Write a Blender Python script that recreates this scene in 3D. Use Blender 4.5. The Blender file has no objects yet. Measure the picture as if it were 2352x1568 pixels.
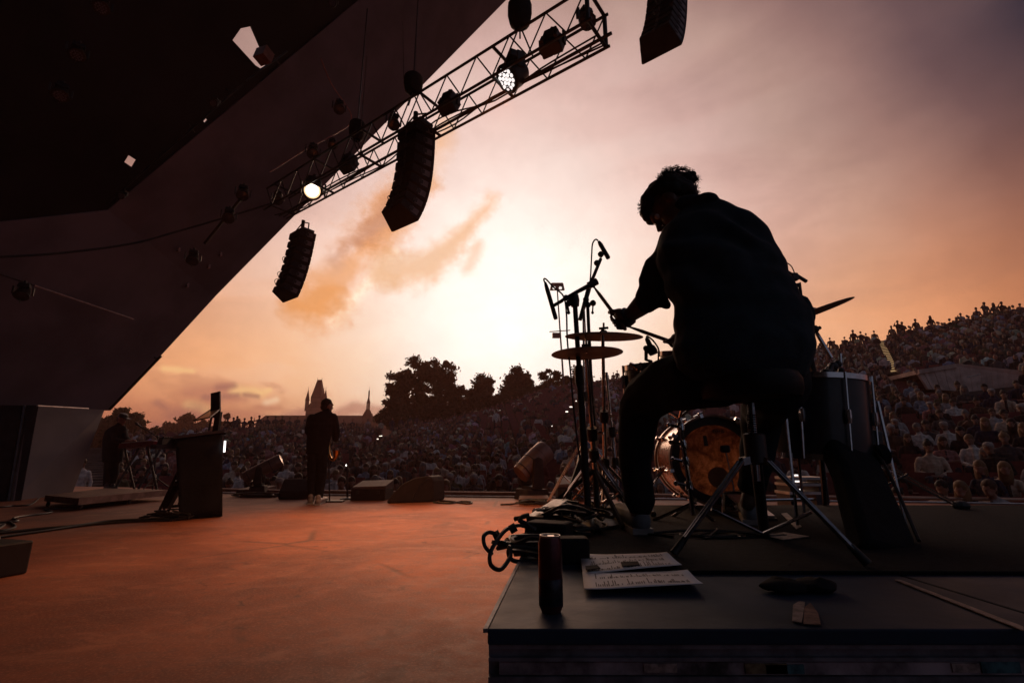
import bpy, bmesh, math, random
import numpy as np
from mathutils import Vector, Matrix, noise as mnoise
from mathutils.geometry import tessellate_polygon
from math import sin, cos, tan, pi, radians, atan2, sqrt, acos
V = Vector
random.seed(11)
scn = bpy.context.scene
col = scn.collection

# ------------------------------------------------------------------ camera
FPX = 1110.0                     # focal length in units of a 2352 px wide frame
PITCH = radians(13.5)
EYE = V((0, 0, 0.72))
cd = bpy.data.cameras.new('camera'); cam = bpy.data.objects.new('camera', cd); col.objects.link(cam)
cd.sensor_width = 36; cd.lens = FPX / 2352 * 36; cd.clip_start = 0.05; cd.clip_end = 2000
cam.location = EYE; cam.rotation_euler = (pi / 2 + PITCH, 0, 0)
scn.camera = cam

# ------------------------------------------------------------------ sky, sun, exposure
SUN_AZ, SUN_EL = radians(-4.0), radians(14.0)
class NT:
    def __init__(s, tree): s.t = tree
    def n(s, typ): return s.t.nodes.new(typ)
    def put(s, sock, v):
        if isinstance(v, bpy.types.NodeSocket): s.t.links.new(v, sock)
        else: sock.default_value = v
    def m(s, op, a, b=None, c=None, clamp=False):
        n = s.n('ShaderNodeMath'); n.operation = op; n.use_clamp = clamp
        for i, v in enumerate((a, b, c)):
            if v is not None: s.put(n.inputs[i], v)
        return n.outputs[0]
    def vm(s, op, a, b=None, scale=None):
        n = s.n('ShaderNodeVectorMath'); n.operation = op
        s.put(n.inputs[0], a)
        if b is not None: s.put(n.inputs[1], b)
        if scale is not None: s.put(n.inputs['Scale'], scale)
        return n.outputs['Value'] if op in ('DOT_PRODUCT', 'LENGTH', 'DISTANCE') else n.outputs[0]
    def mix(s, f, a, b, mode='MIX'):
        n = s.n('ShaderNodeMix'); n.data_type = 'RGBA'; n.blend_type = mode
        s.put(n.inputs[0], f); s.put(n.inputs[6], a); s.put(n.inputs[7], b)
        return n.outputs[2]
    def ramp(s, f, stops, interp='LINEAR'):
        n = s.n('ShaderNodeValToRGB'); cr = n.color_ramp; cr.interpolation = interp
        while len(cr.elements) > 1: cr.elements.remove(cr.elements[-1])
        for i, (p, c) in enumerate(stops):
            e = cr.elements[0] if i == 0 else cr.elements.new(p)
            e.position = p; e.color = (*c, 1) if len(c) == 3 else c
        s.put(n.inputs[0], f); return n.outputs[0]
    def sm(s, v, a, b, lo=0.0, hi=1.0):
        n = s.n('ShaderNodeMapRange'); n.interpolation_type = 'SMOOTHSTEP'
        for i, x in enumerate((v, a, b, lo, hi)): s.put(n.inputs[i], x)
        return n.outputs[0]
    def noise(s, vec, scale, detail=4, rough=.5, dist=0.0):
        n = s.n('ShaderNodeTexNoise')
        if vec is not None: s.put(n.inputs['Vector'], vec)
        n.inputs['Scale'].default_value = scale; n.inputs['Detail'].default_value = detail
        n.inputs['Roughness'].default_value = rough; n.inputs['Distortion'].default_value = dist
        return n.outputs[0]

def azel(az, el):
    az, el = radians(az), radians(el)
    return V((sin(az) * cos(el), cos(az) * cos(el), sin(el)))

world = bpy.data.worlds.new("World"); scn.world = world; world.use_nodes = True
def build_sky():
    t = world.node_tree; t.nodes.clear(); k = NT(t)
    d = k.n('ShaderNodeTexCoord').outputs['Generated']
    d = k.vm('NORMALIZE', d)
    xyz = k.n('ShaderNodeSeparateXYZ'); t.links.new(d, xyz.inputs[0])
    el = k.m('MULTIPLY', k.m('ARCSINE', xyz.outputs[2]), 57.2958)
    az = k.m('MULTIPLY', k.m('ARCTAN2', xyz.outputs[0], xyz.outputs[1]), 57.2958)
    g = azel(-.5, 13.5)
    ang = k.m('MULTIPLY', k.m('ARCCOSINE', k.vm('DOT_PRODUCT', d, tuple(g))), 57.2958)
    # the warp of the big cloud sheets
    wv = k.noise(k.vm('MULTIPLY', d, (2.2, 2.2, 4.0)), 1.3, 4, .5)
    angw = k.m('ADD', ang, k.m('MULTIPLY', k.m('SUBTRACT', wv, .5), 9.0))
    base = k.ramp(k.m('DIVIDE', angw, 100.0), [
        (0.0, (1.5, 1.42, 1.36)), (.105, (1.26, 1.15, 1.07)), (.165, (1.06, .86, .78)), (.25, (.85, .585, .52)), (.31, (.65, .415, .37)), (.37, (.48, .30, .255)),
        (.42, (.32, .185, .165)), (.465, (.125, .074, .082)), (.525, (.030, .027, .042)), (.70, (.030, .030, .048)), (1.0, (.026, .032, .054))])
    # warm belt above the horizon, orange then red with distance from the glow
    belt = k.m('POWER', 2.718, k.m('MULTIPLY', k.m('POWER', k.m('DIVIDE', k.m('ADD', el, -7.5), 13.0), 2), -1.0))
    side = k.ramp(k.m('DIVIDE', ang, 100.0), [(0.0, (1.25, 1.18, 1.1)), (.09, (1.18, 1.02, .91)), (.16, (1.10, .80, .58)), (.24, (1.14, .63, .33)), (.32, (1.10, .51, .22)), (.42, (.98, .39, .16)),
                                            (.52, (.50, .165, .075)), (.66, (.20, .065, .05)), (.85, (.04, .035, .05))])
    c = k.mix(k.m('MULTIPLY', belt, .88), base, side)
    low = k.m('MULTIPLY', k.sm(el, 8.5, 1.5), k.sm(ang, 14, 34))
    c = k.mix(k.m('MULTIPLY', low, .9), c, (.50, .125, .07, 1))
    # wind-drawn orange clouds: each a band along an arc of the sky, frayed by noise
    fn = k.noise(k.vm('MULTIPLY', d, (1, 1, 1.3)), 5.0, 7, .58, .7)
    fn2 = k.noise(d, 22.0, 5, .6)
    def px(u, v):
        a, b = (u - 1176) / FPX, (784 - v) / FPX
        return V((a, cos(PITCH) - b * sin(PITCH), sin(PITCH) + b * cos(PITCH))).normalized()
    fn3 = k.noise(k.vm('MULTIPLY', d, (1, 1, 1.2)), 48.0, 4, .65)
    tex = k.m('ADD', k.m('MULTIPLY', fn, .5), k.m('ADD', k.m('MULTIPLY', fn2, .3), k.m('MULTIPLY', fn3, .2)))
    def cloud(segs, fray, color, amt, cc, soft=-.25, body=.75):
        best = None
        for A, B, w in segs:
            A, B = px(*A), px(*B); AB = B - A
            da = k.vm('SUBTRACT', d, tuple(A))
            tt = k.m('DIVIDE', k.vm('DOT_PRODUCT', da, tuple(AB)), max(AB.length_squared, 1e-9), clamp=True)
            dist = k.m('DIVIDE', k.vm('LENGTH', k.vm('SUBTRACT', da, k.vm('SCALE', tuple(AB), scale=tt))), w / FPX)
            best = dist if best is None else k.m('SMOOTH_MIN', best, dist, .6)
        dd = k.m('ADD', best, k.m('MULTIPLY', k.m('SUBTRACT', tex, .5), fray * 2.2))
        thick = k.sm(tex, .36, .62, body, 1.0)
        return k.mix(k.m('MULTIPLY', k.m('MULTIPLY', k.sm(dd, 1.2, soft), amt), thick), cc, color)
    O = (.90, .37, .12, 1); O2 = (.94, .52, .28, 1); M = (.60, .28, .18, 1)
    c = cloud([((765, 735), (845, 650), 22), ((845, 650), (905, 580), 16)], 1.2, (1.35, 1.12, .86, 1), .8, c)
    c = cloud([((735, 695), (800, 605), 66), ((800, 605), (900, 500), 62), ((900, 500), (960, 425), 48), ((680, 700), (735, 712), 32)], 1.7, O, 1.0, c, .05, .9)
    c = cloud([((960, 425), (1010, 330), 40), ((1010, 330), (1025, 290), 34)], 1.8, O2, .85, c)
    c = cloud([((770, 590), (850, 530), 36), ((850, 530), (940, 440), 32)], 1.7, M, .9, c, -.1)
    c = cloud([((880, 628), (985, 612), 46), ((985, 612), (1060, 540), 40), ((1060, 540), (1130, 465), 30)], 1.8, (.92, .50, .25, 1), 1.0, c, .0, .85)
    c = cloud([((1075, 615), (1100, 560), 22)], 1.8, O2, .75, c)
    c = k.vm('SCALE', c, scale=k.sm(tex, .36, .64, .955, 1.045))
    # streaks of thin cloud that darken to the upper right
    sv = k.noise(k.vm('MULTIPLY', d, (1.2, 1.2, 4.5)), 2.2, 5, .5, .5)
    c = k.mix(k.m('MULTIPLY', k.m('MULTIPLY', k.sm(sv, .44, .68), k.sm(ang, 20, 36)), .22), c, (.22, .125, .12, 1))
    c = k.mix(k.m('MULTIPLY', k.m('MULTIPLY', k.sm(sv, .52, .36), k.sm(ang, 46, 14)), .16), c, (1.1, .95, .86, 1))
    # heaps of small cloud low on the left, mauve with lit rims
    cv = k.noise(k.vm('MULTIPLY', d, (1, 1, 2.1)), 8.5, 9, .6, .3)
    zone = k.m('MULTIPLY', k.m('MULTIPLY', k.sm(el, 12.0, 7.0), k.sm(el, -1.0, 2.0)), k.m('MULTIPLY', k.sm(az, -15, -22), k.sm(az, -60, -44)))
    cvz = k.m('ADD', cv, k.m('MULTIPLY', k.m('SUBTRACT', zone, 1.0), .45))
    c = k.mix(k.m('MULTIPLY', k.sm(cvz, .44, .60), .5), c, (.62, .25, .14, 1))
    GOLD = (1.15, .70, .30, 1); MV = (.38, .155, .125, 1); RS = (.60, .24, .15, 1)
    c = cloud([((378, 846), (412, 850), 9), ((412, 850), (442, 852), 7)], 1.3, GOLD, .8, c)
    c = cloud([((430, 902), (520, 892), 17), ((520, 892), (565, 905), 14), ((480, 920), (560, 915), 12)], 1.3, RS, .9, c)
    c = cloud([((540, 896), (600, 902), 13), ((600, 902), (618, 896), 9)], 1.3, GOLD, .95, c)
    c = cloud([((500, 890), (535, 886), 9), ((470, 912), (545, 908), 8), ((562, 906), (592, 910), 7)], 1.2, MV, .9, c)
    c = cloud([((432, 930), (470, 940), 13)], 1.3, GOLD, .85, c)
    c = cloud([((395, 955), (450, 945), 24), ((450, 955), (520, 960), 16), ((360, 925), (385, 938), 11), ((352, 975), (420, 985), 14)], 1.3, MV, .85, c)
    c = cloud([((612, 924), (634, 918), 9)], 1.2, (1.25, .95, .62, 1), .6, c)
    c = cloud([((590, 936), (640, 938), 8), ((540, 945), (600, 955), 9)], 1.3, RS, .7, c)
    # mauve cloud bank behind the castle
    c = cloud([((660, 960), (720, 945), 18), ((770, 955), (812, 936), 20), ((812, 936), (870, 946), 18), ((870, 946), (930, 950), 16)], 1.0, (.55, .26, .19, 1), .9, c, .2)
    # behind the stage the dusk is blue
    c = k.mix(k.sm(xyz.outputs[1], .25, -.15), c, (.080, .090, .125, 1))
    c = k.mix(k.sm(el, 0, -4), c, (.03, .02, .02, 1))
    sky = k.n('ShaderNodeTexSky'); sky.sky_type = 'NISHITA'; sky.sun_disc = False
    sky.sun_elevation = SUN_EL; sky.sun_rotation = SUN_AZ; sky.dust_density = 4; sky.air_density = 1.5
    b1 = k.n('ShaderNodeBackground'); t.links.new(sky.outputs[0], b1.inputs[0]); b1.inputs[1].default_value = SKY_NISHITA
    b2 = k.n('ShaderNodeBackground'); t.links.new(c, b2.inputs[0]); b2.inputs[1].default_value = SKY_DUSK
    a = k.n('ShaderNodeAddShader'); t.links.new(b1.outputs[0], a.inputs[0]); t.links.new(b2.outputs[0], a.inputs[1])
    o = k.n('ShaderNodeOutputWorld'); t.links.new(a.outputs[0], o.inputs[0])
SKY_NISHITA, SKY_DUSK = 0.0012, 1.0
build_sky()
sl = bpy.data.lights.new('sun', 'SUN'); sun = bpy.data.objects.new('sun', sl); col.objects.link(sun)
sl.energy = .7; sl.angle = radians(22); sl.color = (1.0, .50, .27)
sd = V((sin(SUN_AZ) * cos(SUN_EL), cos(SUN_AZ) * cos(SUN_EL), sin(SUN_EL)))
sun.rotation_euler = sd.to_track_quat('Z', 'Y').to_euler(); sun.location = (0, 30, 20)
scn.render.engine = 'CYCLES'
scn.view_settings.view_transform = 'Standard'; scn.view_settings.look = 'None'
scn.view_settings.exposure = 0.0; scn.view_settings.gamma = 1.0; scn.view_settings.use_curve_mapping = False
scn.cycles.use_denoising = True; scn.cycles.max_bounces = 6; scn.cycles.diffuse_bounces = 3; scn.cycles.glossy_bounces = 3
scn.cycles.volume_bounces = 0; scn.cycles.sample_clamp_indirect = 4.0

# ------------------------------------------------------------------ points from the picture's rays
CP, SP = cos(PITCH), sin(PITCH)
def ray(u, v):
    a, b = (u - 1176) / FPX, (784 - v) / FPX
    return V((a, CP - b * SP, SP + b * CP))
def P(u, v, y):
    d = ray(u, v); return EYE + d * (y / d.y)
def G(u, v, z=0.0):
    d = ray(u, v); return EYE + d * ((z - EYE.z) / d.z)
def PL(u, v, p0, n):
    d = ray(u, v); return EYE + d * ((p0 - EYE).dot(n) / d.dot(n))
def proj(p):
    q = p - EYE; D = q.y * CP + q.z * SP; up = -q.y * SP + q.z * CP
    return (1176 + q.x / D * FPX, 784 - up / D * FPX, D) if D > 0 else (1e9, 1e9, -1)
def mpp(p): return proj(p)[2] / FPX      # metres per picture unit at p

# ------------------------------------------------------------------ materials
MATS = {}
def mat(name, color, rough=.6, metal=0.0, var=.25, scale=8.0, bump=0.0, spec=None, emit=0.0, objcol=False, sheen=0.0, coat=0.0):
    if name in MATS: return MATS[name]
    m = bpy.data.materials.new(name); m.use_nodes = True; t = m.node_tree; k = NT(t)
    b = t.nodes['Principled BSDF']
    co = k.n('ShaderNodeTexCoord').outputs['Object']
    nz = k.noise(co, scale, 5, .6)
    f = k.sm(nz, .3, .7, 1 - var, 1 + var)
    c = (*color, 1)
    if objcol:
        oi = k.n('ShaderNodeObjectInfo'); c = oi.outputs['Color']
    cc = k.vm('SCALE', c if objcol else tuple(color), scale=f)
    t.links.new(cc, b.inputs['Base Color'])
    rr = k.m('ADD', rough, k.m('MULTIPLY', k.m('SUBTRACT', k.noise(co, scale * 3.1, 3), .5), .22 if rough < .9 else .1), clamp=True)
    t.links.new(rr, b.inputs['Roughness'])
    b.inputs['Metallic'].default_value = metal; b.inputs['Specular IOR Level'].default_value = spec if spec is not None else (.5 if rough < .6 or metal else .2)
    if sheen: b.inputs['Sheen Weight'].default_value = sheen
    if coat: b.inputs['Coat Weight'].default_value = coat; b.inputs['Coat Roughness'].default_value = .1
    if emit:
        b.inputs['Emission Color'].default_value = (*color, 1); b.inputs['Emission Strength'].default_value = emit
    if bump:
        bn = k.n('ShaderNodeBump'); bn.inputs['Strength'].default_value = bump; bn.inputs['Distance'].default_value = .02
        t.links.new(k.noise(co, scale * 4, 5, .6), bn.inputs['Height']); t.links.new(bn.outputs[0], b.inputs['Normal'])
    MATS[name] = m; return m

# ------------------------------------------------------------------ mesh helper
class MB:
    def __init__(s): s.v = []; s.f = []; s.m = []; s.mi = 0
    def add(s, vs, fs):
        o = len(s.v); s.v += [V(p) for p in vs]
        for f in fs: s.f.append([i + o for i in f]); s.m.append(s.mi)
        return s
    def hexa(s, p):                                   # eight corners: four below, four above, same winding
        return s.add(p, [(3, 2, 1, 0), (4, 5, 6, 7), (0, 1, 5, 4), (1, 2, 6, 5), (2, 3, 7, 6), (3, 0, 4, 7)])
    def box(s, c, size, rot=None, taper=None):
        x, y, z = [q / 2 for q in size]; tx, ty = taper or (1, 1)
        R = rot if rot is not None else Matrix.Identity(3)
        p = [(-x, -y, -z), (x, -y, -z), (x, y, -z), (-x, y, -z), (-x * tx, -y * ty, z), (x * tx, -y * ty, z), (x * tx, y * ty, z), (-x * tx, y * ty, z)]
        return s.hexa([V(c) + R @ V(q) for q in p])
    def slab(s, quad, n, th):                         # a quad with its thickness along n
        n = V(n).normalized(); q = [V(p) for p in quad]
        return s.hexa([p - n * th for p in q] + q)
    def prism(s, poly, vec):
        poly = [V(p) for p in poly]; n = len(poly); vec = V(vec)
        fs = [tuple(range(n))[::-1], tuple(range(n, 2 * n))] + [(i, (i + 1) % n, n + (i + 1) % n, n + i) for i in range(n)]
        return s.add(poly + [p + vec for p in poly], fs)
    def rings(s, rings, cap=True, closed=False):
        n = len(rings[0]); o = len(s.v); vs = [p for r in rings for p in r]; fs = []
        R = len(rings)
        for i in range(R if closed else R - 1):
            a, b = i * n, ((i + 1) % R) * n
            for j in range(n): fs.append((a + j, a + (j + 1) % n, b + (j + 1) % n, b + j))
        if cap and not closed: fs.append(tuple(range(n))[::-1]); fs.append(tuple(range((R - 1) * n, R * n)))
        return s.add(vs, fs)
    def tube(s, pts, r, seg=8, cap=True):
        pts = [V(p) for p in pts]; n = len(pts); rs = r if isinstance(r, (list, tuple)) else [r] * n
        rings = []; up = None
        for i, p in enumerate(pts):
            d = (pts[min(i + 1, n - 1)] - pts[max(i - 1, 0)]).normalized()
            if up is None: up = d.orthogonal().normalized()
            else:
                up = up - d * up.dot(d)
                up = up.normalized() if up.length > 1e-6 else d.orthogonal().normalized()
            w = d.cross(up)
            rings.append([p + (up * cos(2 * pi * j / seg) + w * sin(2 * pi * j / seg)) * rs[i] for j in range(seg)])
        return s.rings(rings, cap)
    def lathe(s, prof, base, axis=(0, 0, 1), seg=24, cap=True):   # prof: (radius, height along axis)
        a = V(axis).normalized(); x = a.orthogonal().normalized(); y = a.cross(x); b = V(base)
        return s.rings([[b + a * h + (x * cos(2 * pi * j / seg) + y * sin(2 * pi * j / seg)) * max(r, 1e-4) for j in range(seg)] for r, h in prof], cap)
    def torus(s, c, axis, R, r, seg=32, rs=8, a0=0, a1=2 * pi):
        a = V(axis).normalized(); x = a.orthogonal().normalized(); y = a.cross(x); full = abs(a1 - a0 - 2 * pi) < 1e-6
        N = seg if full else seg + 1; rg = []
        for i in range(N):
            t = a0 + (a1 - a0) * i / seg; e = x * cos(t) + y * sin(t)
            rg.append([V(c) + e * (R + r * cos(2 * pi * j / rs)) + a * (r * sin(2 * pi * j / rs)) for j in range(rs)])
        return s.rings(rg, not full, full)
    def ball(s, c, r, R=None, seg=12, n=8):
        rr = r if isinstance(r, (list, tuple)) else (r, r, r); R = R if R is not None else Matrix.Identity(3)
        rg = []
        for i in range(n + 1):
            t = pi * i / n; q = max(sin(t), .02)
            rg.append([V(c) + R @ V((rr[0] * q * cos(2 * pi * j / seg), rr[1] * q * sin(2 * pi * j / seg), -rr[2] * cos(t))) for j in range(seg)])
        return s.rings(rg)
    def build(s, name, mats, parent=None, smooth=False, bevel=0.0):
        me = bpy.data.meshes.new(name)
        off = parent_origin(parent)
        me.from_pydata([tuple(p - off) for p in s.v], [], s.f)
        for m_ in (mats if isinstance(mats, (list, tuple)) else [mats]): me.materials.append(m_)
        if any(s.m): me.polygons.foreach_set('material_index', s.m)
        bm = bmesh.new(); bm.from_mesh(me); bmesh.ops.recalc_face_normals(bm, faces=bm.faces); bm.to_mesh(me); bm.free()
        if smooth:
            me.polygons.foreach_set('use_smooth', [True] * len(me.polygons))
            me.set_sharp_from_angle(angle=radians(42))
        me.update()
        o = bpy.data.objects.new(name, me); col.objects.link(o)
        if parent is not None: o.parent = parent
        if bevel:
            b = o.modifiers.new('edge', 'BEVEL'); b.width = bevel; b.segments = 2; b.limit_method = 'ANGLE'
        return o
def parent_origin(p):
    o = V((0, 0, 0))
    while p is not None: o = o + p.location; p = p.parent
    return o
def tag(o, label=None, cat=None, group=None, kind=None):
    for a, b in (('label', label), ('category', cat), ('group', group), ('kind', kind)):
        if b: o[a] = b
    return o
def thing(name, loc, label, cat, group=None):
    o = bpy.data.objects.new(name, None); col.objects.link(o); o.location = loc; o.empty_display_size = .1
    return tag(o, label, cat, group)
def copy_tree(o, loc=None, rotz=None, label=None, parent=None):
    c = o.copy(); col.objects.link(c)
    if parent is not None: c.parent = parent
    if loc is not None: c.location = loc
    if rotz is not None: c.rotation_euler = (0, 0, rotz)
    if label: c['label'] = label
    for ch in o.children: copy_tree(ch, parent=c)
    return c
def smooth_path(pts, n=6):                             # Catmull-Rom through the points
    pts = [V(p) for p in pts]; out = []
    for i in range(len(pts) - 1):
        a, b, c, d = pts[max(i - 1, 0)], pts[i], pts[i + 1], pts[min(i + 2, len(pts) - 1)]
        for j in range(n):
            t = j / n
            out.append(.5 * ((2 * b) + (c - a) * t + (2 * a - 5 * b + 4 * c - d) * t * t + (3 * b - a - 3 * c + d) * t ** 3))
    return out + [pts[-1]]
def frame(d, up=(0, 0, 1)):                            # rotation whose Y points along d
    y = V(d).normalized(); x = y.cross(V(up))
    x = x.normalized() if x.length > 1e-5 else V((1, 0, 0)); z = x.cross(y)
    return Matrix((x, y, z)).transposed()

M_BLACK = mat('black_paint', (.012, .013, .015), .45, var=.4)
M_MATTE = mat('matte_black', (.010, .011, .013), .85, var=.4, bump=.1)
M_RUB = mat('rubber', (.010, .011, .012), .55)
M_METAL = mat('dark_metal', (.05, .05, .055), .4, .8)
M_CHROME = mat('chrome', (.62, .62, .64), .14, 1.0, var=.12, scale=30)
M_ALU = mat('aluminium', (.42, .41, .40), .4, .9)
# ------------------------------------------------------------------ the bowl of terraces
def lerp_table(x, tab):
    if x <= tab[0][0]: return tab[0][1]
    for (a, p), (b, q) in zip(tab, tab[1:]):
        if x <= b: return p + (q - p) * (x - a) / (b - a)
    return tab[-1][1]
ZTOP = [(-60, 1.6), (-44, 1.8), (-36, 2.2), (-30, 2.8), (-23, 3.3), (-15, 4.0), (-8, 5.3), (-4, 6.6), (0, 8.0), (4, 9.2), (11, 9.4), (31, 9.9), (46, 11.4), (75, 12.5)]
RTOP = [(-60, 40), (-36, 42), (-23, 46), (-15, 48), (-8, 54), (0, 58), (11, 56), (31, 50), (46, 51), (75, 50)]
RBEG = [(-60, 17), (-34, 15.2), (-26, 12.2), (-12, 10.9), (10, 10.4), (40, 11.0), (50, 11.6), (75, 12)]
ROW = .92
ZTOP = [(a, z - .65 - (.75 if -16 <= a <= 0 else .5 if a == 4 else 0)) for a, z in ZTOP]
def rtop(a): return lerp_table(a, RTOP)
def rbeg(a): return lerp_table(a, RBEG)
def zprof(a, r):
    t = max(0, (r - rbeg(a)) / (rtop(a) - rbeg(a)))
    return -1.0 + (lerp_table(a, ZTOP) + 1.0) * t ** 1.15
def nrow(a, r): return int(math.floor((r - rbeg(a)) / ROW + 1e-6))
def H(x, y):
    a = math.degrees(atan2(x, y)); r = sqrt(x * x + y * y)
    if r < rbeg(a): return -1.0
    rt = rtop(a)
    if r > rt: return max(-1.6, zprof(a, rt) - max(0, r - rt - 5) * .22)
    return zprof(a, rbeg(a) + nrow(a, r) * ROW)
def T(u, v, lift=0.0):                                 # where a picture ray meets the terraces (lift above them)
    d = ray(u, v); d = d / sqrt(d.x ** 2 + d.y ** 2); s = rbeg(math.degrees(atan2(d.x, d.y))) + .35
    while s < 75:
        p = EYE + d * s
        if p.z < H(p.x, p.y) + lift: return V((p.x, p.y, H(p.x, p.y)))
        s += .08
    return T(u, v + 3, lift)

M_GRASS = mat('trodden_grass', (.035, .032, .022), .95, var=.5, scale=1.5, bump=.4)
M_TERR = mat('terrace_concrete', (.10, .075, .065), .9, var=.4, scale=1.2, bump=.2)
mb = MB(); azs = [-60 + i * 1.5 for i in range(91)]
prev = None
for a in azs:
    ca = V((sin(radians(a)), cos(radians(a)), 0)); pts = []
    r = rbeg(a); pts.append(ca * (r - 2.5) + V((0, 0, -1.0)))
    for k in range(56):
        rr = min(r + k * ROW, rtop(a)); z = zprof(a, rr) ; zl = zprof(a, max(r, rr - ROW))
        pts.append(ca * rr + V((0, 0, zl if k else -1.0))); pts.append(ca * rr + V((0, 0, z)))
    pts.append(ca * (rtop(a) + 5) + V((0, 0, zprof(a, rtop(a)))))
    pts.append(ca * (rtop(a) + 70) + V((0, 0, -1.6)))
    o = len(mb.v); mb.v += pts
    if prev is not None:
        for i in range(len(pts) - 1): mb.f.append([prev + i, o + i, o + i + 1, prev + i + 1]); mb.m.append(1 if i >= len(pts) - 3 else 0)
    prev = o
tag(mb.build('hillside_terraces', [M_TERR, M_GRASS]), 'stepped terraces of the open-air arena rising round the stage', kind='structure')
mb = MB(); N = 40
gp = [[V((-300 + 600 * i / N, -100 + 440 * j / N, -1.65)) for i in range(N + 1)] for j in range(N + 1)]
mb.add([p for r in gp for p in r], [(j * (N + 1) + i, j * (N + 1) + i + 1, (j + 1) * (N + 1) + i + 1, (j + 1) * (N + 1) + i) for i in range(N) for j in range(N)])
tag(mb.build('ground', M_GRASS), 'dark ground spreading away to the horizon', kind='structure')

# ------------------------------------------------------------------ stage floor
def floor_mat():
    m = bpy.data.materials.new('stage_concrete'); m.use_nodes = True; t = m.node_tree; k = NT(t); b = t.nodes['Principled BSDF']
    co = k.n('ShaderNodeTexCoord').outputs['Object']
    big = k.noise(co, .55, 6, .62, .4); fine = k.noise(co, 14, 9, .75); sp = k.noise(co, 85, 4, .75)
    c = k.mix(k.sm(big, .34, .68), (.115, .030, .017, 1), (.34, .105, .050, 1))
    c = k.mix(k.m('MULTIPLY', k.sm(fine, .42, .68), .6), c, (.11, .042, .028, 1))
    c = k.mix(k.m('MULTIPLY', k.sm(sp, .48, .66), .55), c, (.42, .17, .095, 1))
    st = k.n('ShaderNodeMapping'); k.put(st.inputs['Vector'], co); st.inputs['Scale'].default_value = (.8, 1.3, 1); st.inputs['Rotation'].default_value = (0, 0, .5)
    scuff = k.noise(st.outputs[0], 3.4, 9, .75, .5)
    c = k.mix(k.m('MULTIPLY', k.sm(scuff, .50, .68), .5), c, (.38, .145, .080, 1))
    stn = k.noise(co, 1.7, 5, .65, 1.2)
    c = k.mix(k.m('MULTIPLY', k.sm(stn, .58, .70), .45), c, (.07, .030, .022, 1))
    blo = k.noise(co, 7.5, 4, .6, .8)
    c = k.mix(k.m('MULTIPLY', k.m('MULTIPLY', k.sm(blo, .58, .68), k.sm(k.noise(co, .9, 2), .48, .6)), .6), c, (.05, .018, .013, 1))
    vor = k.n('ShaderNodeTexVoronoi'); vor.feature = 'DISTANCE_TO_EDGE'; vor.inputs['Scale'].default_value = .33
    t.links.new(k.vm('ADD', co, k.vm('SCALE', k.n('ShaderNodeTexNoise').outputs['Color'], scale=.35)), vor.inputs['Vector'])
    crack = k.m('MULTIPLY', k.sm(vor.outputs['Distance'], .013, .0), k.sm(k.noise(co, .8, 2), .46, .62))
    c = k.mix(k.m('MULTIPLY', crack, .7), c, (.08, .04, .03, 1))
    t.links.new(c, b.inputs['Base Color'])
    r = k.sm(k.m('ADD', k.m('MULTIPLY', scuff, .5), k.m('MULTIPLY', fine, .5)), .3, .7, .74, .58)
    t.links.new(r, b.inputs['Roughness']); b.inputs['Specular IOR Level'].default_value = .27
    bn = k.n('ShaderNodeBump'); bn.inputs['Strength'].default_value = .22; bn.inputs['Distance'].default_value = .006
    t.links.new(k.m('SUBTRACT', k.m('ADD', k.m('MULTIPLY', sp, .6), fine), k.m('MULTIPLY', crack, 2.0)), bn.inputs['Height']); t.links.new(bn.outputs[0], b.inputs['Normal'])
    return m
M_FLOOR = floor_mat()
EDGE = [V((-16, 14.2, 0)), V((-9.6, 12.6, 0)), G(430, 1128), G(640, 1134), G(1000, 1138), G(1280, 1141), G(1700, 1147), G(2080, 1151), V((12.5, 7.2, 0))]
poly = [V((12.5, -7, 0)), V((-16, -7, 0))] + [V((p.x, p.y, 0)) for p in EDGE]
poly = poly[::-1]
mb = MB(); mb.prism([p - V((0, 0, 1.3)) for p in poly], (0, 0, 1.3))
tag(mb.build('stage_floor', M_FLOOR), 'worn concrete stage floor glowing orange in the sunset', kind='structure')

# pipes along the stage edge
M_PIPE = mat('edge_pipe', (.33, .20, .14), .38, .55, var=.2)
def edge_pt(i, dz): return V((EDGE[i].x, EDGE[i].y, dz))
rail = thing('edge_rail', edge_pt(4, 0), 'pale metal pipe rail running along the front lip of the stage', 'rail')
MB().tube([edge_pt(i, .065) - V((0, .12, 0)) for i in range(2, 9)], .03, 8).build('pipe', M_PIPE, rail, True)
MB().tube([edge_pt(i, .018) - V((0, .30, 0)) for i in range(2, 9)], .014, 8).build('cable_duct', M_ALU, rail, True)
for i in range(2, 8):
    for t in (.15, .5, .85):
        p = edge_pt(i, 0).lerp(edge_pt(i + 1, 0), t) - V((0, .12, 0))
        MB().box(p + V((0, 0, .02)), (.05, .07, .04)).build('bracket', M_METAL, rail)

# ------------------------------------------------------------------ the angular shell over the stage
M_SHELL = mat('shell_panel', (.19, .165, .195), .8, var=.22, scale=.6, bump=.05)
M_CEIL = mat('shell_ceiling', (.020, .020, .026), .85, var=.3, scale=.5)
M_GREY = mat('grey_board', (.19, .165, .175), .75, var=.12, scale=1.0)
E1 = P(250, 940, 11); MM = P(490, 680, 11.3); E2 = P(1228, -70, 11); F1 = P(245, 480, 8)
nA = (MM - F1).cross(E2 - F1).normalized(); F2 = PL(888, -57, F1, nA)
nB = (MM - F1).cross(E1 - F1).normalized(); L0 = PL(-420, 552, F1, nB); L1 = PL(-420, 930, F1, nB)
nC = (F2 - F1).cross(L0 - F1).normalized()
def on_ceiling(u, v, off=0.0):
    p = PL(u, v, F1, nC); d = (p - EYE).normalized(); return p - d * off
def on_panel(u, v, off=0.0):
    p = PL(u, v, F1, nA if v < 480 or u > 330 else nB); d = (p - EYE).normalized(); return p - d * off
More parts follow.
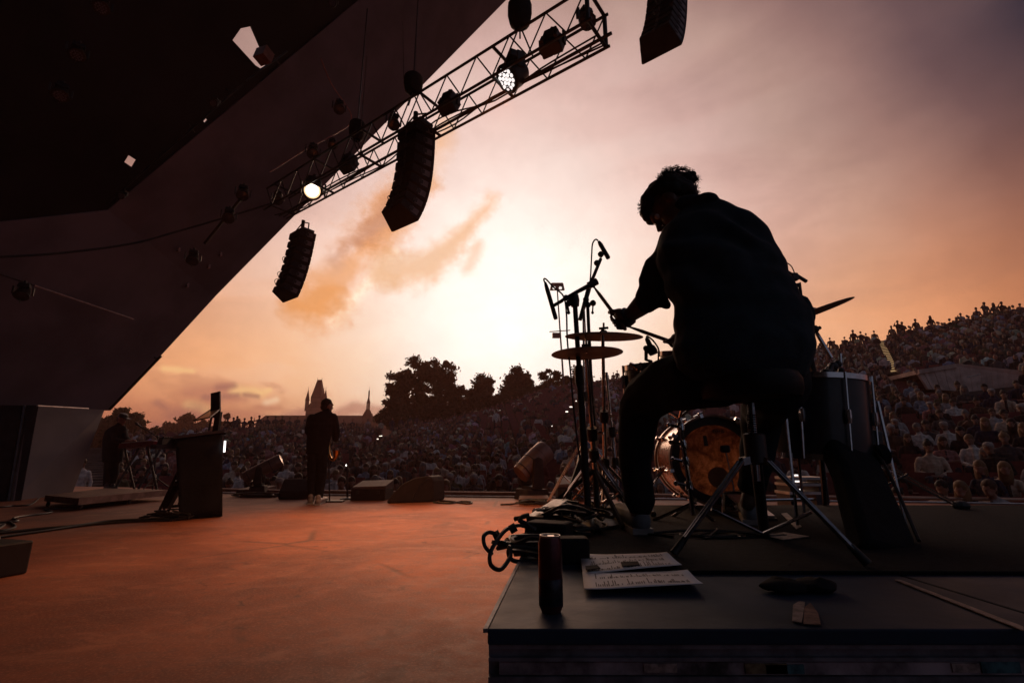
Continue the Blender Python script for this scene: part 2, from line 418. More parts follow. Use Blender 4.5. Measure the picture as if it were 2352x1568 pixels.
shell = thing('stage_shell', (0, 11, 0), 'dark angular roof shell sheltering the stage, its front edge slanting down to the floor', 'roof')
def sheet(name, poly, m, holes=(), th=.10):
    loops = [[V(p) for p in poly]] + [[V(p) for p in h] for h in holes]
    vs = [p for l in loops for p in l]; mb = MB(); mb.add(vs, [tuple(t) for t in tessellate_polygon(loops)])
    o = mb.build(name, m, shell)
    s = o.modifiers.new('thickness', 'SOLIDIFY'); s.thickness = th; s.offset = 0
    return o
def seg_panels(name, quad, n, m, gap=.012):            # a large sheet as boards side by side with joints between
    a, b, c, d = [V(p) for p in quad]                  # a-b lower edge, d-c upper edge
    for i in range(n):
        t0, t1 = i / n, (i + 1) / n; L = (b - a).length
        g = gap / max(L, .1)
        q = [a.lerp(b, t0 + g * .5), a.lerp(b, t1 - g * .5), d.lerp(c, t1 - g * .5), d.lerp(c, t0 + g * .5)]
        sheet(name, q, m, th=.09)
seg_panels('roof_panel', [MM, E2, F2, F1], 5, M_SHELL, .0)
sheet('side_panel', [F1, MM, E1], M_SHELL)
sheet('side_panel', [F1, E1, L1, L0], M_SHELL)
E3 = V((5.5, 10.4, 17.5)); F3 = V((4.5, 7.0, 15.5))
sheet('roof_panel', [E2, E3, F3, F2], M_SHELL)
hole1 = [on_ceiling(u, v) for u, v in ((532, 91), (551, 64), (575, 59), (597, 110), (611, 152), (600, 159), (586, 150))]
hole2 = [on_ceiling(u, v) for u, v in ((283, 371), (293, 355), (314, 368), (304, 385))]
hole3 = [on_ceiling(u, v) for u, v in ((465, 277), (471, 270), (477, 277), (471, 284))]
hole4 = [on_ceiling(u, v) for u, v in ((600, 174), (621, 168), (606, 183))]
K0 = L0 + (L0 - F1).normalized() * .0
def far_on_ceiling(base, dx, dy):                      # the point of the ceiling plane straight above or below (x, y)
    x, y = dx, dy; z = F1.z - (nC.x * (x - F1.x) + nC.y * (y - F1.y)) / nC.z
    return V((x, y, z))
C1 = far_on_ceiling(0, -1.0, -6.0); C2 = far_on_ceiling(0, L0.x - 3.0, -6.0)
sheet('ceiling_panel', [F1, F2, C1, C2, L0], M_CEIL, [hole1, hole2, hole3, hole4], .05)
sheet('ceiling_panel', [F2, F3, V((5.5, -6, 13.0)), C1], M_CEIL)  # unseen ceiling overhead, shaped to keep light off the camera side
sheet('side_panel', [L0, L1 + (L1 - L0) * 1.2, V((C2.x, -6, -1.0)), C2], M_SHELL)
bk = thing('unseen_shade_wall', (0, -6.3, 0), 'unseen dark wall added behind the left half of the stage to block light', 'wall')
MB().box((-9, -6.3, 4.5), (20, .3, 11.5)).build('wall_board', M_CEIL, bk)  # unseen wall darkens the camera side; right half left open for fill
# ------------------------------------------------------------------ flats at the stage's far side
fl = thing('stage_flat', G(100, 1142), 'pale grey leaning side board standing below the low corner of the shell roof', 'board')
b0, b1 = G(30, 1150), G(166, 1133); t1 = PL(240, 941, b1, V((.25, 1, .05))); t0 = P(66, 932, b0.y + .15); t1 = P(240, 941, b1.y + .3)
nn = (b1 - b0).cross(t0 - b0).normalized()
MB().slab([b0, b1, t1, t0], nn, .06).build('board', M_GREY, fl)
M_WING = mat('wing_flat', (.022, .024, .03), .8)
MB().tube([b0 + V((-.03, -.05, 0)), t0 + V((-.03, -.05, 0))], .03, 6).build('edge_post', M_METAL, fl)
wg = thing('wing_flat', G(-60, 1160), 'dark flat standing left of the pale grey board at the frame edge', 'board')
w0 = G(-420, 1168); MB().slab([w0, b0 + V((.06, .08, 0)), t0 + V((.10, .08, .02)), P(-420, 928, w0.y)], nn, .06).build('board', M_WING, wg)
bt = thing('lit_gap_strip', P(145, 936, 8.9), 'thin strip coloured bright for the lit gap along the top of the grey side board', 'batten')
MB().tube([P(86, 931.5, 8.6), P(203, 938, 9.8)], .014, 6).build('strip', mat('gap_light_paint', (.75, .62, .55), .35, .3), bt)  # pale colour stands in for the lit gap above the board
sr = thing('slanted_pipe', P(310, 880, 10.7), 'straight dark pipe held parallel to the lower slanting roof edge', 'pipe')
pa, pb = P(252, 940, 10.8), P(370, 817, 10.8)
MB().tube([pa, pb], .028, 8).build('pipe', M_BLACK, sr)
MB().tube([pa.lerp(pb, .93), P(355, 821, 10.95)], .02, 6).build('bracket', M_BLACK, sr)

# ------------------------------------------------------------------ lighting truss
TZ = 6.0
ta, tb = G(1370, 42, TZ), G(636, 468, TZ)
td = (tb - ta).normalized(); tl = (tb - ta).length; ts = V((td.y, -td.x, 0)); tu = V((0, 0, 1))
if ts.x < 0: ts = -ts
TW = .245
truss = thing('lighting_truss', ta.lerp(tb, .5), 'black box truss hanging level across the sky from under the shell roof', 'truss')
def tp(s, a, b): return ta + td * s + ts * (a * TW) + tu * (b * TW)
for a in (-1, 1):
    for b in (-1, 1): MB().tube([tp(-.05, a, b), tp(tl, a, b)], .020, 8).build('chord', M_BLACK, truss, True)
MB().tube([tp(-.15, .35, -1), tp(tl, .35, -1)], .022, 8).build('cable_pipe', M_BLACK, truss, True)
nb = int(tl / .29)
for a in (-1, 1):
    for i in range(nb):
        s0, s1 = i * tl / nb, (i + 1) * tl / nb
        MB().tube([tp(s0, a, -1 if i % 2 else 1), tp(s1, a, 1 if i % 2 else -1)], .011, 6).build('brace', M_BLACK, truss)
for i in range(0, nb + 1, 5):
    for b in (-1, 1):
        MB().tube([tp(i * tl / nb, -1, b), tp(i * tl / nb, 1, b)], .024, 6).build('cross_bar', M_BLACK, truss)
for a in (-1, 1): MB().tube([tp(0, a, -1), tp(0, a, 1)], .028, 6).build('end_post', M_BLACK, truss)
rnd = random.Random(3)
cb = MB()
for q in range(3):
    cb.tube(smooth_path([tp(tl * j / 9, rnd.uniform(-.2, .8), -1.1 + rnd.uniform(-.08, .25)) for j in range(10)], 4), .012, 5)
cb.build('loom', M_RUB, truss)

# ------------------------------------------------------------------ lamps
M_LENS = mat('dark_lens', (.05, .05, .06), .12, .0, spec=.8)
M_LIT = mat('lit_lamp', (1.0, .90, .80), .3, emit=5.0, var=0)
M_LED = mat('led_cells', (1.0, .93, .90), .3, emit=1.05, var=0)
M_GLOWR = mat('lit_lamp_ring', (1.0, .62, .34), .3, emit=1.5, var=0)
M_CELL = mat('unlit_cells', (.20, .20, .24), .15, .2, spec=.9)
def moving_head(name, hook, aim, label, sc=1.0, lens=None, cells=0, group=None, blinder=False, drop=.28):
    """hook: where it is clamped; aim: where its head looks."""
    hook = V(hook); aim = V(aim).normalized()
    r = thing(name, hook, label, 'stage light', group)
    dn = V((0, 0, -1))
    R = frame((aim.x, aim.y, 0) if abs(aim.z) < .98 else (0, 1, 0))
    c = hook + dn * drop * sc
    MB().box(hook + dn * .07 * sc, (.26 * sc, .20 * sc, .12 * sc), R, (.8, .8)).build('base', M_BLACK, r, bevel=.01)
    MB().tube([hook + dn * .0, hook + V((0, 0, .06 * sc))], .03 * sc, 8).build('clamp', M_METAL, r)
    x = R @ V((1, 0, 0))
    for sgn in (-1, 1):
        MB().prism([c + x * sgn * .185 * sc + d for d in (V((0, 0, .16 * sc)) + R @ V((0, -.05 * sc, 0)), V((0, 0, .16 * sc)) + R @ V((0, .05 * sc, 0)), R @ V((0, .04 * sc, -.05 * sc)), R @ V((0, -.04 * sc, -.05 * sc)))], x * sgn * .03 * sc).build('yoke_arm', M_BLACK, r)
    if blinder:
        h = MB(); Rb = frame(aim); h.box(c, (.34 * sc, .18 * sc, .30 * sc), Rb, (.92, 1)); hd = h.build('head', M_BLACK, r, bevel=.012)
        for q in (-1, 1):
            MB().box(c + Rb @ V((q * .085 * sc, .092 * sc, 0)), (.15 * sc, .01, .26 * sc), Rb).build('reflector', M_LENS, hd)
            MB().box(c + Rb @ V((q * .12 * sc, -.12 * sc, .02 * sc)), (.05 * sc, .08 * sc, .18 * sc), Rb).build('cooling_fin', M_METAL, hd)
        return r
    prof = [(.06, -.17), (.125, -.14), (.15, -.04), (.155, .08), (.17, .10), (.17, .13), (.15, .135)]
    hd = MB().lathe([(a * sc, b * sc) for a, b in prof], c, aim, 20).build('head', M_BLACK, r, True)
    if lens is not M_LIT: MB().torus(c + aim * .10 * sc + dn * .17 * sc, x, .035 * sc, .008 * sc, 12, 6).build('handle', M_BLACK, hd)
    lc = c + aim * .1375 * sc
    if cells:
        y = aim.orthogonal().normalized(); w = aim.cross(y); n = 0
        for ring, rad in ((1, 0), (6, .052), (12, .104)):
            for q in range(ring):
                if n >= cells: break
                t = 2 * pi * q / ring; n += 1
                MB().lathe([(.024 * sc, -.004), (.024 * sc, .004 * sc), (.012 * sc, .010 * sc)], lc + (y * cos(t) + w * sin(t)) * rad * sc, aim, 6).build('lamp_cell', lens or M_CELL, hd)
    elif lens is M_LIT:
        MB().lathe([(.135 * sc, -.01), (.135 * sc, .004), (.105 * sc, .010 * sc)], lc, aim, 28, False).build('lens_ring', M_GLOWR, hd, True)
        MB().lathe([(.105 * sc, .010 * sc), (.06 * sc, .022 * sc), (.001, .026 * sc)], lc, aim, 28, False).build('lens', M_LIT, hd, True)
    else:
        MB().lathe([(.135 * sc, -.01), (.135 * sc, .004), (.08 * sc, .02 * sc), (.001, .026 * sc)], lc, aim, 24).build('lens', lens or M_LENS, hd, True)
    return r
def beam(name, p, aim, watts, col_, size, r):
    l = bpy.data.lights.new(name, 'SPOT'); l.energy = watts; l.color = col_; l.spot_size = radians(size); l.spot_blend = 1.0; l.shadow_soft_size = r
    o = bpy.data.objects.new(name, l); col.objects.link(o); o.location = p; o.rotation_euler = (V(p) - V(aim)).to_track_quat('Z', 'Y').to_euler(); return o
def on_truss(u, v, drop=0.0):                          # the truss underside where the picture shows (u, v)
    n = td.cross(tu); return PL(u, v, ta, n)
HEADS = []
for u, v, w in ((1268, 72, 'near the near end of the truss'), (1033, 214, 'left of the lit cell lamp, on the truss underside'), (804, 355, 'between the two hanging speaker columns on the truss')):
    p = on_truss(u, v); HEADS.append(moving_head('blinder_light', p, V((.45, .8, -.45)), 'unlit twin blinder hanging ' + w, .84, blinder=True, group='blinders on the truss'))
moving_head('cell_light', on_truss(1180, 128), V((-.55, -.25, -.62)), 'wash lamp with white glowing cells hanging from the middle of the truss', 1.15, M_LED, 19, 'wash lamps on the truss')
moving_head('lit_spotlight', on_truss(722, 408), V((.32, -.9, -.38)), 'blazing round spotlight at the far end of the truss', 1.1, M_LIT, 0, 'wash lamps on the truss')
pc_ = on_truss(1180, 190); beam('cell_light_beam', pc_ + V((-.1, -.25, -.25)), (-.7, 5.4, 0), 1350, (1, .43, .15), 78, .15)
ps_ = on_truss(725, 455); beam('spotlight_beam', ps_ + V((.2, -.45, -.2)), (-.6, 6.4, 0), 700, (1, .47, .17), 54, .15)
for u, v, w in ((640, 440, 'at the far tip of the truss'), (905, 262, 'left of the curved speaker column'), (1345, 20, 'at the near tip of the truss')):
    moving_head('small_spotlight', on_truss(u, v), V((.2, -.4, -.8)), 'small dark spotlight clamped ' + w, .62, group='small spots on the truss')
# chain hoists
def hoist(u, v, w, h, label, up):
    p = on_truss(u, v); m = mpp(p); p = p + V((0, .0, 0))
    r = thing('chain_hoist', p, label, 'chain hoist', 'hoists that carry the truss')
    MB().lathe([(w * .25 * m, 0), (w * .42 * m, h * .15 * m), (w * .5 * m, h * .5 * m), (w * .5 * m, h * .9 * m), (w * .44 * m, h * m)], p, (0, 0, 1), 14).build('chain_bag', M_MATTE, r, True)
    MB().tube([p + V((0, 0, h * m)), p + V((0, 0, h * m + up))], .012, 6).build('chain', M_METAL, r)
    for q in range(3):
        t = 2.1 * q + .5; MB().tube([p + V((0, 0, .03)), p + V((.22 * cos(t), .22 * sin(t), -.42))], .012, 5).build('sling', M_RUB, r)
hoist(1194, 62, 56, 66, 'rounded black chain bag of a hoist standing above the near part of the truss', 6)
hoist(948, 214, 44, 44, 'boxy black hoist above the curved speaker column', 5)
hoist(818, 322, 36, 46, 'dark hoist bag in front of the roof panels left of the curved speaker column', 2.6)
# lamps and cables under the roof panels
for i, (u, v, s, w) in enumerate(((780, 245, .75, 'on the pink cable under the roof'), (720, 345, .8, 'above the far half of the truss'), (764, 332, .6, 'just right of its twin above the truss'), (560, 440, .8, 'on the dark cable left of the truss tip'),
                               (528, 492, .8, 'on the slanted pole left of the truss tip'), (446, 588, .8, 'lowest on the slanted pole near the roof edge'), (58, 664, .9, 'on the pale batten at the left wall'))):
    p = on_panel(u, v - 14, .9)
    moving_head('roof_spotlight', p, V((.3, -.5, -.8)), 'dark spotlight hanging ' + w, s * mpp(p) * 95, M_LENS, group='spots under the roof panels')
for i, (u, v, s, w) in enumerate(((183, 116, 1.0, 'upper one over the stage left side'), (145, 208, 1.0, 'lower one over the stage left side'), (238, 8, 1.0, 'at the top frame edge'), (766, 12, .55, 'near the roof edge at the top'),
                               (495, 240, .55, 'between the two small square openings'), (284, 452, .5, 'at the low corner of the ceiling'))):
    p = on_ceiling(u, v - 16, .7)
    moving_head('ceiling_spotlight', p, V((.35, -.35, -.85)) if s > .9 else V((.1, -.75, -.66)), 'dark cell lamp on the black ceiling, ' + w, s * mpp(p) * 95, M_CELL, 19, 'cell lamps on the ceiling')
p = on_ceiling(606, 128, .5); Rq = frame((.3, .9, -.2))
tag(MB().box(p, (.24, .2, .24), Rq).build('lamp_box', mat('red_lit_box', (.22, .10, .08), .6)), 'small box lamp coloured as if lit red, across the pale roof opening', 'stage light')  # the red light on this lamp head is put into its colour
bm_ = thing('ceiling_batten', on_ceiling(450, 290, .3), 'thin dull batten running along the black ceiling edge', 'batten')
for a, b in (((246, 468), (345, 380)), ((352, 374), (455, 284)), ((462, 277), (560, 192)), ((566, 186), (660, 118))):
    MB().tube([on_ceiling(*a, .25), on_ceiling(*b, .25)], .018, 6).build('rail', M_METAL, bm_)
for a, b in (((432, 284), (447, 305)), ((520, 205), (540, 228)), ((621, 122), (642, 148))):
    MB().tube([on_ceiling(*a, .2), on_ceiling(*b, .2)], .012, 6).build('strut', M_METAL, bm_)
wb = thing('wall_batten', on_panel(190, 695, .3), 'long pale slanted batten on the dark side wall', 'batten')
MB().tube([on_panel(78, 656, .3), on_panel(305, 733, .3)], .022, 6).build('rail', mat('pale_rail', (.30, .22, .22), .5, .3), wb)
MB().tube([on_panel(-60, 610, .3), on_panel(74, 654, .3)], .016, 6).build('rail', M_METAL, wb)
sp = thing('slanted_pole', on_panel(510, 520, .6), 'dark slanted pole carrying two spotlights under the roof', 'pole')
MB().tube([on_panel(560, 448, .8), on_panel(470, 560, .8)], .03, 6).build('pole', M_BLACK, sp)
M_PINK = mat('pink_cable', (.42, .20, .19), .5)
def cable(name, pts, r, m, label, grp=None): return tag(MB().tube(smooth_path(pts, 6), r, 6).build(name, m), label, 'cable', grp)
cable('hanging_cable', [on_panel(737, 135, .8), on_panel(760, 190, .8), on_panel(790, 235, .8), on_panel(806, 262, .8), on_panel(803, 285, .9), on_panel(775, 305, .9), on_panel(700, 345, .9), on_panel(620, 395, .9)], .014, M_PINK, 'pink cable dropping from the roof and bending toward the truss')
cable('swagged_cable', [on_panel(-60, 592, .5), on_panel(120, 583, .5), on_panel(300, 560, .5), on_panel(420, 528, .5), on_panel(560, 487, .6), on_panel(640, 462, .8)], .02, M_RUB, 'long dark cable sagging across the side wall to the truss tip')
for u0, v0, u1, v1, w in ((842, 130, 830, 290, 'left'), (925, 50, 927, 180, 'middle'), (957, 60, 955, 170, 'right')):
    cable('steel_wire', [on_panel(u0, v0, .2), P(u1, v1, ta.y + 2.6)], .007, M_METAL, f'{w} one of the thin steel wires running down to the hoists', 'wires from the roof')
for u, v, w in ((411, 574, 'leftmost of the four, by the spotlight'), (507, 584, 'rightmost of the four, nearest the roof edge'), (480, 612, 'between the others near the edge'), (431, 655, 'lowest of the four')):
    q = on_panel(u, v, .12); rp = thing('wall_bracket', q, 'tiny pale bracket on the lower roof panel, ' + w, 'bracket', 'brackets on the roof panel')
    MB().box(q, (.06, .04, .09), frame((.5, .8, 0))).build('plate', mat('pale_plate', (.45, .3, .27), .5), rp); MB().tube([q, q + V((0, -.05, -.05))], .015, 6).build('pin', M_METAL, rp)

# ------------------------------------------------------------------ hanging speaker columns
FN = V((.62, .785, 0)).normalized(); FX = V((FN.y, -FN.x, 0))
M_CAB = mat('speaker_cabinet', (.016, .017, .02), .6, var=.3, bump=.05)
M_GRIL = mat('speaker_grille', (.03, .03, .034), .55, .5)
M_PLATE = mat('connector_plate', (.14, .115, .12), .55)
def line_array(top, n, tilt0, dt, sc, label, loops=3):
    """top: the point the column hangs from; tilt grows downward so the column curls back to the stage."""
    top = V(top); r = thing('speaker_column', top, label, 'speaker', 'speaker columns in the air')
    W, h, D = .78 * sc, .245 * sc, .42 * sc
    fr = MB(); fr.box(top + V((0, 0, -.03)), (W * .9, D * .8, .05), Matrix((FX, FN, V((0, 0, 1)))).transposed()); fr.build('bumper_frame', M_BLACK, r)
    MB().tube([top, top + V((0, 0, .35 * sc))], .05 * sc, 8).build('hanging_block', M_BLACK, r)
    for sgn in (-1, 1): MB().tube([top + FX * sgn * W * .42, top + FX * sgn * W * .42 + V((0, 0, .16 * sc)), top + V((0, 0, .3 * sc))], .018 * sc, 6).build('bridle', M_METAL, r)
    p = top + V((0, 0, -.07)) + FN * D * .5; a = tilt0; rear = []
    for i in range(n):
        up = V((0, 0, 1)) * cos(a) + FN * sin(a); f = FN * cos(a) - V((0, 0, 1)) * sin(a)
        q = [(-W / 2, 0), (W / 2, 0), (W * .36, -D), (-W * .36, -D)]
        hr = h * .30                                   # the back is lower than the front: a wedge
        low = [p + FX * x + f * y - up * (h - (hr if y < 0 else 0)) for x, y in q]; hi = [p + FX * x + f * y - up * (hr * .15 if y < 0 else .008) for x, y in q]
        cbn = MB().hexa(low + hi).build('cabinet', M_CAB, r, bevel=.008 * sc)
        MB().slab([p + FX * x * W * .47 + f * .012 - up * (h * z) for x, z in ((-1, .93), (1, .93), (1, .08), (-1, .08))], f, .02).build('grille', M_GRIL, cbn)
        for sgn in (-1, 1):                            # a plate with grip on each cheek
            c0 = (low[1] + low[2] + hi[1] + hi[2]) / 4 if sgn > 0 else (low[0] + low[3] + hi[0] + hi[3]) / 4
            cn = (FX * sgn * D * .95 - f * W * .14).normalized(); al = up.cross(cn)
            MB().slab([c0 + al * x * D * .36 + up * z * h * .26 for x, z in ((-1, -1), (1, -1), (1, 1), (-1, 1))], cn, .012).build('cheek_plate', M_PLATE, cbn)
            MB().slab([c0 + cn * .01 + al * x * D * .09 + up * z * h * .16 for x, z in ((-1, -1), (1, -1), (1, 1), (-1, 1))], cn, .012).build('grip', M_BLACK, cbn)
        MB().tube([p - f * D - up * h * .3, p - f * D * 1.04 - up * h * 1.0], .02 * sc, 6).build('hinge_link', M_METAL, cbn)
        rear.append(p - f * D - up * h * .6)
        p = p - up * h; a += dt * 2 * (i + 1) / n
    cbm = MB()
    for q in range(loops):
        o = rear[min(n - 1, int(n * (.45 + .2 * q)))]; 
        cbm.tube(smooth_path([o, o - FN * .05 + V((0, 0, .05)), o - FN * .11 - FX * .03, o - FN * .07 - V((0, 0, .10)), o + FN * .05 - V((0, 0, .08))], 5), .007, 5)
    cbm.build('cable_loop', M_RUB, r)
    return r
pm = on_truss(955, 262); line_array(pm + V((0, 0, -.25)), 9, radians(-1), radians(3.3), .80, 'long curved black speaker column hanging below the middle of the truss')
pf = P(694, 533, tb.y + .5); line_array(pf, 8, radians(5), radians(1.8), .80, 'straight dark speaker column hanging below the far end of the truss')
pn = P(1530, -25, 6.4); line_array(pn + V((0, 0, .2)), 10, radians(14), radians(2.0), .80, 'black speaker column cut by the top frame edge', 2)
# ------------------------------------------------------------------ keyboard platform
M_WOOD = mat('platform_wood', (.12, .065, .05), .6, var=.35)
M_TRIM = mat('platform_trim', (.40, .27, .22), .45, .5)
ka, kb, kc, kd = G(104, 1136, .17), G(181, 1143, .17), G(392, 1124, .17), G(240, 1120, .17)
kp = thing('rolling_platform', kb * 1 - V((0, 0, .17)), 'low rolling platform with metal edge and casters at the keyboard place', 'platform')
MB().prism([p - V((0, 0, .09)) for p in (ka, kb, kc, kd)], (0, 0, .085)).build('deck', M_WOOD, kp)
dv = (kc - kb).normalized(); nv = V((dv.y, -dv.x, 0))
if nv.y > 0: nv = -nv
MB().slab([kb + nv * .012 - V((0, 0, .095)), kc + nv * .012 - V((0, 0, .095)), kc + nv * .012 + V((0, 0, .004)), kb + nv * .012 + V((0, 0, .004))], nv, .012).build('edge_trim', M_TRIM, kp)
for q, (p, s) in enumerate(((kb.lerp(kc, .02), 1), (ka.lerp(kb, .1), 1), (kb.lerp(kc, .5), 1), (kb.lerp(kc, .97), 1))):
    p = p + (ka - kb).normalized() * .05 + V((0, .05, 0))
    cs = MB().tube([V((p.x, p.y, .085)), V((p.x, p.y, .045))], .022, 6).build('leg', M_METAL, kp)
    MB().lathe([(.022, -.014), (.035, -.008), (.035, .008), (.022, .014)], V((p.x, p.y, .0355)), (1, .2, 0), 14).build('caster', M_RUB, cs)

# keyboard, its stand and boom microphone
M_RED = mat('red_lacquer', (.22, .012, .02), .3, coat=.4)
M_KEY = mat('key_white', (.55, .45, .42), .4)
kc0, kc1 = P(291, 1024, 10.5), P(370, 1018, 10.2)
kx = (kc1 - kc0).normalized(); ky = V((-kx.y, kx.x, 0)).normalized(); kz = V((0, 0, 1)); KR = Matrix((kx, ky, kz)).transposed(); kl = (kc1 - kc0).length; kmid = (kc0 + kc1) / 2
kbd = thing('red_keyboard', kmid, 'red stage keyboard on a dark stand in front of the capped player', 'keyboard')
MB().box(kmid, (kl, .32, .10), KR).build('case', M_RED, kbd, bevel=.01)
MB().box(kmid + ky * .03 + kz * .058, (kl * .9, .02, .012), KR).build('control_strip', M_BLACK, kbd)
for i in range(26):
    MB().box(kmid + kx * (kl * .86 * ((i + .5) / 26 - .5)) - ky * .10 + kz * .058, (kl * .86 / 26 * .86, .13, .016), KR).build('piano_key', M_KEY, kbd)
ks = thing('keyboard_stand', V((kmid.x, kmid.y, 0)), 'dark folding stand under the red keyboard', 'stand')
for t in (-.33, .33):
    q = kmid + kx * kl * t
    MB().tube([q - kz * .05 - ky * .15, V((q.x, q.y, .02)) + ky * .22], .022, 6).build('leg', M_BLACK, ks)
    MB().tube([q - kz * .05 + ky * .15, V((q.x, q.y, .02)) - ky * .22], .022, 6).build('leg', M_BLACK, ks)
def mic_body(name, a, b, label, r=.013, head=.024, grp=None):
    a, b = V(a), V(b); d = (b - a).normalized(); L = (b - a).length
    o = thing(name, a, label, 'microphone', grp)
    MB().lathe([(r * .7, 0), (r, L * .06), (r * 1.1, L * .55), (head * .9, L * .62)], a, d, 12).build('handle', M_BLACK, o, True)
    MB().lathe([(head * .95, L * .62), (head * 1.05, L * .74), (head, L * .9), (head * .5, L)], a, d, 12).build('grille', M_METAL, o, True)
    return o
def stand(name, pts, r, label, foot=None, legs=0, lr=.4, lh=.35, grp=None, m=None):
    """pts from the floor upward; with legs, a tripod folds out from the first stretch."""
    pts = [V(p) for p in pts]; o = thing(name, pts[0], label, 'stand', grp); m = m or M_BLACK
    for i, (a, b) in enumerate(zip(pts, pts[1:])):
        MB().tube([a, b], r * (1 - .18 * i), 8).build('pole' if i == 0 else 'upper_tube', m, o, True)
        if i: 
            MB().ball(a, r * 2.0, seg=8, n=6).build('joint', M_BLACK, o)
            MB().tube([a, a + V((r * 4.5, -r, 0))], r * .6, 6).build('wing_screw', M_METAL, o)
    if foot:
        MB().lathe([(foot, 0), (foot, .015), (foot * .85, .025), (r * 1.5, .04)], pts[0], (0, 0, 1), 20).build('base', M_BLACK, o, True)
    for q in range(legs):
        t = q * 2 * pi / legs + .6; a = pts[0] + (pts[1] - pts[0]).normalized() * lh
        f = V((pts[0].x + lr * cos(t), pts[0].y + lr * sin(t), pts[0].z + .012))
        lg = MB().tube([a, f], r * .8, 6).build('leg', m, o)
        MB().ball(f, r * 1.5, seg=8, n=6).build('rubber_foot', M_RUB, lg)
        MB().tube([pts[0] + V((0, 0, lh * .45)), a.lerp(f, .55)], r * .55, 6).build('brace', m, o)
    return o
sq = P(352, 1118, 10.4); stand('microphone_stand', [V((sq.x, sq.y, 0)), P(362, 1003, 10.4), P(324, 980, 10.4)], .014, 'dark boom stand reaching over the red keyboard', legs=3)
mic_body('microphone', P(326, 981, 10.4), P(310, 971, 10.35), 'black microphone on a boom before the capped player', .016, .03)

# ------------------------------------------------------------------ lectern with screen
lb = [G(416, 1193), G(508, 1186)]
lf = thing('lectern', lb[0].lerp(lb[1], .5), 'tall black padded lectern standing in the middle of the stage', 'lectern')
lx = (lb[1] - lb[0]); lx.z = 0; lw = lx.length; lx.normalize(); ly = V((-.66, 1, 0)).normalized(); LR = Matrix((lx, V((-lx.y, lx.x, 0)), V((0, 0, 1)))).transposed()
y5 = lb[0].y; eL = (P(409, 1001, y5) - lb[0]).x; eR = (P(512, 985, lb[1].y) - lb[1]).x
def lp(x, y, z): return lb[0] + lx * (x * lw + (eL + (eR - eL) * x) * max(0, z) / 1.02) + ly * y + V((0, 0, z))
hL, hR = (P(411, 1003, y5) - lb[0]).z, (P(512, 985, y5) - lb[0]).z
M_CLOTH = mat('black_cloth', (.007, .007, .009), .9, var=.35, scale=4, bump=.35)
n = 12; fr = []; 
for i in range(n + 1):                                 # the cloth front hangs in slight folds and flares at the hem
    t = i / n; row = []
    for j in range(9):
        w = j / 8; z = (hL + (hR - hL) * t - .03) * (1 - w) + .006 * w
        row.append(lp(t * 1.05 - .02, -.02 - .012 * sin(t * 9 + w * 2) * w - .03 * w, z))
    fr.append(row)
cm = MB(); o_ = 0; cm.add([p for r_ in fr for p in r_], [(i * 9 + j, i * 9 + j + 1, (i + 1) * 9 + j + 1, (i + 1) * 9 + j) for i in range(n) for j in range(8)])
ob = cm.build('cloth_front', M_CLOTH, lf, True); sdm = ob.modifiers.new('thickness', 'SOLIDIFY'); sdm.thickness = .01
MB().hexa([lp(.0, 0, 0), lp(1, 0, 0), lp(1, .55, 0), lp(-.06, .55, 0), lp(0, 0, hL - .04), lp(1, 0, hR - .04), lp(1, .55, hR - .04), lp(0, .55, hL - .04)]).build('body', M_MATTE, lf)
MB().hexa([lp(-.06, -.05, hL - .03), lp(1.06, -.05, hR - .03), lp(1.06, .62, hR - .03), lp(-.06, .62, hL - .03), lp(-.06, -.05, hL + .0), lp(1.06, -.05, hR), lp(1.06, .62, hR), lp(-.06, .62, hL)]).build('sloped_top', mat('lectern_top', (.035, .022, .02), .5), lf)
MB().tube([P(517, 1012, y5 + .2), P(515, 1038, y5 + .2)], .012, 8).build('light_strip', mat('light_strip', (1, .93, .9), .3, emit=2.2, var=0), lf)
MB().box(P(518, 996, y5 + .1), (.06, .1, .03)).build('side_handle', M_METAL, lf)
sc_ = thing('flat_screen', P(492, 960, y5 + .3), 'thin black upright screen on a post above the lectern', 'screen')
MB().slab([P(483.5, 960, y5 + .3), P(505, 956, y5 + .3), P(504.5, 898, y5 + .3), P(484, 903, y5 + .3)], (0, -1, 0), .025).build('panel', M_BLACK, sc_)
MB().box(P(499, 972, y5 + .32), (.07, .05, .30)).build('post', M_BLACK, sc_)
M_TRAY = bpy.data.materials.new('tray_glass'); M_TRAY.use_nodes = True
def tray_mat():
    t = M_TRAY.node_tree; k = NT(t); b = t.nodes['Principled BSDF']; b.inputs['Base Color'].default_value = (.8, .68, .5, 1); b.inputs['Roughness'].default_value = .15
    tp_ = k.n('ShaderNodeBsdfTransparent'); tp_.inputs[0].default_value = (1, .93, .8, 1); tl_ = k.n('ShaderNodeBsdfTranslucent'); tl_.inputs[0].default_value = (.9, .75, .55, 1)
    m1 = k.n('ShaderNodeMixShader'); m1.inputs[0].default_value = .35; t.links.new(tp_.outputs[0], m1.inputs[1]); t.links.new(tl_.outputs[0], m1.inputs[2])
    m2 = k.n('ShaderNodeMixShader'); m2.inputs[0].default_value = .25; t.links.new(m1.outputs[0], m2.inputs[1]); t.links.new(b.outputs[0], m2.inputs[2]); t.links.new(m2.outputs[0], t.nodes['Material Output'].inputs[0])
tray_mat()
tb_ = thing('sloping_tray', P(476, 952, y5 + .2), 'thin pale sloping script tray catching the light above the lectern', 'tray')
q = [P(445, 966, y5 - .05), P(482, 958, y5 + .0), P(507, 937, y5 + .35), P(483, 941, y5 + .38)]
MB().slab(q, (q[1] - q[0]).cross(q[3] - q[0]), .012).build('glass', M_TRAY, tb_)
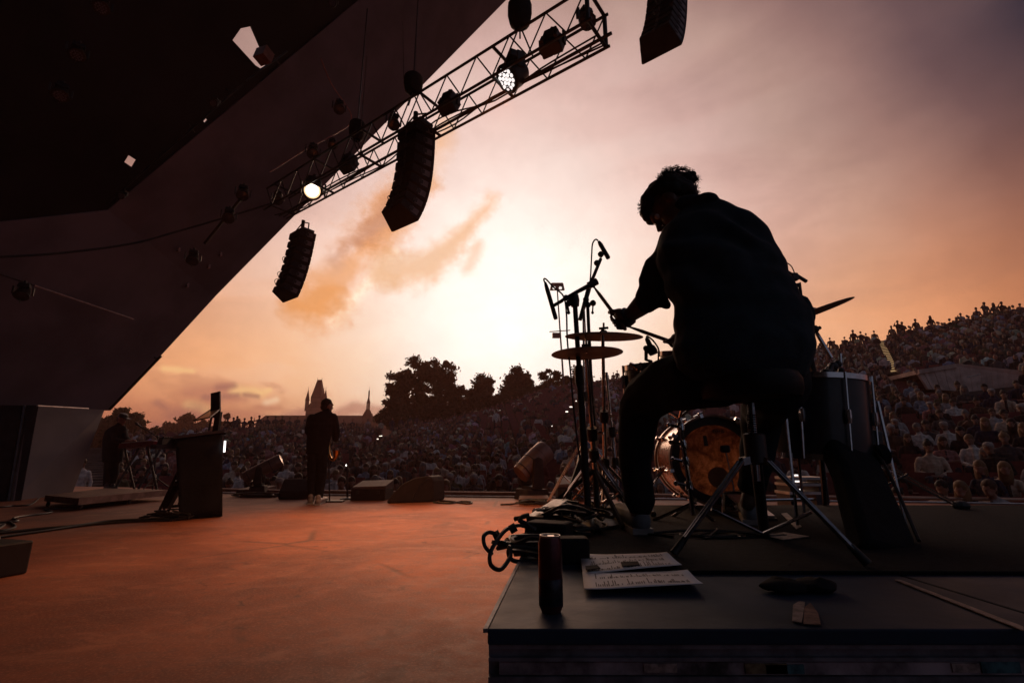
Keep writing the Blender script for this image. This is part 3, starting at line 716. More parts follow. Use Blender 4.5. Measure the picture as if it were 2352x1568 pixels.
for a, b in ((0, 1), (1, 2), (2, 3), (3, 0)): MB().tube([q[a], q[b]], .008, 6).build('frame', M_BLACK, tb_)
MB().tube([P(486, 956, y5 + .2), P(480, 988, y5 + .2)], .014, 6).build('support', M_BLACK, tb_)
# things shelved on and leaned against its open side
sh = thing('open_shelf', lp(-.25, .25, hL - .1), 'black pull-out shelf with a small mixer jutting from the lectern', 'shelf')
MB().box(lp(-.2, .3, hL - .12), (.3, .35, .05), LR).build('tray', M_BLACK, sh); MB().box(lp(-.16, .3, hL - .05), (.2, .3, .09), LR, (.9, .7)).build('mixer', M_METAL, sh)
for i in range(4): MB().tube([lp(-.26 + .05 * i, .18, hL - .012), lp(-.26 + .05 * i, .18, hL + .0)], .008, 6).build('knob', M_BLACK, sh)
ls = thing('folded_stand', G(372, 1196), 'folded black microphone stand leaning against the open side of the lectern', 'stand')
a, b = G(368, 1180), P(413, 1075, y5 + .25)
for k_, (d0, d1) in enumerate(((0, 0), (.04, .02), (.09, .05))): MB().tube([a + V((d0 - .02, d1, .03)), b + V((d1, d0, 0))], .014 + .004 * (k_ == 0), 6).build('leg', M_BLACK, ls)
MB().box(a.lerp(b, .35) + V((.07, 0, .05)), (.10, .08, .34), Matrix.Rotation(.42, 3, 'Y')).build('bracket', M_BLACK, ls)
MB().tube([a + V((-.02, 0, .08)), a + V((.22, .05, .1))], .02, 6).build('clamp', M_METAL, ls)
MB().torus(a + V((.28, 0, .12)), (0, 1, .3), .06, .009, 20, 6).build('ring', M_BLACK, ls)
rnd = random.Random(5)
def tangle(name, c, rx, ry, h, n, r, label, m=M_RUB):
    mb = MB()
    for q in range(n):
        a0 = rnd.uniform(0, 6.28); pts = []
        e, f = rnd.uniform(.25, 1), rnd.uniform(.25, 1); zz = rnd.uniform(.1, 1) * h
        for j in range(9):
            t = a0 + j * rnd.uniform(.5, .85)
            pts.append(V(c) + V((cos(t) * rx * e + rnd.uniform(-.1, .1) * rx, sin(t) * ry * f + rnd.uniform(-.1, .1) * ry, max(r, zz * (1 - .4 * abs(cos(t))) + rnd.uniform(-.12, .12) * h))))
        mb.tube(smooth_path(pts, 4), r, 5)
    return tag(mb.build(name, m, None, True), label, 'cables')
tangle('cable_tangle', G(385, 1194), .32, .2, .12, 7, .009, 'tangle of black cables at the foot of the lectern')
def floor_cable(pts, r, label, z=.0, grp='cables lying on the stage floor'):
    return tag(MB().tube(smooth_path([G(u, v) + V((0, 0, r)) for u, v in pts], 7), r, 6).build('floor_cable', M_RUB, None, True), label, 'cable', grp)
floor_cable([(400, 1193), (330, 1196), (250, 1200), (160, 1212), (80, 1219), (-40, 1232)], .016, 'upper of the two thick black cables running from the lectern to the left')
floor_cable([(395, 1197), (300, 1200), (200, 1208), (100, 1222), (0, 1236), (-60, 1246)], .013, 'lower thick black cable running from the lectern to the left')
floor_cable([(260, 1158), (190, 1166), (105, 1171), (118, 1178), (60, 1186), (30, 1192), (40, 1198), (0, 1202), (-50, 1206)], .012, 'thin wavy black cable crossing the floor below the rolling platform')
floor_cable([(90, 1144), (70, 1160), (30, 1163), (0, 1166), (-40, 1167)], .012, 'short cable curling from the platform to the left frame edge')
floor_cable([(20, 1200), (34, 1213), (-10, 1222), (10, 1206), (-30, 1215)], .012, 'loose cable coil at the left frame edge')
floor_cable([(995, 1155), (1035, 1157), (1060, 1153), (1083, 1154), (1075, 1158), (1035, 1153), (1010, 1151)], .014, 'cable loop lying right of the domed floor monitor')

# ------------------------------------------------------------------ floor monitors, boxes and beam lights at the stage edge
M_WEDGE = mat('monitor_paint', (.028, .020, .020), .7, var=.3, bump=.1)
def wedge(u0, u1, vb, vt, label, yaw=0.0, dep=.55, skew=.25, nm='floor_monitor'):
    a, b = G(u0, vb), G(u1, vb); y = (a.y + b.y) / 2; w = abs(b.x - a.x); h = (P(u0, vt, y) - a).z; c = (a + b) / 2
    R = Matrix.Rotation(yaw, 3, 'Z'); o = thing(nm, c, label, 'speaker', 'floor monitors along the stage edge')
    f = lambda x, yy, z: c + R @ V((x * w / 2, yy * dep, z * h))
    side = [(0, 0), (.0, .35), (.45, 1.0), (.72, .95), (1, .35), (1, 0)]
    lo = [f(-1, p[0], p[1]) for p in side]; MB().prism(lo, f(1, 0, 0) - f(-1, 0, 0)).build('cabinet', M_WEDGE, o, bevel=.02)
    nn = (f(-1, .45, 1) - f(-1, 0, .35)).cross(f(1, 0, .35) - f(-1, 0, .35))
    MB().slab([f(-.88, .04, .42), f(.88, .04, .42), f(.88, .42, .97), f(-.88, .42, .97)], nn if nn.y < 0 else -nn, .014).build('grille', M_GRIL, o)
    for s in (-1, 1): MB().box(f(s * 1.0, .5, .5), (.02, .12, .05), R).build('handle', M_BLACK, o)
    return o
wedge(640, 706, 1146, 1100, 'dark domed floor monitor behind the saxophone player', .15)
# the big rounded monitor
a, b = G(888, 1156), G(996, 1152); w = (b - a).length; y = a.y
o = thing('floor_monitor', (a + b) / 2, 'large domed floor monitor right of the saxophone player', 'speaker', 'floor monitors along the stage edge')
prof = [(0, 0), (1, 0), (.995, .35), (.975, .78), (.93, .97), (.84, 1.0), (.55, .93), (.3, .72), (.1, .35), (0, .1)]
hh = (P(980, 1094, y) - a).z
MB().prism([a + (b - a) * x + V((0, 0, z * hh)) for x, z in prof], V((.12, .5, 0))).build('cabinet', M_WEDGE, o, bevel=.025)
cx = a + (b - a) * .88 + V((0, -.012, 0)); MB().tube(smooth_path([a + (b - a) * x + V((0, -.006, z * hh)) for x, z in ((.55, .02), (.62, .4), (.75, .75), (.92, .96))], 5), .008, 5).build('edge_trim', M_METAL, o)
def flight(u0, u1, vb, vt, label, dep=.5, lean=.12, nm='equipment_box', yaw=0.0):
    a, b = G(u0, vb), G(u1, vb); y = (a.y + b.y) / 2; w = abs(b.x - a.x); h = (P((u0 + u1) / 2, vt, y) - a).z; c = (a + b) / 2
    R = Matrix.Rotation(yaw, 3, 'Z'); o = thing(nm, c, label, 'box')
    MB().box(c + R @ V((0, dep / 2, h * .42)), (w, dep, h * .84), R).build('body', M_WEDGE, o, bevel=.01)
    MB().hexa([c + R @ V(p) for p in ((-w / 2, 0, h * .85), (w / 2, 0, h * .85), (w / 2, dep, h * .85), (-w / 2, dep, h * .85), (-w * .47, .02, h), (w * .5, .0, h + lean * .2), (w * .5, dep, h + lean), (-w * .47, dep, h + lean * .8))]).build('lid', mat('box_lid', (.10, .06, .055), .65), o)
    for t in (-.3, .3): MB().box(c + R @ V((w * t, -.008, h * .6)), (.05, .015, .06), R).build('latch', M_METAL, o)
    return o
flight(804, 884, 1149, 1118, 'low dark box with sloping lid between the two right floor monitors', .6, .10)
flight(541, 602, 1136, 1124, 'flat dark box behind the lectern near the stage edge', .6, .05)
tangle('cable_tangle', G(600, 1141), .55, .25, .10, 8, .014, 'low heap of cables behind the lectern at the stage edge')
M_TUBE = mat('beam_housing', (.22, .13, .10), .45, .2, var=.2)
def beam_light(base, h, aim, L, r, label):
    base = V(base); aim = V(aim).normalized(); o = thing('beam_light', base, label, 'stage light', 'beam lights at the stage edge')
    R = frame((aim.x, aim.y, 0)); x = R @ V((1, 0, 0)); c = base + V((0, 0, h))
    MB().box(base + V((0, 0, .09)), (r * 2.6, r * 2.4, .18), R, (.85, .85)).build('base', M_WEDGE, o, bevel=.015)
    MB().box(base + V((0, 0, .2)), (r * 1.7, r * 1.2, .05), R).build('turntable', M_METAL, o)
    for s in (-1, 1): MB().prism([c + x * s * r * 1.05 + R @ V(q) for q in ((0, -r * .6, -h + .2), (0, r * .6, -h + .2), (0, r * .42, r * .35), (0, 0, r * .55), (0, -r * .42, r * .35))], x * s * r * .28).build('yoke_arm', M_WEDGE, o, bevel=.01)
    hd = MB().lathe([(r * .55, -L * .45), (r * .86, -L * .42), (r * .95, -L * .1), (r, L * .2), (r, L * .5), (r * .9, L * .55)], c, aim, 24).build('head', M_TUBE, o, True)
    for t in (-.3, 0, .28): MB().torus(c + aim * L * t, aim, r * .97, .008, 24, 5).build('seam_ring', M_METAL, hd)
    MB().lathe([(r * .86, 0), (r * .86, .01), (.01, .02)], c + aim * L * .55, aim, 24).build('lens', M_LENS, hd, True)
bl = G(1222, 1146); beam_light(bl, .62, V((.62, .30, .55)), .72, .20, 'large tan moving beam light tilted up at the stage edge beside the cymbal stands')
bl = G(592, 1136); beam_light(bl, .48, V((.75, .2, .42)), .75, .13, 'slim moving beam light tilted up behind the lectern')
flight(1192, 1262, 1158, 1145, 'flat dark cable box under the tan beam light', .35, .03)
tangle('cable_tangle', G(1228, 1160), .38, .14, .10, 8, .010, 'cable heap below the tan beam light')
floor_cable([(1150, 1160), (1180, 1158), (1205, 1152), (1225, 1148)], .012, 'cable trailing left from the tan beam light')
flight(1282, 1345, 1151, 1112, 'grey slanted box standing behind the cymbal stands', .5, .12)
# microphone posts by the saxophone player
q = G(798, 1146); stand('microphone_stand', [q, P(798, 1062, q.y)], .018, 'thin straight stand with a small white light right of the saxophone player', foot=.13)
tag(MB().ball(P(796, 1068, q.y), .02, seg=8, n=6).build('marker_light', mat('marker_lamp', (1, .93, .85), .3, emit=2.5, var=0)), 'tiny white lamp on the thin stand right of the saxophone player', 'lamp')
q = G(757, 1152); stand('microphone_stand', [q, P(755, 1050, q.y)], .012, 'thin straight stand with a flat plate base before the saxophone player')
tag(MB().box(q + V((.02, 0, .012)), (.42, .22, .022), Matrix.Rotation(.1, 3, 'Z')).build('stand_plate', M_BLACK), 'flat black plate base at the feet of the saxophone player', 'plate')
# case at the lower left corner
q = G(8, 1348) + V((-.33, 0, 0))
fc = thing('flight_case', q, 'dark flight case cut by the left frame edge with cables on top', 'case')
MB().box(q + V((-.12, .2, .10)), (.42, .4, .20), Matrix.Rotation(-.25, 3, 'Z')).build('body', M_BLACK, fc, bevel=.012)
MB().box(q + V((.065, .12, .10)), (.02, .05, .20), Matrix.Rotation(-.25, 3, 'Z')).build('corner_edge', M_ALU, fc)
for z in (.05, .15): MB().box(q + V((.09, .12, z)), (.02, .04, .03), Matrix.Rotation(-.25, 3, 'Z')).build('latch', M_BLACK, fc)
tag(MB().ball(q + V((-.02, .2, .225)), (.05, .05, .03), seg=14, n=8).build('pale_dome', M_ALU), 'small pale dome lying on the flight case at the left frame edge', 'lamp')
# ------------------------------------------------------------------ bodies
class Body:
    """Limbs as tapered chains, grown together into one continuous skin by a voxel remesh."""
    def __init__(s): s.b = []                           # (tag, [(point, rx, ry, xdir)])
    def limb(s, tg, pts):                               # pts: (point, radius)
        s.b.append((tg, [(V(p), r, r, None) for p, r in pts])); return s
    def loft(s, tg, pts, xd=(1, 0, 0)):                 # pts: (centre, half width, half depth)
        s.b.append((tg, [(V(p), a, b, V(xd)) for p, a, b in pts])); return s
    def stack(s, tg, pts):                              # level slices: (centre, half width, half depth)
        s.b.append((tg, [(V(p), a, b, 'level') for p, a, b in pts])); return s
    def ball(s, tg, c, r, R=None): s.b.append((tg, [('ball', V(c), r, R)])); return s
    def raw(s, tags=None, grow=0.0, seg=12):
        mb = MB()
        for tg, ch in s.b:
            if tags and tg not in tags: continue
            if ch[0][0] == 'ball':
                _, c, r, R = ch[0]; mb.ball(c, tuple(q + grow for q in r) if isinstance(r, tuple) else r + grow, R, seg, 8); continue
            rg = []; n = len(ch); up = None
            if ch[0][3] == 'level':
                for p, a, b, _ in ch: rg.append([p + V((cos(2 * pi * j / 20) * (a + grow), sin(2 * pi * j / 20) * (b + grow), 0)) for j in range(20)])
                mb.rings(rg); continue
            for i, (p, a, b, xd) in enumerate(ch):
                d = (ch[min(i + 1, n - 1)][0] - ch[max(i - 1, 0)][0]).normalized()
                x = xd - d * xd.dot(d) if xd is not None else (d.orthogonal() if up is None else up - d * up.dot(d))
                x.normalize(); up = x; y = d.cross(x); a += grow; b += grow
                if i == 0:
                    for f in (.98, .7): rg.append([p - d * min(a, b) * f + (x * cos(2 * pi * j / seg) * a + y * sin(2 * pi * j / seg) * b) * sqrt(1 - f * f) for j in range(seg)])
                rg.append([p + x * cos(2 * pi * j / seg) * a + y * sin(2 * pi * j / seg) * b for j in range(seg)])
                if i == n - 1:
                    for f in (.7, .98): rg.append([p + d * min(a, b) * f + (x * cos(2 * pi * j / seg) * a + y * sin(2 * pi * j / seg) * b) * sqrt(1 - f * f) for j in range(seg)])
            mb.rings(rg)
        return mb
    def bone_tag(s, c):
        best, bt = 1e9, None
        for tg, ch in s.b:
            if ch[0][0] == 'ball':
                r = ch[0][2]; d = (c - ch[0][1]).length - (max(r) if isinstance(r, tuple) else r)
                if d < best: best, bt = d, tg
                continue
            for (p, a, b, _), (q, a2, b2, _) in zip(ch, ch[1:]):
                pq = q - p; t = max(0, min(1, (c - p).dot(pq) / max(pq.length_squared, 1e-9)))
                d = (c - p - pq * t).length - ((max(a, b) * .5 + min(a, b) * .5) * (1 - t) + (max(a2, b2) * .5 + min(a2, b2) * .5) * t)
                if d < best: best, bt = d, tg
        return bt
    def mesh(s, name, vox, matmap=None, tags=None, grow=0.0, smooth=3, wrinkle=0.0, wscale=9.0, seg=12, mats=None, fold=None):
        mb = s.raw(tags, grow, seg)
        me = bpy.data.meshes.new(name + '_raw'); me.from_pydata([tuple(p) for p in mb.v], [], mb.f)
        bm = bmesh.new(); bm.from_mesh(me); bmesh.ops.recalc_face_normals(bm, faces=bm.faces); bm.to_mesh(me); bm.free()
        o = bpy.data.objects.new(name + '_raw', me); col.objects.link(o)
        r = o.modifiers.new('r', 'REMESH'); r.mode = 'VOXEL'; r.voxel_size = vox
        if smooth: sm = o.modifiers.new('s', 'SMOOTH'); sm.factor = .5; sm.iterations = smooth
        dg = bpy.context.evaluated_depsgraph_get(); out = bpy.data.meshes.new_from_object(o.evaluated_get(dg)); out.name = name
        bpy.data.objects.remove(o); bpy.data.meshes.remove(me)
        if wrinkle:
            out.update(); ns = [v.normal.copy() for v in out.vertices]
            for v, nn in zip(out.vertices, ns):
                w = mnoise.noise(V(v.co) * wscale) * .6 + mnoise.noise(V((v.co.x * wscale * .6, v.co.y * wscale * .6, v.co.z * wscale * 2.6)) + V((5, 3, 1))) * .6
                if fold: w += fold(v.co)
                v.co += nn * w * wrinkle
        out.materials.clear()
        if matmap:
            for m_ in mats: out.materials.append(m_)
            out.polygons.foreach_set('material_index', [matmap[s.bone_tag(p.center)] for p in out.polygons])
        elif mats:
            for m_ in mats: out.materials.append(m_)
        out.polygons.foreach_set('use_smooth', [True] * len(out.polygons)); out.update()
        return out
def mesh_obj(name, me, parent=None, loc=(0, 0, 0)):
    o = bpy.data.objects.new(name, me); col.objects.link(o); o.location = loc
    if parent is not None: o.parent = parent
    return o

M_SKIN = mat('skin', (.22, .11, .075), .55, var=.15)
M_TOP = mat('clothing_top', (1, 1, 1), .9, var=.3, scale=14, objcol=True, bump=.1)
M_TROU = mat('clothing_trousers', (.030, .034, .050), .9, var=.3)
M_SHOE = mat('shoe', (.05, .045, .045), .6)
HAIRC = {'dark': mat('hair_dark', (.014, .010, .009), .65), 'brown': mat('hair_brown', (.05, .028, .016), .65), 'fair': mat('hair_fair', (.15, .085, .04), .6), 'grey': mat('hair_grey', (.13, .12, .115), .7)}
def sit_body(pose, fem=False):
    B = Body(); w = .185 if fem else .21; ln = {'upright': .06, 'leaning': .26, 'slumped': -.10, 'folded': .02, 'phone': .08, 'turned': .0}[pose]
    nk = V((0, ln, .99)); sh = V((0, ln * .85, .90))
    B.loft('top', [((0, -.02, .44), .175, .13), ((0, ln * .2, .58), w * .82, .115), ((0, ln * .6, .78), w * .95, .125), ((sh.x, sh.y, sh.z + .02), w * .8, .09), ((nk.x, nk.y, nk.z - .02), .07, .065)])
    hd = nk + V((.04 if pose == 'turned' else 0, .035 + ln * .2, .155 if pose != 'leaning' else .135))
    B.limb('skin', [(nk - V((0, 0, .05)), .056), (hd - V((0, .01, .06)), .06)])
    B.ball('skin', hd, (.075, .092, .11)); B.ball('skin', hd + V((0, .088, -.015)), .018); B.ball('skin', hd + V((0, .06, -.075)), (.045, .04, .04))
    for s in (-1, 1): B.ball('skin', hd + V((s * .078, -.01, -.01)), (.014, .024, .032)); B.ball('eye', hd + V((s * .033, .083, .012)), (.017, .010, .010))
    B.limb('eye', [(hd + V((-.018, .088, -.052)), .007), (hd + V((.018, .088, -.052)), .007)])
    if pose in ('folded', 'turned', 'slumped', 'leaning'): B.limb('inner', [(V((0, .105 + ln * .3, .56)), .035), (V((0, .118 + ln * .62, .74)), .038), (V((0, .085 + ln * .9, .93)), .034)])
    for s in (-1, 1):
        S = sh + V((s * w * .93, 0, 0))
        if pose == 'folded': El, Hn = S + V((s * .06, .04, -.27)), sh + V((-s * .10, .20, -.22))
        elif pose == 'phone' and s > 0: El, Hn = S + V((.05, .10, -.22)), sh + V((.05, .32, -.05))
        elif pose == 'leaning': El, Hn = V((s * .24, .30, .58)), V((s * .07, .48, .56))
        else: El, Hn = S + V((s * .07, .03, -.27)), V((s * .09, .30, .56))
        B.limb('top', [(S - V((s * .02, 0, .02)), .066), (S.lerp(El, .5), .057), (El, .05), (El.lerp(Hn, .8), .04)])
        B.limb('skin', [(El.lerp(Hn, .78), .034), (Hn, .030), (Hn + (Hn - El).normalized() * .055, .036), (Hn + (Hn - El).normalized() * .10, .024)])
        K = V((s * (.10 if fem else .15), .43, .50)); F = V((s * .11, .40, .07))
        B.limb('trou', [((s * .09, 0, .47), .095), (K * .5 + V((s * .05, 0, .24)), .08), (K, .064), (K.lerp(F, .45), .06), (F, .045)])
        B.limb('shoe', [(F + V((0, -.02, -.02)), .042), (F + V((s * .02, .13, -.035)), .034)])
    return B, hd
def stand_body(pose, fem=False):
    B = Body(); w = .17 if fem else .20
    B.loft('top', [((0, 0, .88), .155, .11), ((0, 0, 1.05), w * .8, .105), ((0, .0, 1.25), w * .95, .12), ((0, -.01, 1.39), w * .82, .09), ((0, 0, 1.47), .065, .06)])
    hd = V((0, .03, 1.63)); B.limb('skin', [((0, 0, 1.44), .055), (hd - V((0, .01, .06)), .058)]); B.ball('skin', hd, (.075, .092, .11)); B.ball('skin', hd + V((0, .088, -.015)), .018)
    for s in (-1, 1):
        S = V((s * w * .93, -.01, 1.38))
        if pose == 'crossed': El, Hn = S + V((s * .07, .05, -.26)), V((-s * .09, .2, 1.16))
        elif pose == 'raised' and s > 0: El, Hn = S + V((.12, .16, -.12)), S + V((.05, .38, .08))
        else: El, Hn = S + V((s * .07, -.02, -.29)), S + V((s * .07, .07, -.54))
        B.limb('top', [(S - V((s * .02, 0, .02)), .063), (El, .048), (El.lerp(Hn, .75), .04)]); B.limb('skin', [(El.lerp(Hn, .72), .034), (Hn, .03), (Hn + (Hn - El).normalized() * .08, .032)])
        B.limb('trou', [((s * .085, 0, .90), .095), ((s * .10, .02, .52), .065), ((s * .11, -.01, .10), .045)]); B.limb('shoe', [((s * .11, -.03, .05), .045), ((s * .13, .13, .035), .034)])
    return B, hd
def hair_mesh(name, hd, kind, rnd):
    mb = MB(); c = V(hd)
    R = Matrix.Rotation(-.35, 3, 'X')
    mb.ball(c + V((0, -.014, .036)), (.090, .106, .100), R, 12, 8); mb.ball(c + V((0, -.05, -.03)), (.078, .06, .07), None, 10, 6)
    if kind == 'long':
        mb.rings([[c + V((cos(t) * a, -.035 + sin(t) * b, z)) for t in [2 * pi * j / 10 for j in range(10)]] for z, a, b in ((.06, .085, .07), (-.05, .10, .075), (-.18, .105, .07), (-.28, .07, .05))])
    if kind == 'bun': mb.ball(c + V((0, -.06, .12)), (.05, .05, .05), None, 8, 6)
    if kind == 'cap':
        mb.lathe([(.096, 0), (.094, .04), (.07, .085), (.01, .10)], c + V((0, 0, .03)), (0, -.1, 1), 12); mb.prism([c + V((x, y, .04)) for x, y in ((-.07, .07), (.07, .07), (.05, .16), (-.05, .16))], (0, 0, .012))
    me = bpy.data.meshes.new(name); o = 0
    me.from_pydata([tuple(v + V((mnoise.noise(v * 25), mnoise.noise(v * 25 + V((9, 0, 0))), mnoise.noise(v * 25 + V((0, 9, 0))))) * .012) for v in mb.v], [], mb.f)
    me.polygons.foreach_set('use_smooth', [True] * len(me.polygons)); return me

MM4 = {'top': 0, 'skin': 1, 'trou': 2, 'shoe': 3, 'eye': 4, 'inner': 5}; MATS4 = [M_TOP, M_SKIN, M_TROU, M_SHOE, HAIRC['dark'], mat('inner_shirt', (.03, .026, .03), .9)]
rnd = random.Random(21)
PROTO = []                                             # (pose words, standing, body mesh, {hair style: mesh})
for pose, fem in (('upright', 0), ('upright', 1), ('leaning', 0), ('leaning', 1), ('slumped', 0), ('folded', 0), ('folded', 1), ('phone', 1), ('turned', 0), ('turned', 1)):
    B, hd = sit_body(pose, bool(fem)); me = B.mesh('seated_body', .016, MM4, mats=MATS4, smooth=2, wrinkle=.012, wscale=11)
    words_ = {'upright': 'sitting upright', 'leaning': 'leaning forward', 'slumped': 'leaning back', 'folded': 'with folded arms', 'phone': 'holding a phone', 'turned': 'sitting turned aside'}[pose]
    PROTO.append((words_, False, me, hd, fem))
for pose, fem in (('plain', 0), ('plain', 1), ('crossed', 0), ('raised', 0)):
    B, hd = stand_body(pose, bool(fem)); me = B.mesh('standing_body', .020, MM4, mats=MATS4, smooth=2, wrinkle=.010, wscale=10)
    PROTO.append(({'plain': 'standing', 'crossed': 'standing arms crossed', 'raised': 'raising an arm'}[pose], True, me, hd, fem))
HAIRM = {}
def hair_for(pi_, style, colour):
    k_ = (pi_, style, colour)
    if k_ not in HAIRM:
        me = hair_mesh('hair', PROTO[pi_][3], style, rnd); me.materials.append(mat('cap_cloth', (.30, .27, .25), .8) if style == 'cap' else HAIRC[colour]); HAIRM[k_] = me
    return HAIRM[k_]
COLS = {'white': (.50, .46, .43), 'cream': (.44, .34, .26), 'pale grey': (.30, .28, .28), 'dark grey': (.055, .052, .056), 'black': (.014, .013, .015), 'navy': (.018, .022, .045), 'dark red': (.12, .022, .022),
        'brown': (.085, .048, .032), 'olive': (.055, .055, .030), 'pale blue': (.17, .21, .27), 'rose': (.28, .13, .12)}
CW = [('white', 11), ('cream', 9), ('pale grey', 11), ('dark grey', 20), ('black', 24), ('navy', 12), ('dark red', 4), ('brown', 9), ('olive', 6), ('pale blue', 7), ('rose', 5)]

# ------------------------------------------------------------------ seats of the arena: every slot of every row in view
M_SEAT = mat('seat_shell', (.15, .034, .032), .6, var=.3)
def seat_mesh():
    mb = MB(); mb.box((0, .04, .43), (.46, .42, .05)); mb.box((0, -.20, .66), (.46, .05, .44), Matrix.Rotation(.12, 3, 'X'), (.86, 1)); mb.box((0, 0, .2), (.06, .3, .4))
    me = bpy.data.meshes.new('arena_seat'); me.from_pydata([tuple(p) for p in mb.v], [], mb.f); me.materials.append(M_SEAT); return me
SEATM = seat_mesh()
AISLES = [[(796, 1068), (830, 1043), (874, 1010), (905, 985)], [(1263, 991), (1300, 955), (1326, 931)], [(2055, 858), (2042, 825), (2025, 792)]]
def near_aisle(u, v):
    for al in AISLES:
        for (a, b), (c, d) in zip(al, al[1:]):
            t = max(0, min(1, ((u - a) * (c - a) + (v - b) * (d - b)) / ((c - a) ** 2 + (d - b) ** 2)))
            if abs(u - a - t * (c - a)) + abs(v - b - t * (d - b)) < (17 if c < 1900 else 18): return True
    return False
BLOCK = [(2095, 848), (2190, 832), (2360, 846), (2360, 915), (2240, 900), (2125, 892)]
def inside(u, v, poly):
    c = False
    for (a, b), (x, y) in zip(poly, poly[1:] + poly[:1]):
        if (b > v) != (y > v) and u < (x - a) * (v - b) / (y - b) + a: c = not c
    return c
SLOTS = []
for k_ in range(0, 54):
    a = -38.0
    while a < 50.5:
        r = rbeg(a) + k_ * ROW + .40
        if r < rtop(a) + .2:
            p = V((sin(radians(a)) * r, cos(radians(a)) * r, 0)); p.z = zprof(a, rbeg(a) + k_ * ROW)
            u, v, D = proj(p + V((0, 0, .9)))
            if -40 < u < 2400 and not near_aisle(u, v + 8) and not inside(u, v, BLOCK): SLOTS.append((k_, a, p, u, v, D))
        a += math.degrees(.58 / r)
ORD = 'first second third fourth fifth sixth seventh eighth ninth tenth eleventh twelfth thirteenth fourteenth fifteenth sixteenth seventeenth eighteenth nineteenth twentieth'.split()
def ordw(i):
    if i < 20: return ORD[i]
    t, u = divmod(i + 1, 10); tens = {2: 'twenty', 3: 'thirty', 4: 'forty', 5: 'fifty', 6: 'sixty', 7: 'seventy', 8: 'eighty', 9: 'ninety'}
    return (tens[t] + '-' + ORD[u - 1]) if u else {20: 'twentieth', 30: 'thirtieth', 40: 'fortieth', 50: 'fiftieth', 60: 'sixtieth'}.get(i + 1, 'last')
ZONES = [(0, 340, 'beside the keyboardist'), (340, 560, 'behind the lectern'), (560, 800, 'behind the saxophonist'), (800, 1000, 'above the monitors'), (1000, 1290, 'above the beam light'),
         (1290, 1430, 'behind the cymbals'), (1430, 1860, 'behind the drummer'), (1860, 2090, 'behind the floor tom'), (2090, 2500, 'near the right edge')]
def zone(u):
    for a, b, w in ZONES:
        if u < b: return w
    return ZONES[-1][2]
def density(a, k_, u, v):
    if 1100 < u < 1330 and 868 < v < 1000: return .20      # the half-empty block under the trees
    if 1860 < u and v < 835: return .8
    if u > 1860: return .74
    if u < 560: return .35 if v < 1010 else .6
    return .66 if v > 960 else .42
random.seed(77)
people, seats = [], []
for s in SLOTS:
    k_, a, p, u, v, D = s
    seats.append(s)
    if random.random() < density(a, k_, u, v) * (.35 if rtop(a) - rbeg(a) - k_ * ROW < 2.2 and u < 1850 else 1): people.append(s)
# spectators the photograph singles out: head place, clothing, hair, pose index, wording
SPECIAL = [((2131, 1030), 'cream', 'dark', 'bun', 0, 'woman in a puffy cream jacket sitting at the stage edge, right of the gig bag', 1.08),
           ((2110, 985), 'white', 'grey', 'short', 8, 'grey-haired person in a bright white shirt, behind the cream jacket', 1.0),
           ((2174, 985), 'white', 'dark', 'cap', 8, 'person in a pale cap and white top, right of the white-shirted grey-haired person', 1.0),
           ((2047, 993), 'brown', 'dark', 'cap', 0, 'person in a pale cap and brown top just right of the gig bag', 1.0),
           ((2165, 1018), 'rose', 'brown', 'long', 6, 'long-haired person in a rose top right behind the cream jacket', 1.0),
           ((2040, 1060), 'black', 'dark', 'long', 3, 'dark-haired person in black left of the cream jacket, looking aside', 1.0),
           ((2262, 1090), 'navy', 'fair', 'long', 9, 'fair-haired person in navy near the right frame edge, head turned left', 1.05),
           ((2225, 1140), 'black', 'fair', 'long', 3, 'long fair-haired person in black low at the stage pipe', 1.08),
           ((2305, 1155), 'pale grey', 'brown', 'short', 2, 'person in a pale grey jacket bending low at the right frame corner', 1.1),
           ((2280, 1045), 'black', 'dark', 'cap', 8, 'person in black with a dark cap above the fair-haired one', 1.02),
           ((2330, 890), 'navy', 'dark', 'short', 2, 'dark-clothed person sitting below the concrete block, rightmost of two', 1.0),
           ((2262, 892), 'navy', 'dark', 'short', 0, 'dark-clothed person sitting below the concrete block, leftmost of two', 1.0),
           ((1237, 958), 'white', 'fair', 'long', 1, 'person in a white top sitting alone among empty seats above the beam light', 1.0),
           ((1140, 945), 'white', 'brown', 'short', 10, 'person in a white shirt standing on the slope above the dark monitors', 1.0),
           ((190, 1062), 'white', 'brown', 'short', 10, 'person in a white hooded top standing beside the grey side board', 1.0),
           ((860, 1105), 'rose', 'grey', 'short', 0, 'person in rose sitting just above the low dark box', 1.0),
           ((1305, 1108), 'brown', 'fair', 'long', 9, 'fair long-haired person right of the beam light', 1.05)]
def near_special(u, v, D):
    return any(abs(u - x[0][0]) < 17 * 14 / max(D, 10) and -16 * 14 / D < v - x[0][1] < 40 * 14 / D for x in SPECIAL)
people = [s for s in people if not near_special(s[3], s[4] - 30 * 14 / s[5], s[5])]
CROWD = []
def wchoice(tab):
    t = random.uniform(0, sum(w for _, w in tab))
    for n_, w in tab:
        t -= w
        if t <= 0: return n_
    return tab[-1][0]
for k_, a, p, u, v, D in people:
    pi_ = random.choice([0, 0, 1, 1, 2, 3, 4, 5, 6, 7, 8, 9]); fem = PROTO[pi_][4]
    hs = random.choice(['long', 'long', 'bun'] if fem else ['short', 'short', 'short', 'cap']); hc = wchoice([('dark', 5), ('brown', 5), ('fair', 3), ('grey', 2)])
    CROWD.append(dict(p=p + V((random.uniform(-.08, .08), random.uniform(-.05, .05), 0)), pi=pi_, c=wchoice(CW), hs=hs, hc=hc, D=D, u=u, v=v, row=k_, a=a, sc=random.uniform(.93, 1.07), lab=None))
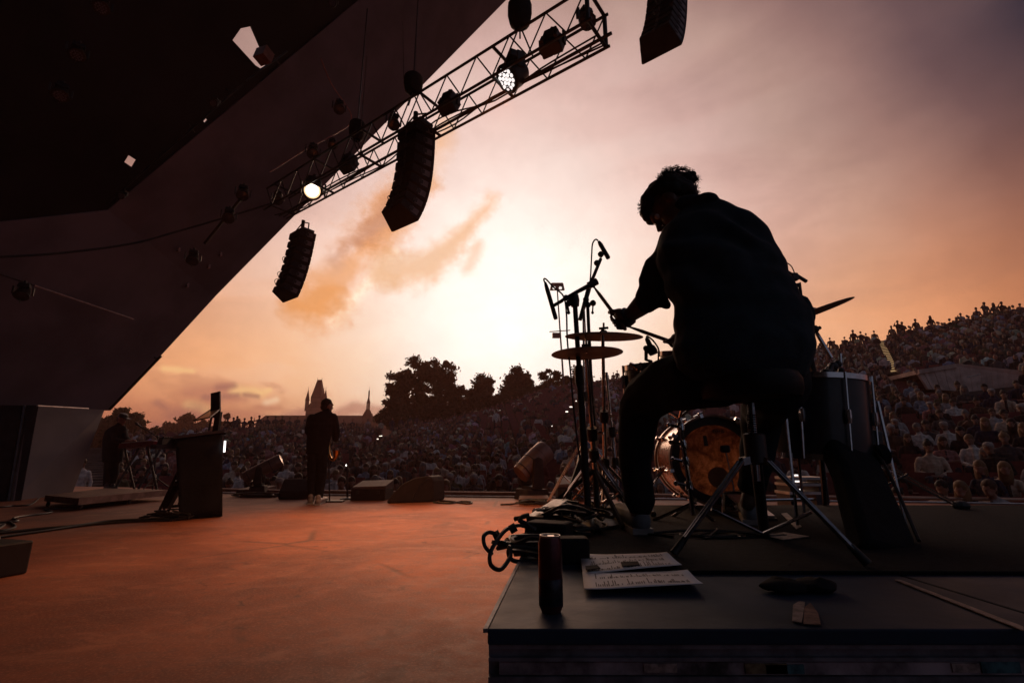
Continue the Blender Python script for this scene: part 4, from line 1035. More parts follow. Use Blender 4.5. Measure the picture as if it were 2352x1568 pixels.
# people standing along the skyline
SKY = [(u, random.choice([10, 11, 12, 13])) for u in (1905, 1925, 1960, 1982, 2000, 2012, 2032, 2075, 2092, 2102, 2135, 2172, 2246, 2286, 2308, 2330, 2350, 1395, 1411, 1420, 1352)]
SKY += [(u, random.choice([10, 11, 12, 13])) for u in (532, 545, 553, 570, 585, 603, 622, 640, 655, 672, 690, 712, 765, 795, 815, 850, 880, 905, 925, 945, 960)]
for u, pi_ in SKY:
    a = math.degrees(atan2(ray(u, 900).x, ray(u, 900).y)); r = rtop(a) + random.uniform(.2, 2.2); p = V((sin(radians(a)) * r, cos(radians(a)) * r, zprof(a, rtop(a))))
    uu, vv, D = proj(p + V((0, 0, .9)))
    CROWD.append(dict(p=p, pi=pi_, c=wchoice([('black', 4), ('navy', 3), ('dark grey', 3), ('brown', 1), ('pale grey', 1)]), hs='long' if PROTO[pi_][4] else 'short', hc='dark', D=D * .5, u=uu, v=vv, row=99, a=a, sc=random.uniform(.94, 1.05), lab=None))
for (u, v), c, hc, hs, pi_, lab, sc in SPECIAL:
    hz = PROTO[pi_][3].z * sc; p = T(u, v, hz); D = proj(p)[2]
    if lab.startswith('person in a white hooded'): p = P(u, v, 14.0); p.z = -1.0 + .0; p = V((p.x, p.y, P(u, v, 14.0).z - hz))
    CROWD.append(dict(p=p, pi=pi_, c=c, hs=hs, hc=hc, D=1.0, u=u, v=v, row=nrow(math.degrees(atan2(p.x, p.y)), sqrt(p.x ** 2 + p.y ** 2)), a=0, sc=sc, lab=lab))
def hidden(u, v):                                       # behind the drummer, the lectern or the shell
    return (1450 < u < 1830 and v > 800) or (415 < u < 508 and v > 990) or u < 170 or v > 1165 or (1900 < u < 2010 and v > 880)
vis = [c for c in CROWD if not hidden(c['u'], c['v'])]; vis.sort(key=lambda c: c['D'])
SINGLES = vis[:300]; ids = set(id(c) for c in SINGLES); MASS = [c for c in CROWD if id(c) not in ids]
ranks = {}
for c in sorted(SINGLES, key=lambda c: c['u']):
    k_ = (c['row'], zone(c['u'])); c['rank'] = ranks.get(k_, 0); ranks[k_] = c['rank'] + 1
for c in SINGLES:
    w_, st, me, hd, fem = PROTO[c['pi']]
    o = bpy.data.objects.new('person', me); col.objects.link(o); o.location = c['p']; o.color = (*COLS[c['c']], 1)
    fx, fy = -c['p'].x * .55, 5.5 - c['p'].y; o.rotation_euler = (0, 0, atan2(-fx, fy) + random.uniform(-.25, .25)); o.scale = (c['sc'],) * 3
    rw = 'on the skyline' if c['row'] == 99 else ordw(c['row']) + ' row'
    tag(o, c['lab'] or f"{c['c'].replace(' ', '-')}-clad person {w_.replace('sitting ', '')}, {rw}, {ordw(c['rank'])} from left {zone(c['u'])}", 'person', 'people on the skyline' if c['row'] == 99 else 'seated audience')
    h = bpy.data.objects.new('hair', hair_for(c['pi'], c['hs'], c['hc'])); col.objects.link(h); h.parent = o

def tint_mat(name, rough=.9):
    m = bpy.data.materials.new(name); m.use_nodes = True; t = m.node_tree; at = t.nodes.new('ShaderNodeAttribute'); at.attribute_name = 'tint'
    b = t.nodes['Principled BSDF']; k = NT(t); t.links.new(k.vm('SCALE', at.outputs['Color'], scale=k.sm(k.noise(k.n('ShaderNodeTexCoord').outputs['Object'], 6, 3), .3, .7, .75, 1.25)), b.inputs['Base Color']); b.inputs['Roughness'].default_value = rough
    return m
def low_person(st, style):
    """about 150 triangles: trunk, head, hair, arms, legs; returns verts, faces, class per face"""
    mb = MB(); cl = []
    def add(c, f): n0 = len(mb.f); f(); cl.extend([c] * (len(mb.f) - n0))
    z0 = .44 if not st else .9
    prof = ((0, .15, .11), (.3, .19, .12), (.46, .17, .09), (.54, .06, .06))
    add(0, lambda: mb.rings([[V((cos(2 * pi * j / 6) * a, sin(2 * pi * j / 6) * b, z0 + z)) for j in range(6)] for z, a, b in prof]))
    add(1, lambda: mb.ball((0, .03, z0 + .70), (.075, .09, .115), None, 6, 4)); add(3, lambda: mb.ball((0, -.01, z0 + .735), (.085, .09, .10), None, 6, 4))
    if style: add(3, lambda: mb.box((0, -.06, z0 + .6), (.17, .08, .26)))
    for s in (-1, 1):
        if not st:
            add(0, lambda: mb.tube([(s * .19, 0, z0 + .44), (s * .25, .04, z0 + .2), (s * .09, .27, z0 + .14)], [.06, .05, .035], 4))
            add(2, lambda: mb.tube([(s * .09, 0, .47), (s * .13, .42, .49), (s * .11, .40, .03)], [.09, .065, .045], 4))
        else:
            add(0, lambda: mb.tube([(s * .19, 0, z0 + .44), (s * .26, 0, z0 + .2), (s * .22, .1, z0 - .05)], [.06, .05, .035], 4)); add(2, lambda: mb.tube([(s * .09, 0, .92), (s * .11, 0, .02)], [.09, .05], 4))
    vs = np.array([tuple(v) for v in mb.v]); return vs, mb.f, cl
def mass_mesh(name, items, m, label, kind='stuff'):
    vv, ff, cc = [], [], []; off = 0
    for vs, fs, colr, pos, rz, sc in items:
        c_, s_ = cos(rz), sin(rz); R = np.array(((c_, s_, 0), (-s_, c_, 0), (0, 0, 1)))
        vv.append(vs * sc @ R + np.array(tuple(pos))); ff += [[i + off for i in f] for f in fs]; cc += colr; off += len(vs)
    me = bpy.data.meshes.new(name); me.from_pydata(np.concatenate(vv).tolist(), [], ff)
    at = me.attributes.new('tint', 'FLOAT_COLOR', 'FACE'); at.data.foreach_set('color', np.array([(*c, 1) for c in cc], dtype=np.float32).ravel()); me.materials.append(m)
    bm = bmesh.new(); bm.from_mesh(me); bmesh.ops.recalc_face_normals(bm, faces=bm.faces); bm.to_mesh(me); bm.free()
    o = bpy.data.objects.new(name, me); col.objects.link(o); return tag(o, label, kind=kind)
LP = {(st, h): low_person(st, h) for st in (0, 1) for h in (0, 1)}
HC3 = {'dark': (.014, .01, .009), 'brown': (.05, .028, .016), 'fair': (.14, .08, .04), 'grey': (.12, .11, .105)}
items = []
for c in MASS:
    st = int(PROTO[c['pi']][1]); vs, fs, cl = LP[(st, int(c['hs'] == 'long'))]; sk = (.22 * random.uniform(.7, 1.15), .11, .075)
    pal = {0: tuple(q * random.uniform(.75, 1.15) for q in COLS[c['c']]), 1: sk, 2: random.choice([(.03, .034, .05), (.02, .02, .022), (.10, .08, .065), (.045, .055, .08)]), 3: HC3[c['hc']]}
    fx, fy = -c['p'].x * .55, 5.5 - c['p'].y
    items.append((vs, fs, [pal[q] for q in cl], c['p'], atan2(-fx, fy) + random.uniform(-.4, .4), c['sc']))
mass_mesh('crowd', items, tint_mat('crowd_cloth'), 'far spectators filling the upper rows of the arena')
sv = [s for s in seats if not hidden(s[3], s[4])]; occ = set((c['row'], round(c['a'], 4)) for c in CROWD)
empty = sorted([s for s in sv if (s[0], round(s[1], 4)) not in {(c['row'], round(c['a'], 4)) for c in CROWD}], key=lambda s: s[5])
single_seats = empty[:300]; sid = set(id(s) for s in single_seats); ranks = {}
for s in sorted(single_seats, key=lambda s: s[3]):
    k_, a, p, u, v, D = s; z_ = (k_, zone(u)); q = ranks.get(z_, 0); ranks[z_] = q + 1
    o = bpy.data.objects.new('arena_seat', SEATM); col.objects.link(o); o.location = p; o.rotation_euler = (0, 0, atan2(p.x * .55, 5.5 - p.y))
    tag(o, f"empty red seat, {ordw(k_)} row, {ordw(q)} from left {zone(u)}", 'seat', 'empty arena seats')
svs = np.array([tuple(v.co) for v in SEATM.vertices]); sfs = [list(p.vertices) for p in SEATM.polygons]
items = [(svs, sfs, [(.15, .034, .032)] * len(sfs), s[2], atan2(s[2].x * .55, 5.5 - s[2].y), 1.0) for s in seats if id(s) not in sid]
mass_mesh('arena_seating', items, tint_mat('seating_shell', .6), 'dark red seats in the far rows and under the audience')
# the lit steps of the aisles
M_STEP = mat('step_lamp', (1.0, .84, .70), .4, emit=2.2, var=0); M_STEPY = mat('step_lamp_amber', (1.0, .62, .28), .4, emit=.30, var=0)
STEPS = [((796, 1068), 'lowest on the left aisle'), ((816, 1056), 'second on the left aisle'), ((828, 1046), 'third on the left aisle'), ((850, 1028), 'fourth on the left aisle'), ((858, 1022), 'fifth on the left aisle'), ((865, 1017), 'sixth on the left aisle'), ((874, 1010), 'topmost on the left aisle'),
         ((1263, 991), 'lowest left of the cymbals'), ((1280, 973), 'second left of the cymbals'), ((1300, 955), 'third left of the cymbals'), ((1310, 945), 'fourth left of the cymbals'), ((1326, 931), 'topmost behind the cymbals')]
for (u, v), w in STEPS:
    p = T(u, v)
    if p: 
        o = thing('step_lamp', p, 'small white step light, ' + w, 'lamp', 'step lights of the aisles')
        MB().box(p + V((0, -.10, .30)), (.30, .04, .07)).build('lamp', M_STEP, o); MB().box(p + V((0, -.05, .17)), (.34, .06, .34)).build('housing', M_METAL, o)
st_ = thing('aisle_stairs', T(2052, 858), 'steep stairway with amber lit step edges climbing the right slope', 'stairs')
a0, a1 = T(2056, 862), T(2026, 790)
for i in range(18):
    t = i / 17; p = a0.lerp(a1, t); p.z = max(p.z, H(p.x, p.y)) + .12; dd = V((p.x, p.y, 0)).normalized(); R = frame(dd)
    s = MB().box(p, (2.4, .9, .30), R).build('step', M_TERR, st_)
    MB().box(p + R @ V((0, -.47, .03)), (.34, .03, .09), R).build('light_strip', M_STEPY, s)
# the concrete block among the right rows
M_BLK = mat('board_concrete', (.42, .30, .26), .85, var=.3, scale=1.5, bump=.15)
cbk = thing('concrete_block', P(2230, 900, 22), 'pale board-marked concrete entrance block among the right rows', 'building')
f0, f1, f2, f3 = P(2104, 850, 21), P(2190, 836, 22), P(2345, 853, 20), P(2480, 870, 19)
g0, g1, g2, g3 = P(2132, 893, 21), P(2200, 898, 21.4), P(2345, 912, 20), P(2480, 930, 19)
bv = V((1.2, 4, .2))
def boards(a, b, c, d, n):
    for i in range(n):
        t0, t1 = i / n, (i + 1) / n - .004; q = [a.lerp(b, t0), a.lerp(b, t1), d.lerp(c, t1), d.lerp(c, t0)]
        off = V((0, -.02 * (i % 2), 0)); MB().slab([x + off for x in q], (0, -1, .1), .1).build('plank', M_BLK, cbk)
boards(g0, g1, f1, f0, 7); boards(g1, g2, f2, f1, 12); boards(g2, g3, f3, f2, 9)
for a, b in ((f0, f1), (f1, f2), (f2, f3)): MB().slab([a + V((0, -.15, 0)), b + V((0, -.15, 0)), b + bv, a + bv], (0, 0, 1), .18).build('coping', M_BLK, cbk)
MB().tube([P(2312 - 90, 866, 20), P(2252, 858, 20)], .02, 6).build('handrail', M_ALU, cbk)
# railing along the right skyline
rl = thing('skyline_railing', T(2200, 790) or V((30, 38, 10)), 'thin dark railing along the top of the right slope', 'railing')
pr = None
for i in range(22):
    u = 2040 + i * 18; a = math.degrees(atan2(ray(u, 750).x, ray(u, 750).y)); r = rtop(a) + 2.6; p = V((sin(radians(a)) * r, cos(radians(a)) * r, zprof(a, rtop(a))))
    MB().tube([p, p + V((0, 0, 1.1))], .035, 5).build('post', M_METAL, rl)
    if pr is not None:
        for z in (1.1, .6): MB().tube([pr + V((0, 0, z)), p + V((0, 0, z))], .03, 5).build('rail', M_METAL, rl)
    pr = p
# ------------------------------------------------------------------ trees on the rim
M_BARK = mat('bark', (.030, .022, .017), .9, bump=.3)
def leaf_mat(name, c):
    m = mat(name, c, .75, var=.5, scale=.9); t = m.node_tree; k = NT(t); b = t.nodes['Principled BSDF']
    tl_ = k.n('ShaderNodeBsdfTranslucent'); tl_.inputs[0].default_value = (c[0] * 2.2, c[1] * 1.5, c[2] * 1.2, 1); mx = k.n('ShaderNodeMixShader'); mx.inputs[0].default_value = .5
    t.links.new(b.outputs[0], mx.inputs[1]); t.links.new(tl_.outputs[0], mx.inputs[2]); t.links.new(mx.outputs[0], t.nodes['Material Output'].inputs[0]); return m
M_LEAF = leaf_mat('leaves', (.050, .050, .022)); M_LEAF2 = leaf_mat('leaves_dark', (.036, .042, .024))
def tree(name, base, H_, lobes, n, size, label, m, grp, seed, trunk=.35):
    """lobes: (dx, dz, rx, rz) in metres above the base; leaf clumps gather in small sprays with gaps between"""
    rr = random.Random(seed); base = V(base); o = thing(name, base, label, 'tree', grp)
    tk = MB(); top = max(l[1] + l[3] * .5 for l in lobes)
    tk.tube(smooth_path([base - V((0, 0, 1)), base + V((rr.uniform(-.2, .2), 0, top * .3)), base + V((rr.uniform(-.4, .4), 0, top * .62)), base + V((0, 0, top * .9))], 4), [trunk * (1 - .8 * i / 12) for i in range(13)], 7)
    sprays = []
    for dx, dz, rx, rz in lobes:
        c = base + V((dx, 0, dz)); ry = rx * .8
        st = base + V((0, 0, max(.8, dz * .45)))
        tk.tube(smooth_path([st, st.lerp(c, .5) + V((rr.uniform(-.4, .4), rr.uniform(-.4, .4), .2)), c], 4), [trunk * .42 * (1 - .75 * i / 8) for i in range(9)], 5)
        k_ = max(5, int(rx * rz * 4.2))
        for q in range(k_):
            while True:
                w = V((rr.uniform(-1, 1), rr.uniform(-1, 1), rr.uniform(-1, 1)))
                if .25 < w.length < 1: break
            w = w * (.40 + .68 * rr.random() ** .5); e = c + V((w.x * rx, w.y * ry, w.z * rz)); sprays.append((e, rr.uniform(.35, .8) * min(1, rx / 1.6)))
            if q % 3 == 0: tk.tube([c, c.lerp(e, .6) + V((0, 0, .15)), e], [trunk * .12, trunk * .08, .015], 4)
    tk.build('trunk', M_BARK, o)
    n = int(n * 1.7); size *= .74; g = np.random.default_rng(seed); E = np.array([tuple(s[0]) for s in sprays]); S = np.array([s[1] for s in sprays]); idx = g.integers(0, len(sprays), n)
    c = E[idx] + g.normal(0, 1, (n, 3)) * (S[idx] * .55)[:, None] * np.array((1, 1, .7)); a = g.normal(0, 1, (n, 3)); a /= np.linalg.norm(a, axis=1)[:, None]; b = np.cross(a, g.normal(0, 1, (n, 3))); b /= np.linalg.norm(b, axis=1)[:, None]
    sz = size * g.uniform(.6, 1.4, n)[:, None]
    v = np.stack([c - a * sz, c + b * sz * .55, c + a * sz, c - b * sz * .55], 1).reshape(-1, 3) - np.array(tuple(base))
    me = bpy.data.meshes.new('crown'); me.from_pydata(v.tolist(), [], [(4 * i, 4 * i + 1, 4 * i + 2, 4 * i + 3) for i in range(n)]); me.materials.append(m)
    cr = bpy.data.objects.new('crown', me); col.objects.link(cr); cr.parent = o
    return o
def tree_px(name, u, vb, y, lobes_px, n, size, label, m, grp, seed, trunk=.35):
    """lobes in picture units about (u, vb): (du, dv up, ru, rv)"""
    b = P(u, vb, y); s = mpp(b); return tree(name, b, 0, [(du * s, dv * s, ru * s, rv * s) for du, dv, ru, rv in lobes_px], n, size, label, m, grp, seed, trunk)
GT = 'trees along the rim'
tree_px('broadleaf_tree', 955, 965, 62, [(20, 118, 44, 34), (-15, 88, 50, 36), (58, 98, 36, 34), (-48, 58, 34, 28), (80, 62, 26, 26), (30, 52, 60, 40), (-40, 22, 36, 26), (50, 25, 60, 30), (0, 10, 50, 24), (88, 22, 30, 24)], 14000, .30, 'tallest spreading tree on the rim, sky glinting through its crown', M_LEAF, GT, 1, .5)
tree_px('broadleaf_tree', 880 + 20, 968, 60, [(0, 40, 22, 28), (-8, 18, 20, 20), (14, 20, 26, 22)], 3000, .28, 'low bushy tree at the left foot of the tallest tree', M_LEAF2, GT, 2)
tree_px('broadleaf_tree', 1105, 945, 62, [(0, 62, 26, 24), (-26, 40, 28, 22), (22, 42, 26, 24), (-4, 20, 46, 22)], 5000, .28, 'rounded tree right of the tallest tree on the rim', M_LEAF2, GT, 3)
tree_px('broadleaf_tree', 1192, 915, 62, [(-8, 48, 30, 20), (22, 42, 24, 20), (-22, 24, 26, 18), (10, 20, 36, 18)], 4500, .28, 'dense dark tree between the rounded one and the mast', M_LEAF2, GT, 4)
tree_px('broadleaf_tree', 1262, 900, 60, [(-14, 38, 14, 14), (8, 44, 14, 16), (22, 26, 16, 14), (-4, 16, 22, 14)], 1300, .30, 'thin airy tree with sparse leaves beside the mast', M_LEAF, GT, 5, .2)
tree_px('broadleaf_tree', 1325, 885, 60, [(0, 28, 24, 18), (18, 18, 20, 14), (-16, 12, 22, 12)], 2500, .28, 'dark tree at the rim behind the cymbal stands', M_LEAF2, GT, 6)
GL = 'far trees left of the castle'
tree_px('broadleaf_tree', 420, 1030, 95, [(0, 60, 26, 18), (-34, 44, 24, 18), (30, 46, 28, 20), (-60, 26, 24, 16), (0, 28, 60, 24), (55, 30, 28, 20)], 7000, .45, 'broad dark tree behind the lectern screen', M_LEAF2, GL, 7, .6)
tree_px('conifer_tree', 512, 1020, 90, [(0, 66, 7, 14), (0, 48, 14, 14), (2, 30, 20, 16), (-2, 12, 26, 16)], 3000, .40, 'pointed dark tree right behind the lectern', M_LEAF2, GL, 8, .4)
tree_px('conifer_tree', 541, 1010, 95, [(0, 42, 4, 10), (0, 30, 8, 10), (0, 14, 12, 12)], 1400, .40, 'small pointed tree between the lectern and the saxophone player', M_LEAF2, GL, 9, .3)
tree_px('broadleaf_tree', 275, 1045, 48, [(0, 82, 30, 22), (-28, 60, 26, 26), (26, 58, 30, 24), (0, 30, 56, 30), (60, 30, 34, 22)], 8000, .30, 'large dark tree behind the capped keyboard player', M_LEAF2, GL, 10, .5)
tree_px('broadleaf_tree', 350, 1030, 70, [(0, 20, 26, 14), (-26, 12, 22, 12), (22, 14, 24, 14)], 2600, .32, 'low dark tree between the keyboard player and the lectern', M_LEAF2, GL, 11, .3)

for u_, v_, w_, sd_ in ((1000, 955, 'under the tallest tree', 21), (1060, 945, 'right of the tallest tree', 22), (1150, 928, 'below the rounded tree', 23), (1235, 906, 'below the thin airy tree', 24), (915, 966, 'left under the tallest tree', 25)):
    tree_px('rim_bush', u_, v_ + 12, 59, [(0, 18, 34, 20), (-32, 14, 26, 18), (32, 16, 28, 20), (8, 30, 22, 16)], 3600, .26, 'dense low dark bush on the rim ' + w_, M_LEAF2, 'bushes on the rim', sd_, .12)
tree_px('broadleaf_tree', 205, 1050, 46, [(0, 70, 26, 22), (-24, 44, 28, 26), (24, 44, 28, 24), (0, 16, 46, 26)], 4500, .30, 'dark tree beside the pale grey board, left of the capped player', M_LEAF2, GL, 12, .3)

# ------------------------------------------------------------------ castle, church and long roofs
M_WALL = mat('pale_plaster', (.16, .095, .07), .85, var=.15, scale=.6); M_ROOF = mat('slate_roof', (.030, .021, .021), .7, var=.3, scale=1.2); M_DARKW = mat('window_dark', (.02, .017, .018), .3)
y = 150.0; tb0 = P(722, 985, y); s = mpp(tb0)
castle = thing('castle_tower', V((tb0.x, y, -1.6)), 'castle tower with steep wedge roof and corner turrets on the skyline', 'tower')
def cpt(du, dv): return V((tb0.x + du * s, y, tb0.z + dv * s))
def ctube(name, du, v0, v1, r0, r1, m, par=castle, seg=16, dy=0):
    a, b = cpt(du, v0), cpt(du, v1); a.y += dy; b.y += dy
    return MB().lathe([(r0 * s, 0), (r1 * s, b.z - a.z)], a, (0, 0, 1), seg).build(name, m, par)
low = cpt(0, 0); MB().lathe([(22 * s, -low.z - 1.6), (22 * s, 40 * s), (24 * s, 42 * s), (24 * s, 46 * s)], low, (0, 0, 1), 18).build('round_wall', M_WALL, castle)
MB().lathe([(23 * s, 46 * s), (12 * s, 62 * s)], low, (0, 0, 1), 18).build('lower_roof', M_ROOF, castle)
MB().box(cpt(1, 68), (24 * s, 20 * s, 14 * s)).build('gable_wall', M_WALL, castle)
q = cpt(2, 70); MB().hexa([q + V((x * s, yy * s, 0)) for x, yy in ((-13, -11), (13, -11), (13, 11), (-13, 11))] + [q + V((x * s, yy * s, 44 * s)) for x, yy in ((-5, -1.5), (5, -1.5), (5, 1.5), (-5, 1.5))]).build('wedge_roof', M_ROOF, castle)
for du, dy in ((-17.5, -12), (18.5, -12), (-12, 12), (14, 12)):
    dh = 0 if dy < 0 else 4
    t_ = ctube('turret', du, 40, 64 + dh, 4.2, 4.2, M_WALL, dy=dy * s); ctube('spire', du, 64 + dh, 90 + dh, 5.2, .1, M_ROOF, t_, 10, dy * s)
    a = cpt(du, 89 + dh); a.y += dy * s; MB().tube([a, a + V((0, 0, 6 * s))], .4 * s, 5).build('finial', M_METAL, t_)
for du in (-3, 7):
    a = cpt(du, 110); MB().tube([a, a + V((0, 0, 9 * s))], .5 * s, 5).build('finial', M_METAL, castle)
for du, dv in ((-8, 30), (10, 30), (2, 52), (-2, 14)):
    MB().box(cpt(du, dv) + V((0, -22.2 * s, 0)), (3.4 * s, 1.2 * s, 6 * s)).build('window', M_DARKW, castle)
y2 = 140.0
def long_house(name, u0, u1, vr, vb, label, yy):
    a, b = P(u0, vb, yy), P(u1, vb, yy); rz = P(u0, vr, yy).z; h = thing(name, V(((a.x + b.x) / 2, yy, -1.6)), label, 'building', 'houses on the skyline')
    MB().box(V(((a.x + b.x) / 2, yy + 4, (a.z - 1.6) / 2)), (b.x - a.x, 8, a.z + 1.6)).build('wall', M_WALL, h)
    i = (b.x - a.x) * .03
    MB().prism([V((a.x - .6, yy - .8, a.z)), V((a.x - .6, yy + 8.8, a.z)), V((a.x + 5, yy + 4, rz))], (0, 0, 0.001)) if False else None
    MB().add([V((a.x - .6, yy - .8, a.z)), V((b.x + .6, yy - .8, a.z)), V((b.x + .6, yy + 8.8, a.z)), V((a.x - .6, yy + 8.8, a.z)), V((a.x + i, yy + 4, rz)), V((b.x - i, yy + 4, rz))], [(0, 3, 2, 1), (0, 1, 5, 4), (1, 2, 5), (2, 3, 4, 5), (3, 0, 4)]).build('roof', M_ROOF, h)
    n = int((b.x - a.x) / 3.2)
    for k_ in range(n): MB().box(V((a.x + (k_ + .5) * (b.x - a.x) / n, yy - .02, a.z - 2.2)), (1.0, .1, 1.5)).build('window', M_DARKW, h)
    return h
long_house('long_house', 588, 712, 951, 976, 'long dark hipped roof left of the castle tower', 146)
long_house('long_house', 700, 828, 951, 974, 'long dark hipped roof right of the castle tower', 138)
long_house('long_house', 868, 930, 948, 970, 'low house roof between the church spire and the tallest tree', 136)
y3 = 142.0; c0 = P(843, 972, y3); s = mpp(c0)
ch = thing('church', V((c0.x, y3, -1.6)), 'small church with a thin open lantern spire right of the castle tower', 'church')
MB().box(V((c0.x, y3, (c0.z - 1.6) / 2)), (46 * s, 40 * s, c0.z + 1.6)).build('wall', M_WALL, ch)
rf_ = MB().lathe([(27 * s, 0), (15 * s, 12 * s), (4.5 * s, 32 * s)], c0, (0, 0, 1), 8).build('roof', M_ROOF, ch)
sp_ = MB(); 
for q in range(6):
    t = q * pi / 3; o_ = c0 + V((cos(t) * 3.4 * s, sin(t) * 3.4 * s, 30 * s)); sp_.tube([o_, o_ + V((0, 0, 17 * s))], .8 * s, 5)
sp_.build('lantern', M_WALL, ch); MB().lathe([(4.6 * s, 0), (3.6 * s, 4 * s), (1.8 * s, 12 * s), (.2, 30 * s)], c0 + V((0, 0, 46 * s)), (0, 0, 1), 8).build('spire', M_ROOF, ch)
MB().tube([c0 + V((0, 0, 75 * s)), c0 + V((0, 0, 84 * s))], .35 * s, 5).build('finial', M_METAL, ch)
# lamp mast behind the cymbals
mb0, mt = P(1297, 890, 58), P(1280, 666, 58); s = mpp(mt)
ms = thing('lamp_mast', mb0, 'tall thin mast with two lamps on a curved head behind the cymbals', 'mast')
MB().tube([mb0 - V((0, 0, 2)), mt], [.13, .08], 8).build('pole', M_METAL, ms, True)
hd_ = MB().box(mt + V((0, 0, .45)), (1.9, .4, 1.0), None, (.8, 1)).build('lamp_head', M_METAL, ms, bevel=.1)
for dx in (-.42, .38): MB().lathe([(.2, 0), (.2, .06)], mt + V((dx, -.16, .2)), (0, -1, 0), 12).build('lamp', mat('mast_lamp', (1, .92, .85), .3, emit=1.0, var=0), hd_)
mm = mb0.lerp(mt, .52); MB().box(mm + V((-.6, -.1, 0)), (.9, .5, .6)).build('loudspeaker', M_METAL, ms); MB().tube([mm + V((-1.4, 0, .5)), mm + V((1.2, 0, .7))], .06, 6).build('cross_arm', M_METAL, ms)
# ------------------------------------------------------------------ drum riser
RZ = .42
M_DECK = mat('deck_top', (.016, .032, .060), .6, var=.35, scale=3, bump=.12, spec=.2)
M_FRAMEM = mat('deck_frame', (.14, .135, .16), .6, .2, var=.5, scale=14)
M_WORN = mat('deck_worn_side', (.24, .20, .22), .7, var=.9, scale=9)
M_CARPET = mat('drum_carpet', (.005, .007, .010), .98, var=.5, scale=30, bump=.5)
rA, rB = G(1115, 1442, RZ), G(2352, 1446, RZ); rA.y = rB.y = (rA.y + rB.y) / 2
rD = G(1250, 1176, RZ); ex = V((1, 0, 0)); back = rD.y + .35
lx0, lx1 = rA.x, rA.x + (rD.x - rA.x) * (back - rA.y) / (rD.y - rA.y)
riser = thing('drum_riser', V((1.2, 1.9, 0)), 'black drum riser of joined stage decks filling the lower right', 'platform')
yf = rA.y; cols_x = [lx0, 1.02, 2.06, 3.4]
xb = [lx1, 1.02, 2.06, 3.4]
for i in range(3):
    g = .004
    q0 = [V((cols_x[i] + g, yf, 0)), V((cols_x[i + 1] - g, yf, 0)), V((xb[i + 1] - g, back, 0)), V((xb[i] + g, back, 0))]
    q1 = [p + V((0, 0, RZ - .022)) for p in q0]
    MB().prism([p + V((0, 0, RZ - .026)) for p in q0], (0, 0, .026)).build('deck_board', M_DECK, riser, bevel=.003)
    fr = MB()
    w = cols_x[i + 1] - cols_x[i]
    for z0, z1, d in ((.027, .034, .006), (.034, .048, .016), (.048, .054, .006), (.054, .078, .020), (.078, .088, .004)):
        fr.box(V((cols_x[i] + w / 2, yf + .03 + d / 2, RZ - (z0 + z1) / 2)), (w - .012, .06 - d, z1 - z0))
    fr.build('front_beam', M_FRAMEM, riser)
    MB().box(V((cols_x[i] + w / 2, yf + .012, RZ - .066)), (w - .05, .006, .020)).build('side_print', M_WORN, riser)
    MB().hexa([q0[0] + V((0.01, .07, RZ - .086)), q0[0] + V((.05, .07, RZ - .086)), q0[3] + V((.05, -.02, RZ - .086)), q0[3] + V((0.01, -.02, RZ - .086)),
               q0[0] + V((0.01, .07, RZ - .027)), q0[0] + V((.05, .07, RZ - .027)), q0[3] + V((.05, -.02, RZ - .027)), q0[3] + V((0.01, -.02, RZ - .027))]).build('side_beam', M_FRAMEM, riser)
    for yy in (yf + .1, (yf + back) / 2, back - .1):
        t = (yy - yf) / (back - yf); x0 = cols_x[i] + (xb[i] - cols_x[i]) * t + .07
        MB().tube([V((x0, yy, 0)), V((x0, yy, RZ - .03))], .03, 8).build('leg', M_METAL, riser, True)
    rn = random.Random(i)
    for q in range(5):                                 # torn stickers on the deck side
        MB().box(V((cols_x[i] + rn.uniform(.04, w - .06), yf + .008, RZ - .066 + rn.uniform(-.003, .003))), (rn.uniform(.025, .08), .003, rn.uniform(.012, .02))).build('sticker', mat('old_sticker_%s' % 'abc'[q % 3], ((.30, .23, .21), (.05, .12, .14), (.16, .12, .07))[q % 3], .7, var=.6, scale=40), riser)
for i, (x, s_) in enumerate(((lx0, -1),)):
    MB().hexa([V((lx0 - .004, yf, RZ - .006)), V((lx0 + .004, yf, RZ - .006)), V((lx1 + .004, back, RZ - .006)), V((lx1 - .004, back, RZ - .006)), V((lx0 - .004, yf, RZ + .001)), V((lx0 + .004, yf, RZ + .001)), V((lx1 + .004, back, RZ + .001)), V((lx1 - .004, back, RZ + .001))]).build('edge_strip', M_FRAMEM, riser)
c0, c1 = G(1300, 1318, RZ), G(2352, 1327, RZ)
cp = [V((.20, c0.y, RZ + .001)), V((3.38, c1.y, RZ + .001)), V((3.38, back - .03, RZ + .001)), V((.34, back - .03, RZ + .001))]
tag(MB().prism(cp, (0, 0, .009)).build('drum_carpet', M_CARPET), 'dark worn carpet spread under the drum kit', 'carpet')
def tape(pts, m, label, nm='tape_strip', th=.002, z=RZ + .002):
    return tag(MB().prism([G(u, v, RZ) + V((0, 0, z - RZ)) for u, v in pts], (0, 0, th)).build(nm, m), label, 'tape')
M_TAPE = mat('pale_tape', (.30, .23, .20), .6, var=.4, scale=40)
tape([(2056, 1334), (2068, 1334), (2352, 1443), (2352, 1452)], M_TAPE, 'long thin pale tape line slanting across the deck to the right edge')
tape([(1822, 1393), (1836, 1384), (1850, 1386), (1842, 1434), (1820, 1430)], M_TAPE, 'left pale tape patch near the front edge of the deck')
tape([(1848, 1398), (1862, 1388), (1880, 1412), (1886, 1438), (1846, 1436)], mat('brown_tape', (.22, .13, .10), .6, var=.4, scale=40), 'right brownish tape patch near the front edge of the deck')
M_CP = mat('crumpled_gaffer', (.007, .008, .011), .9)
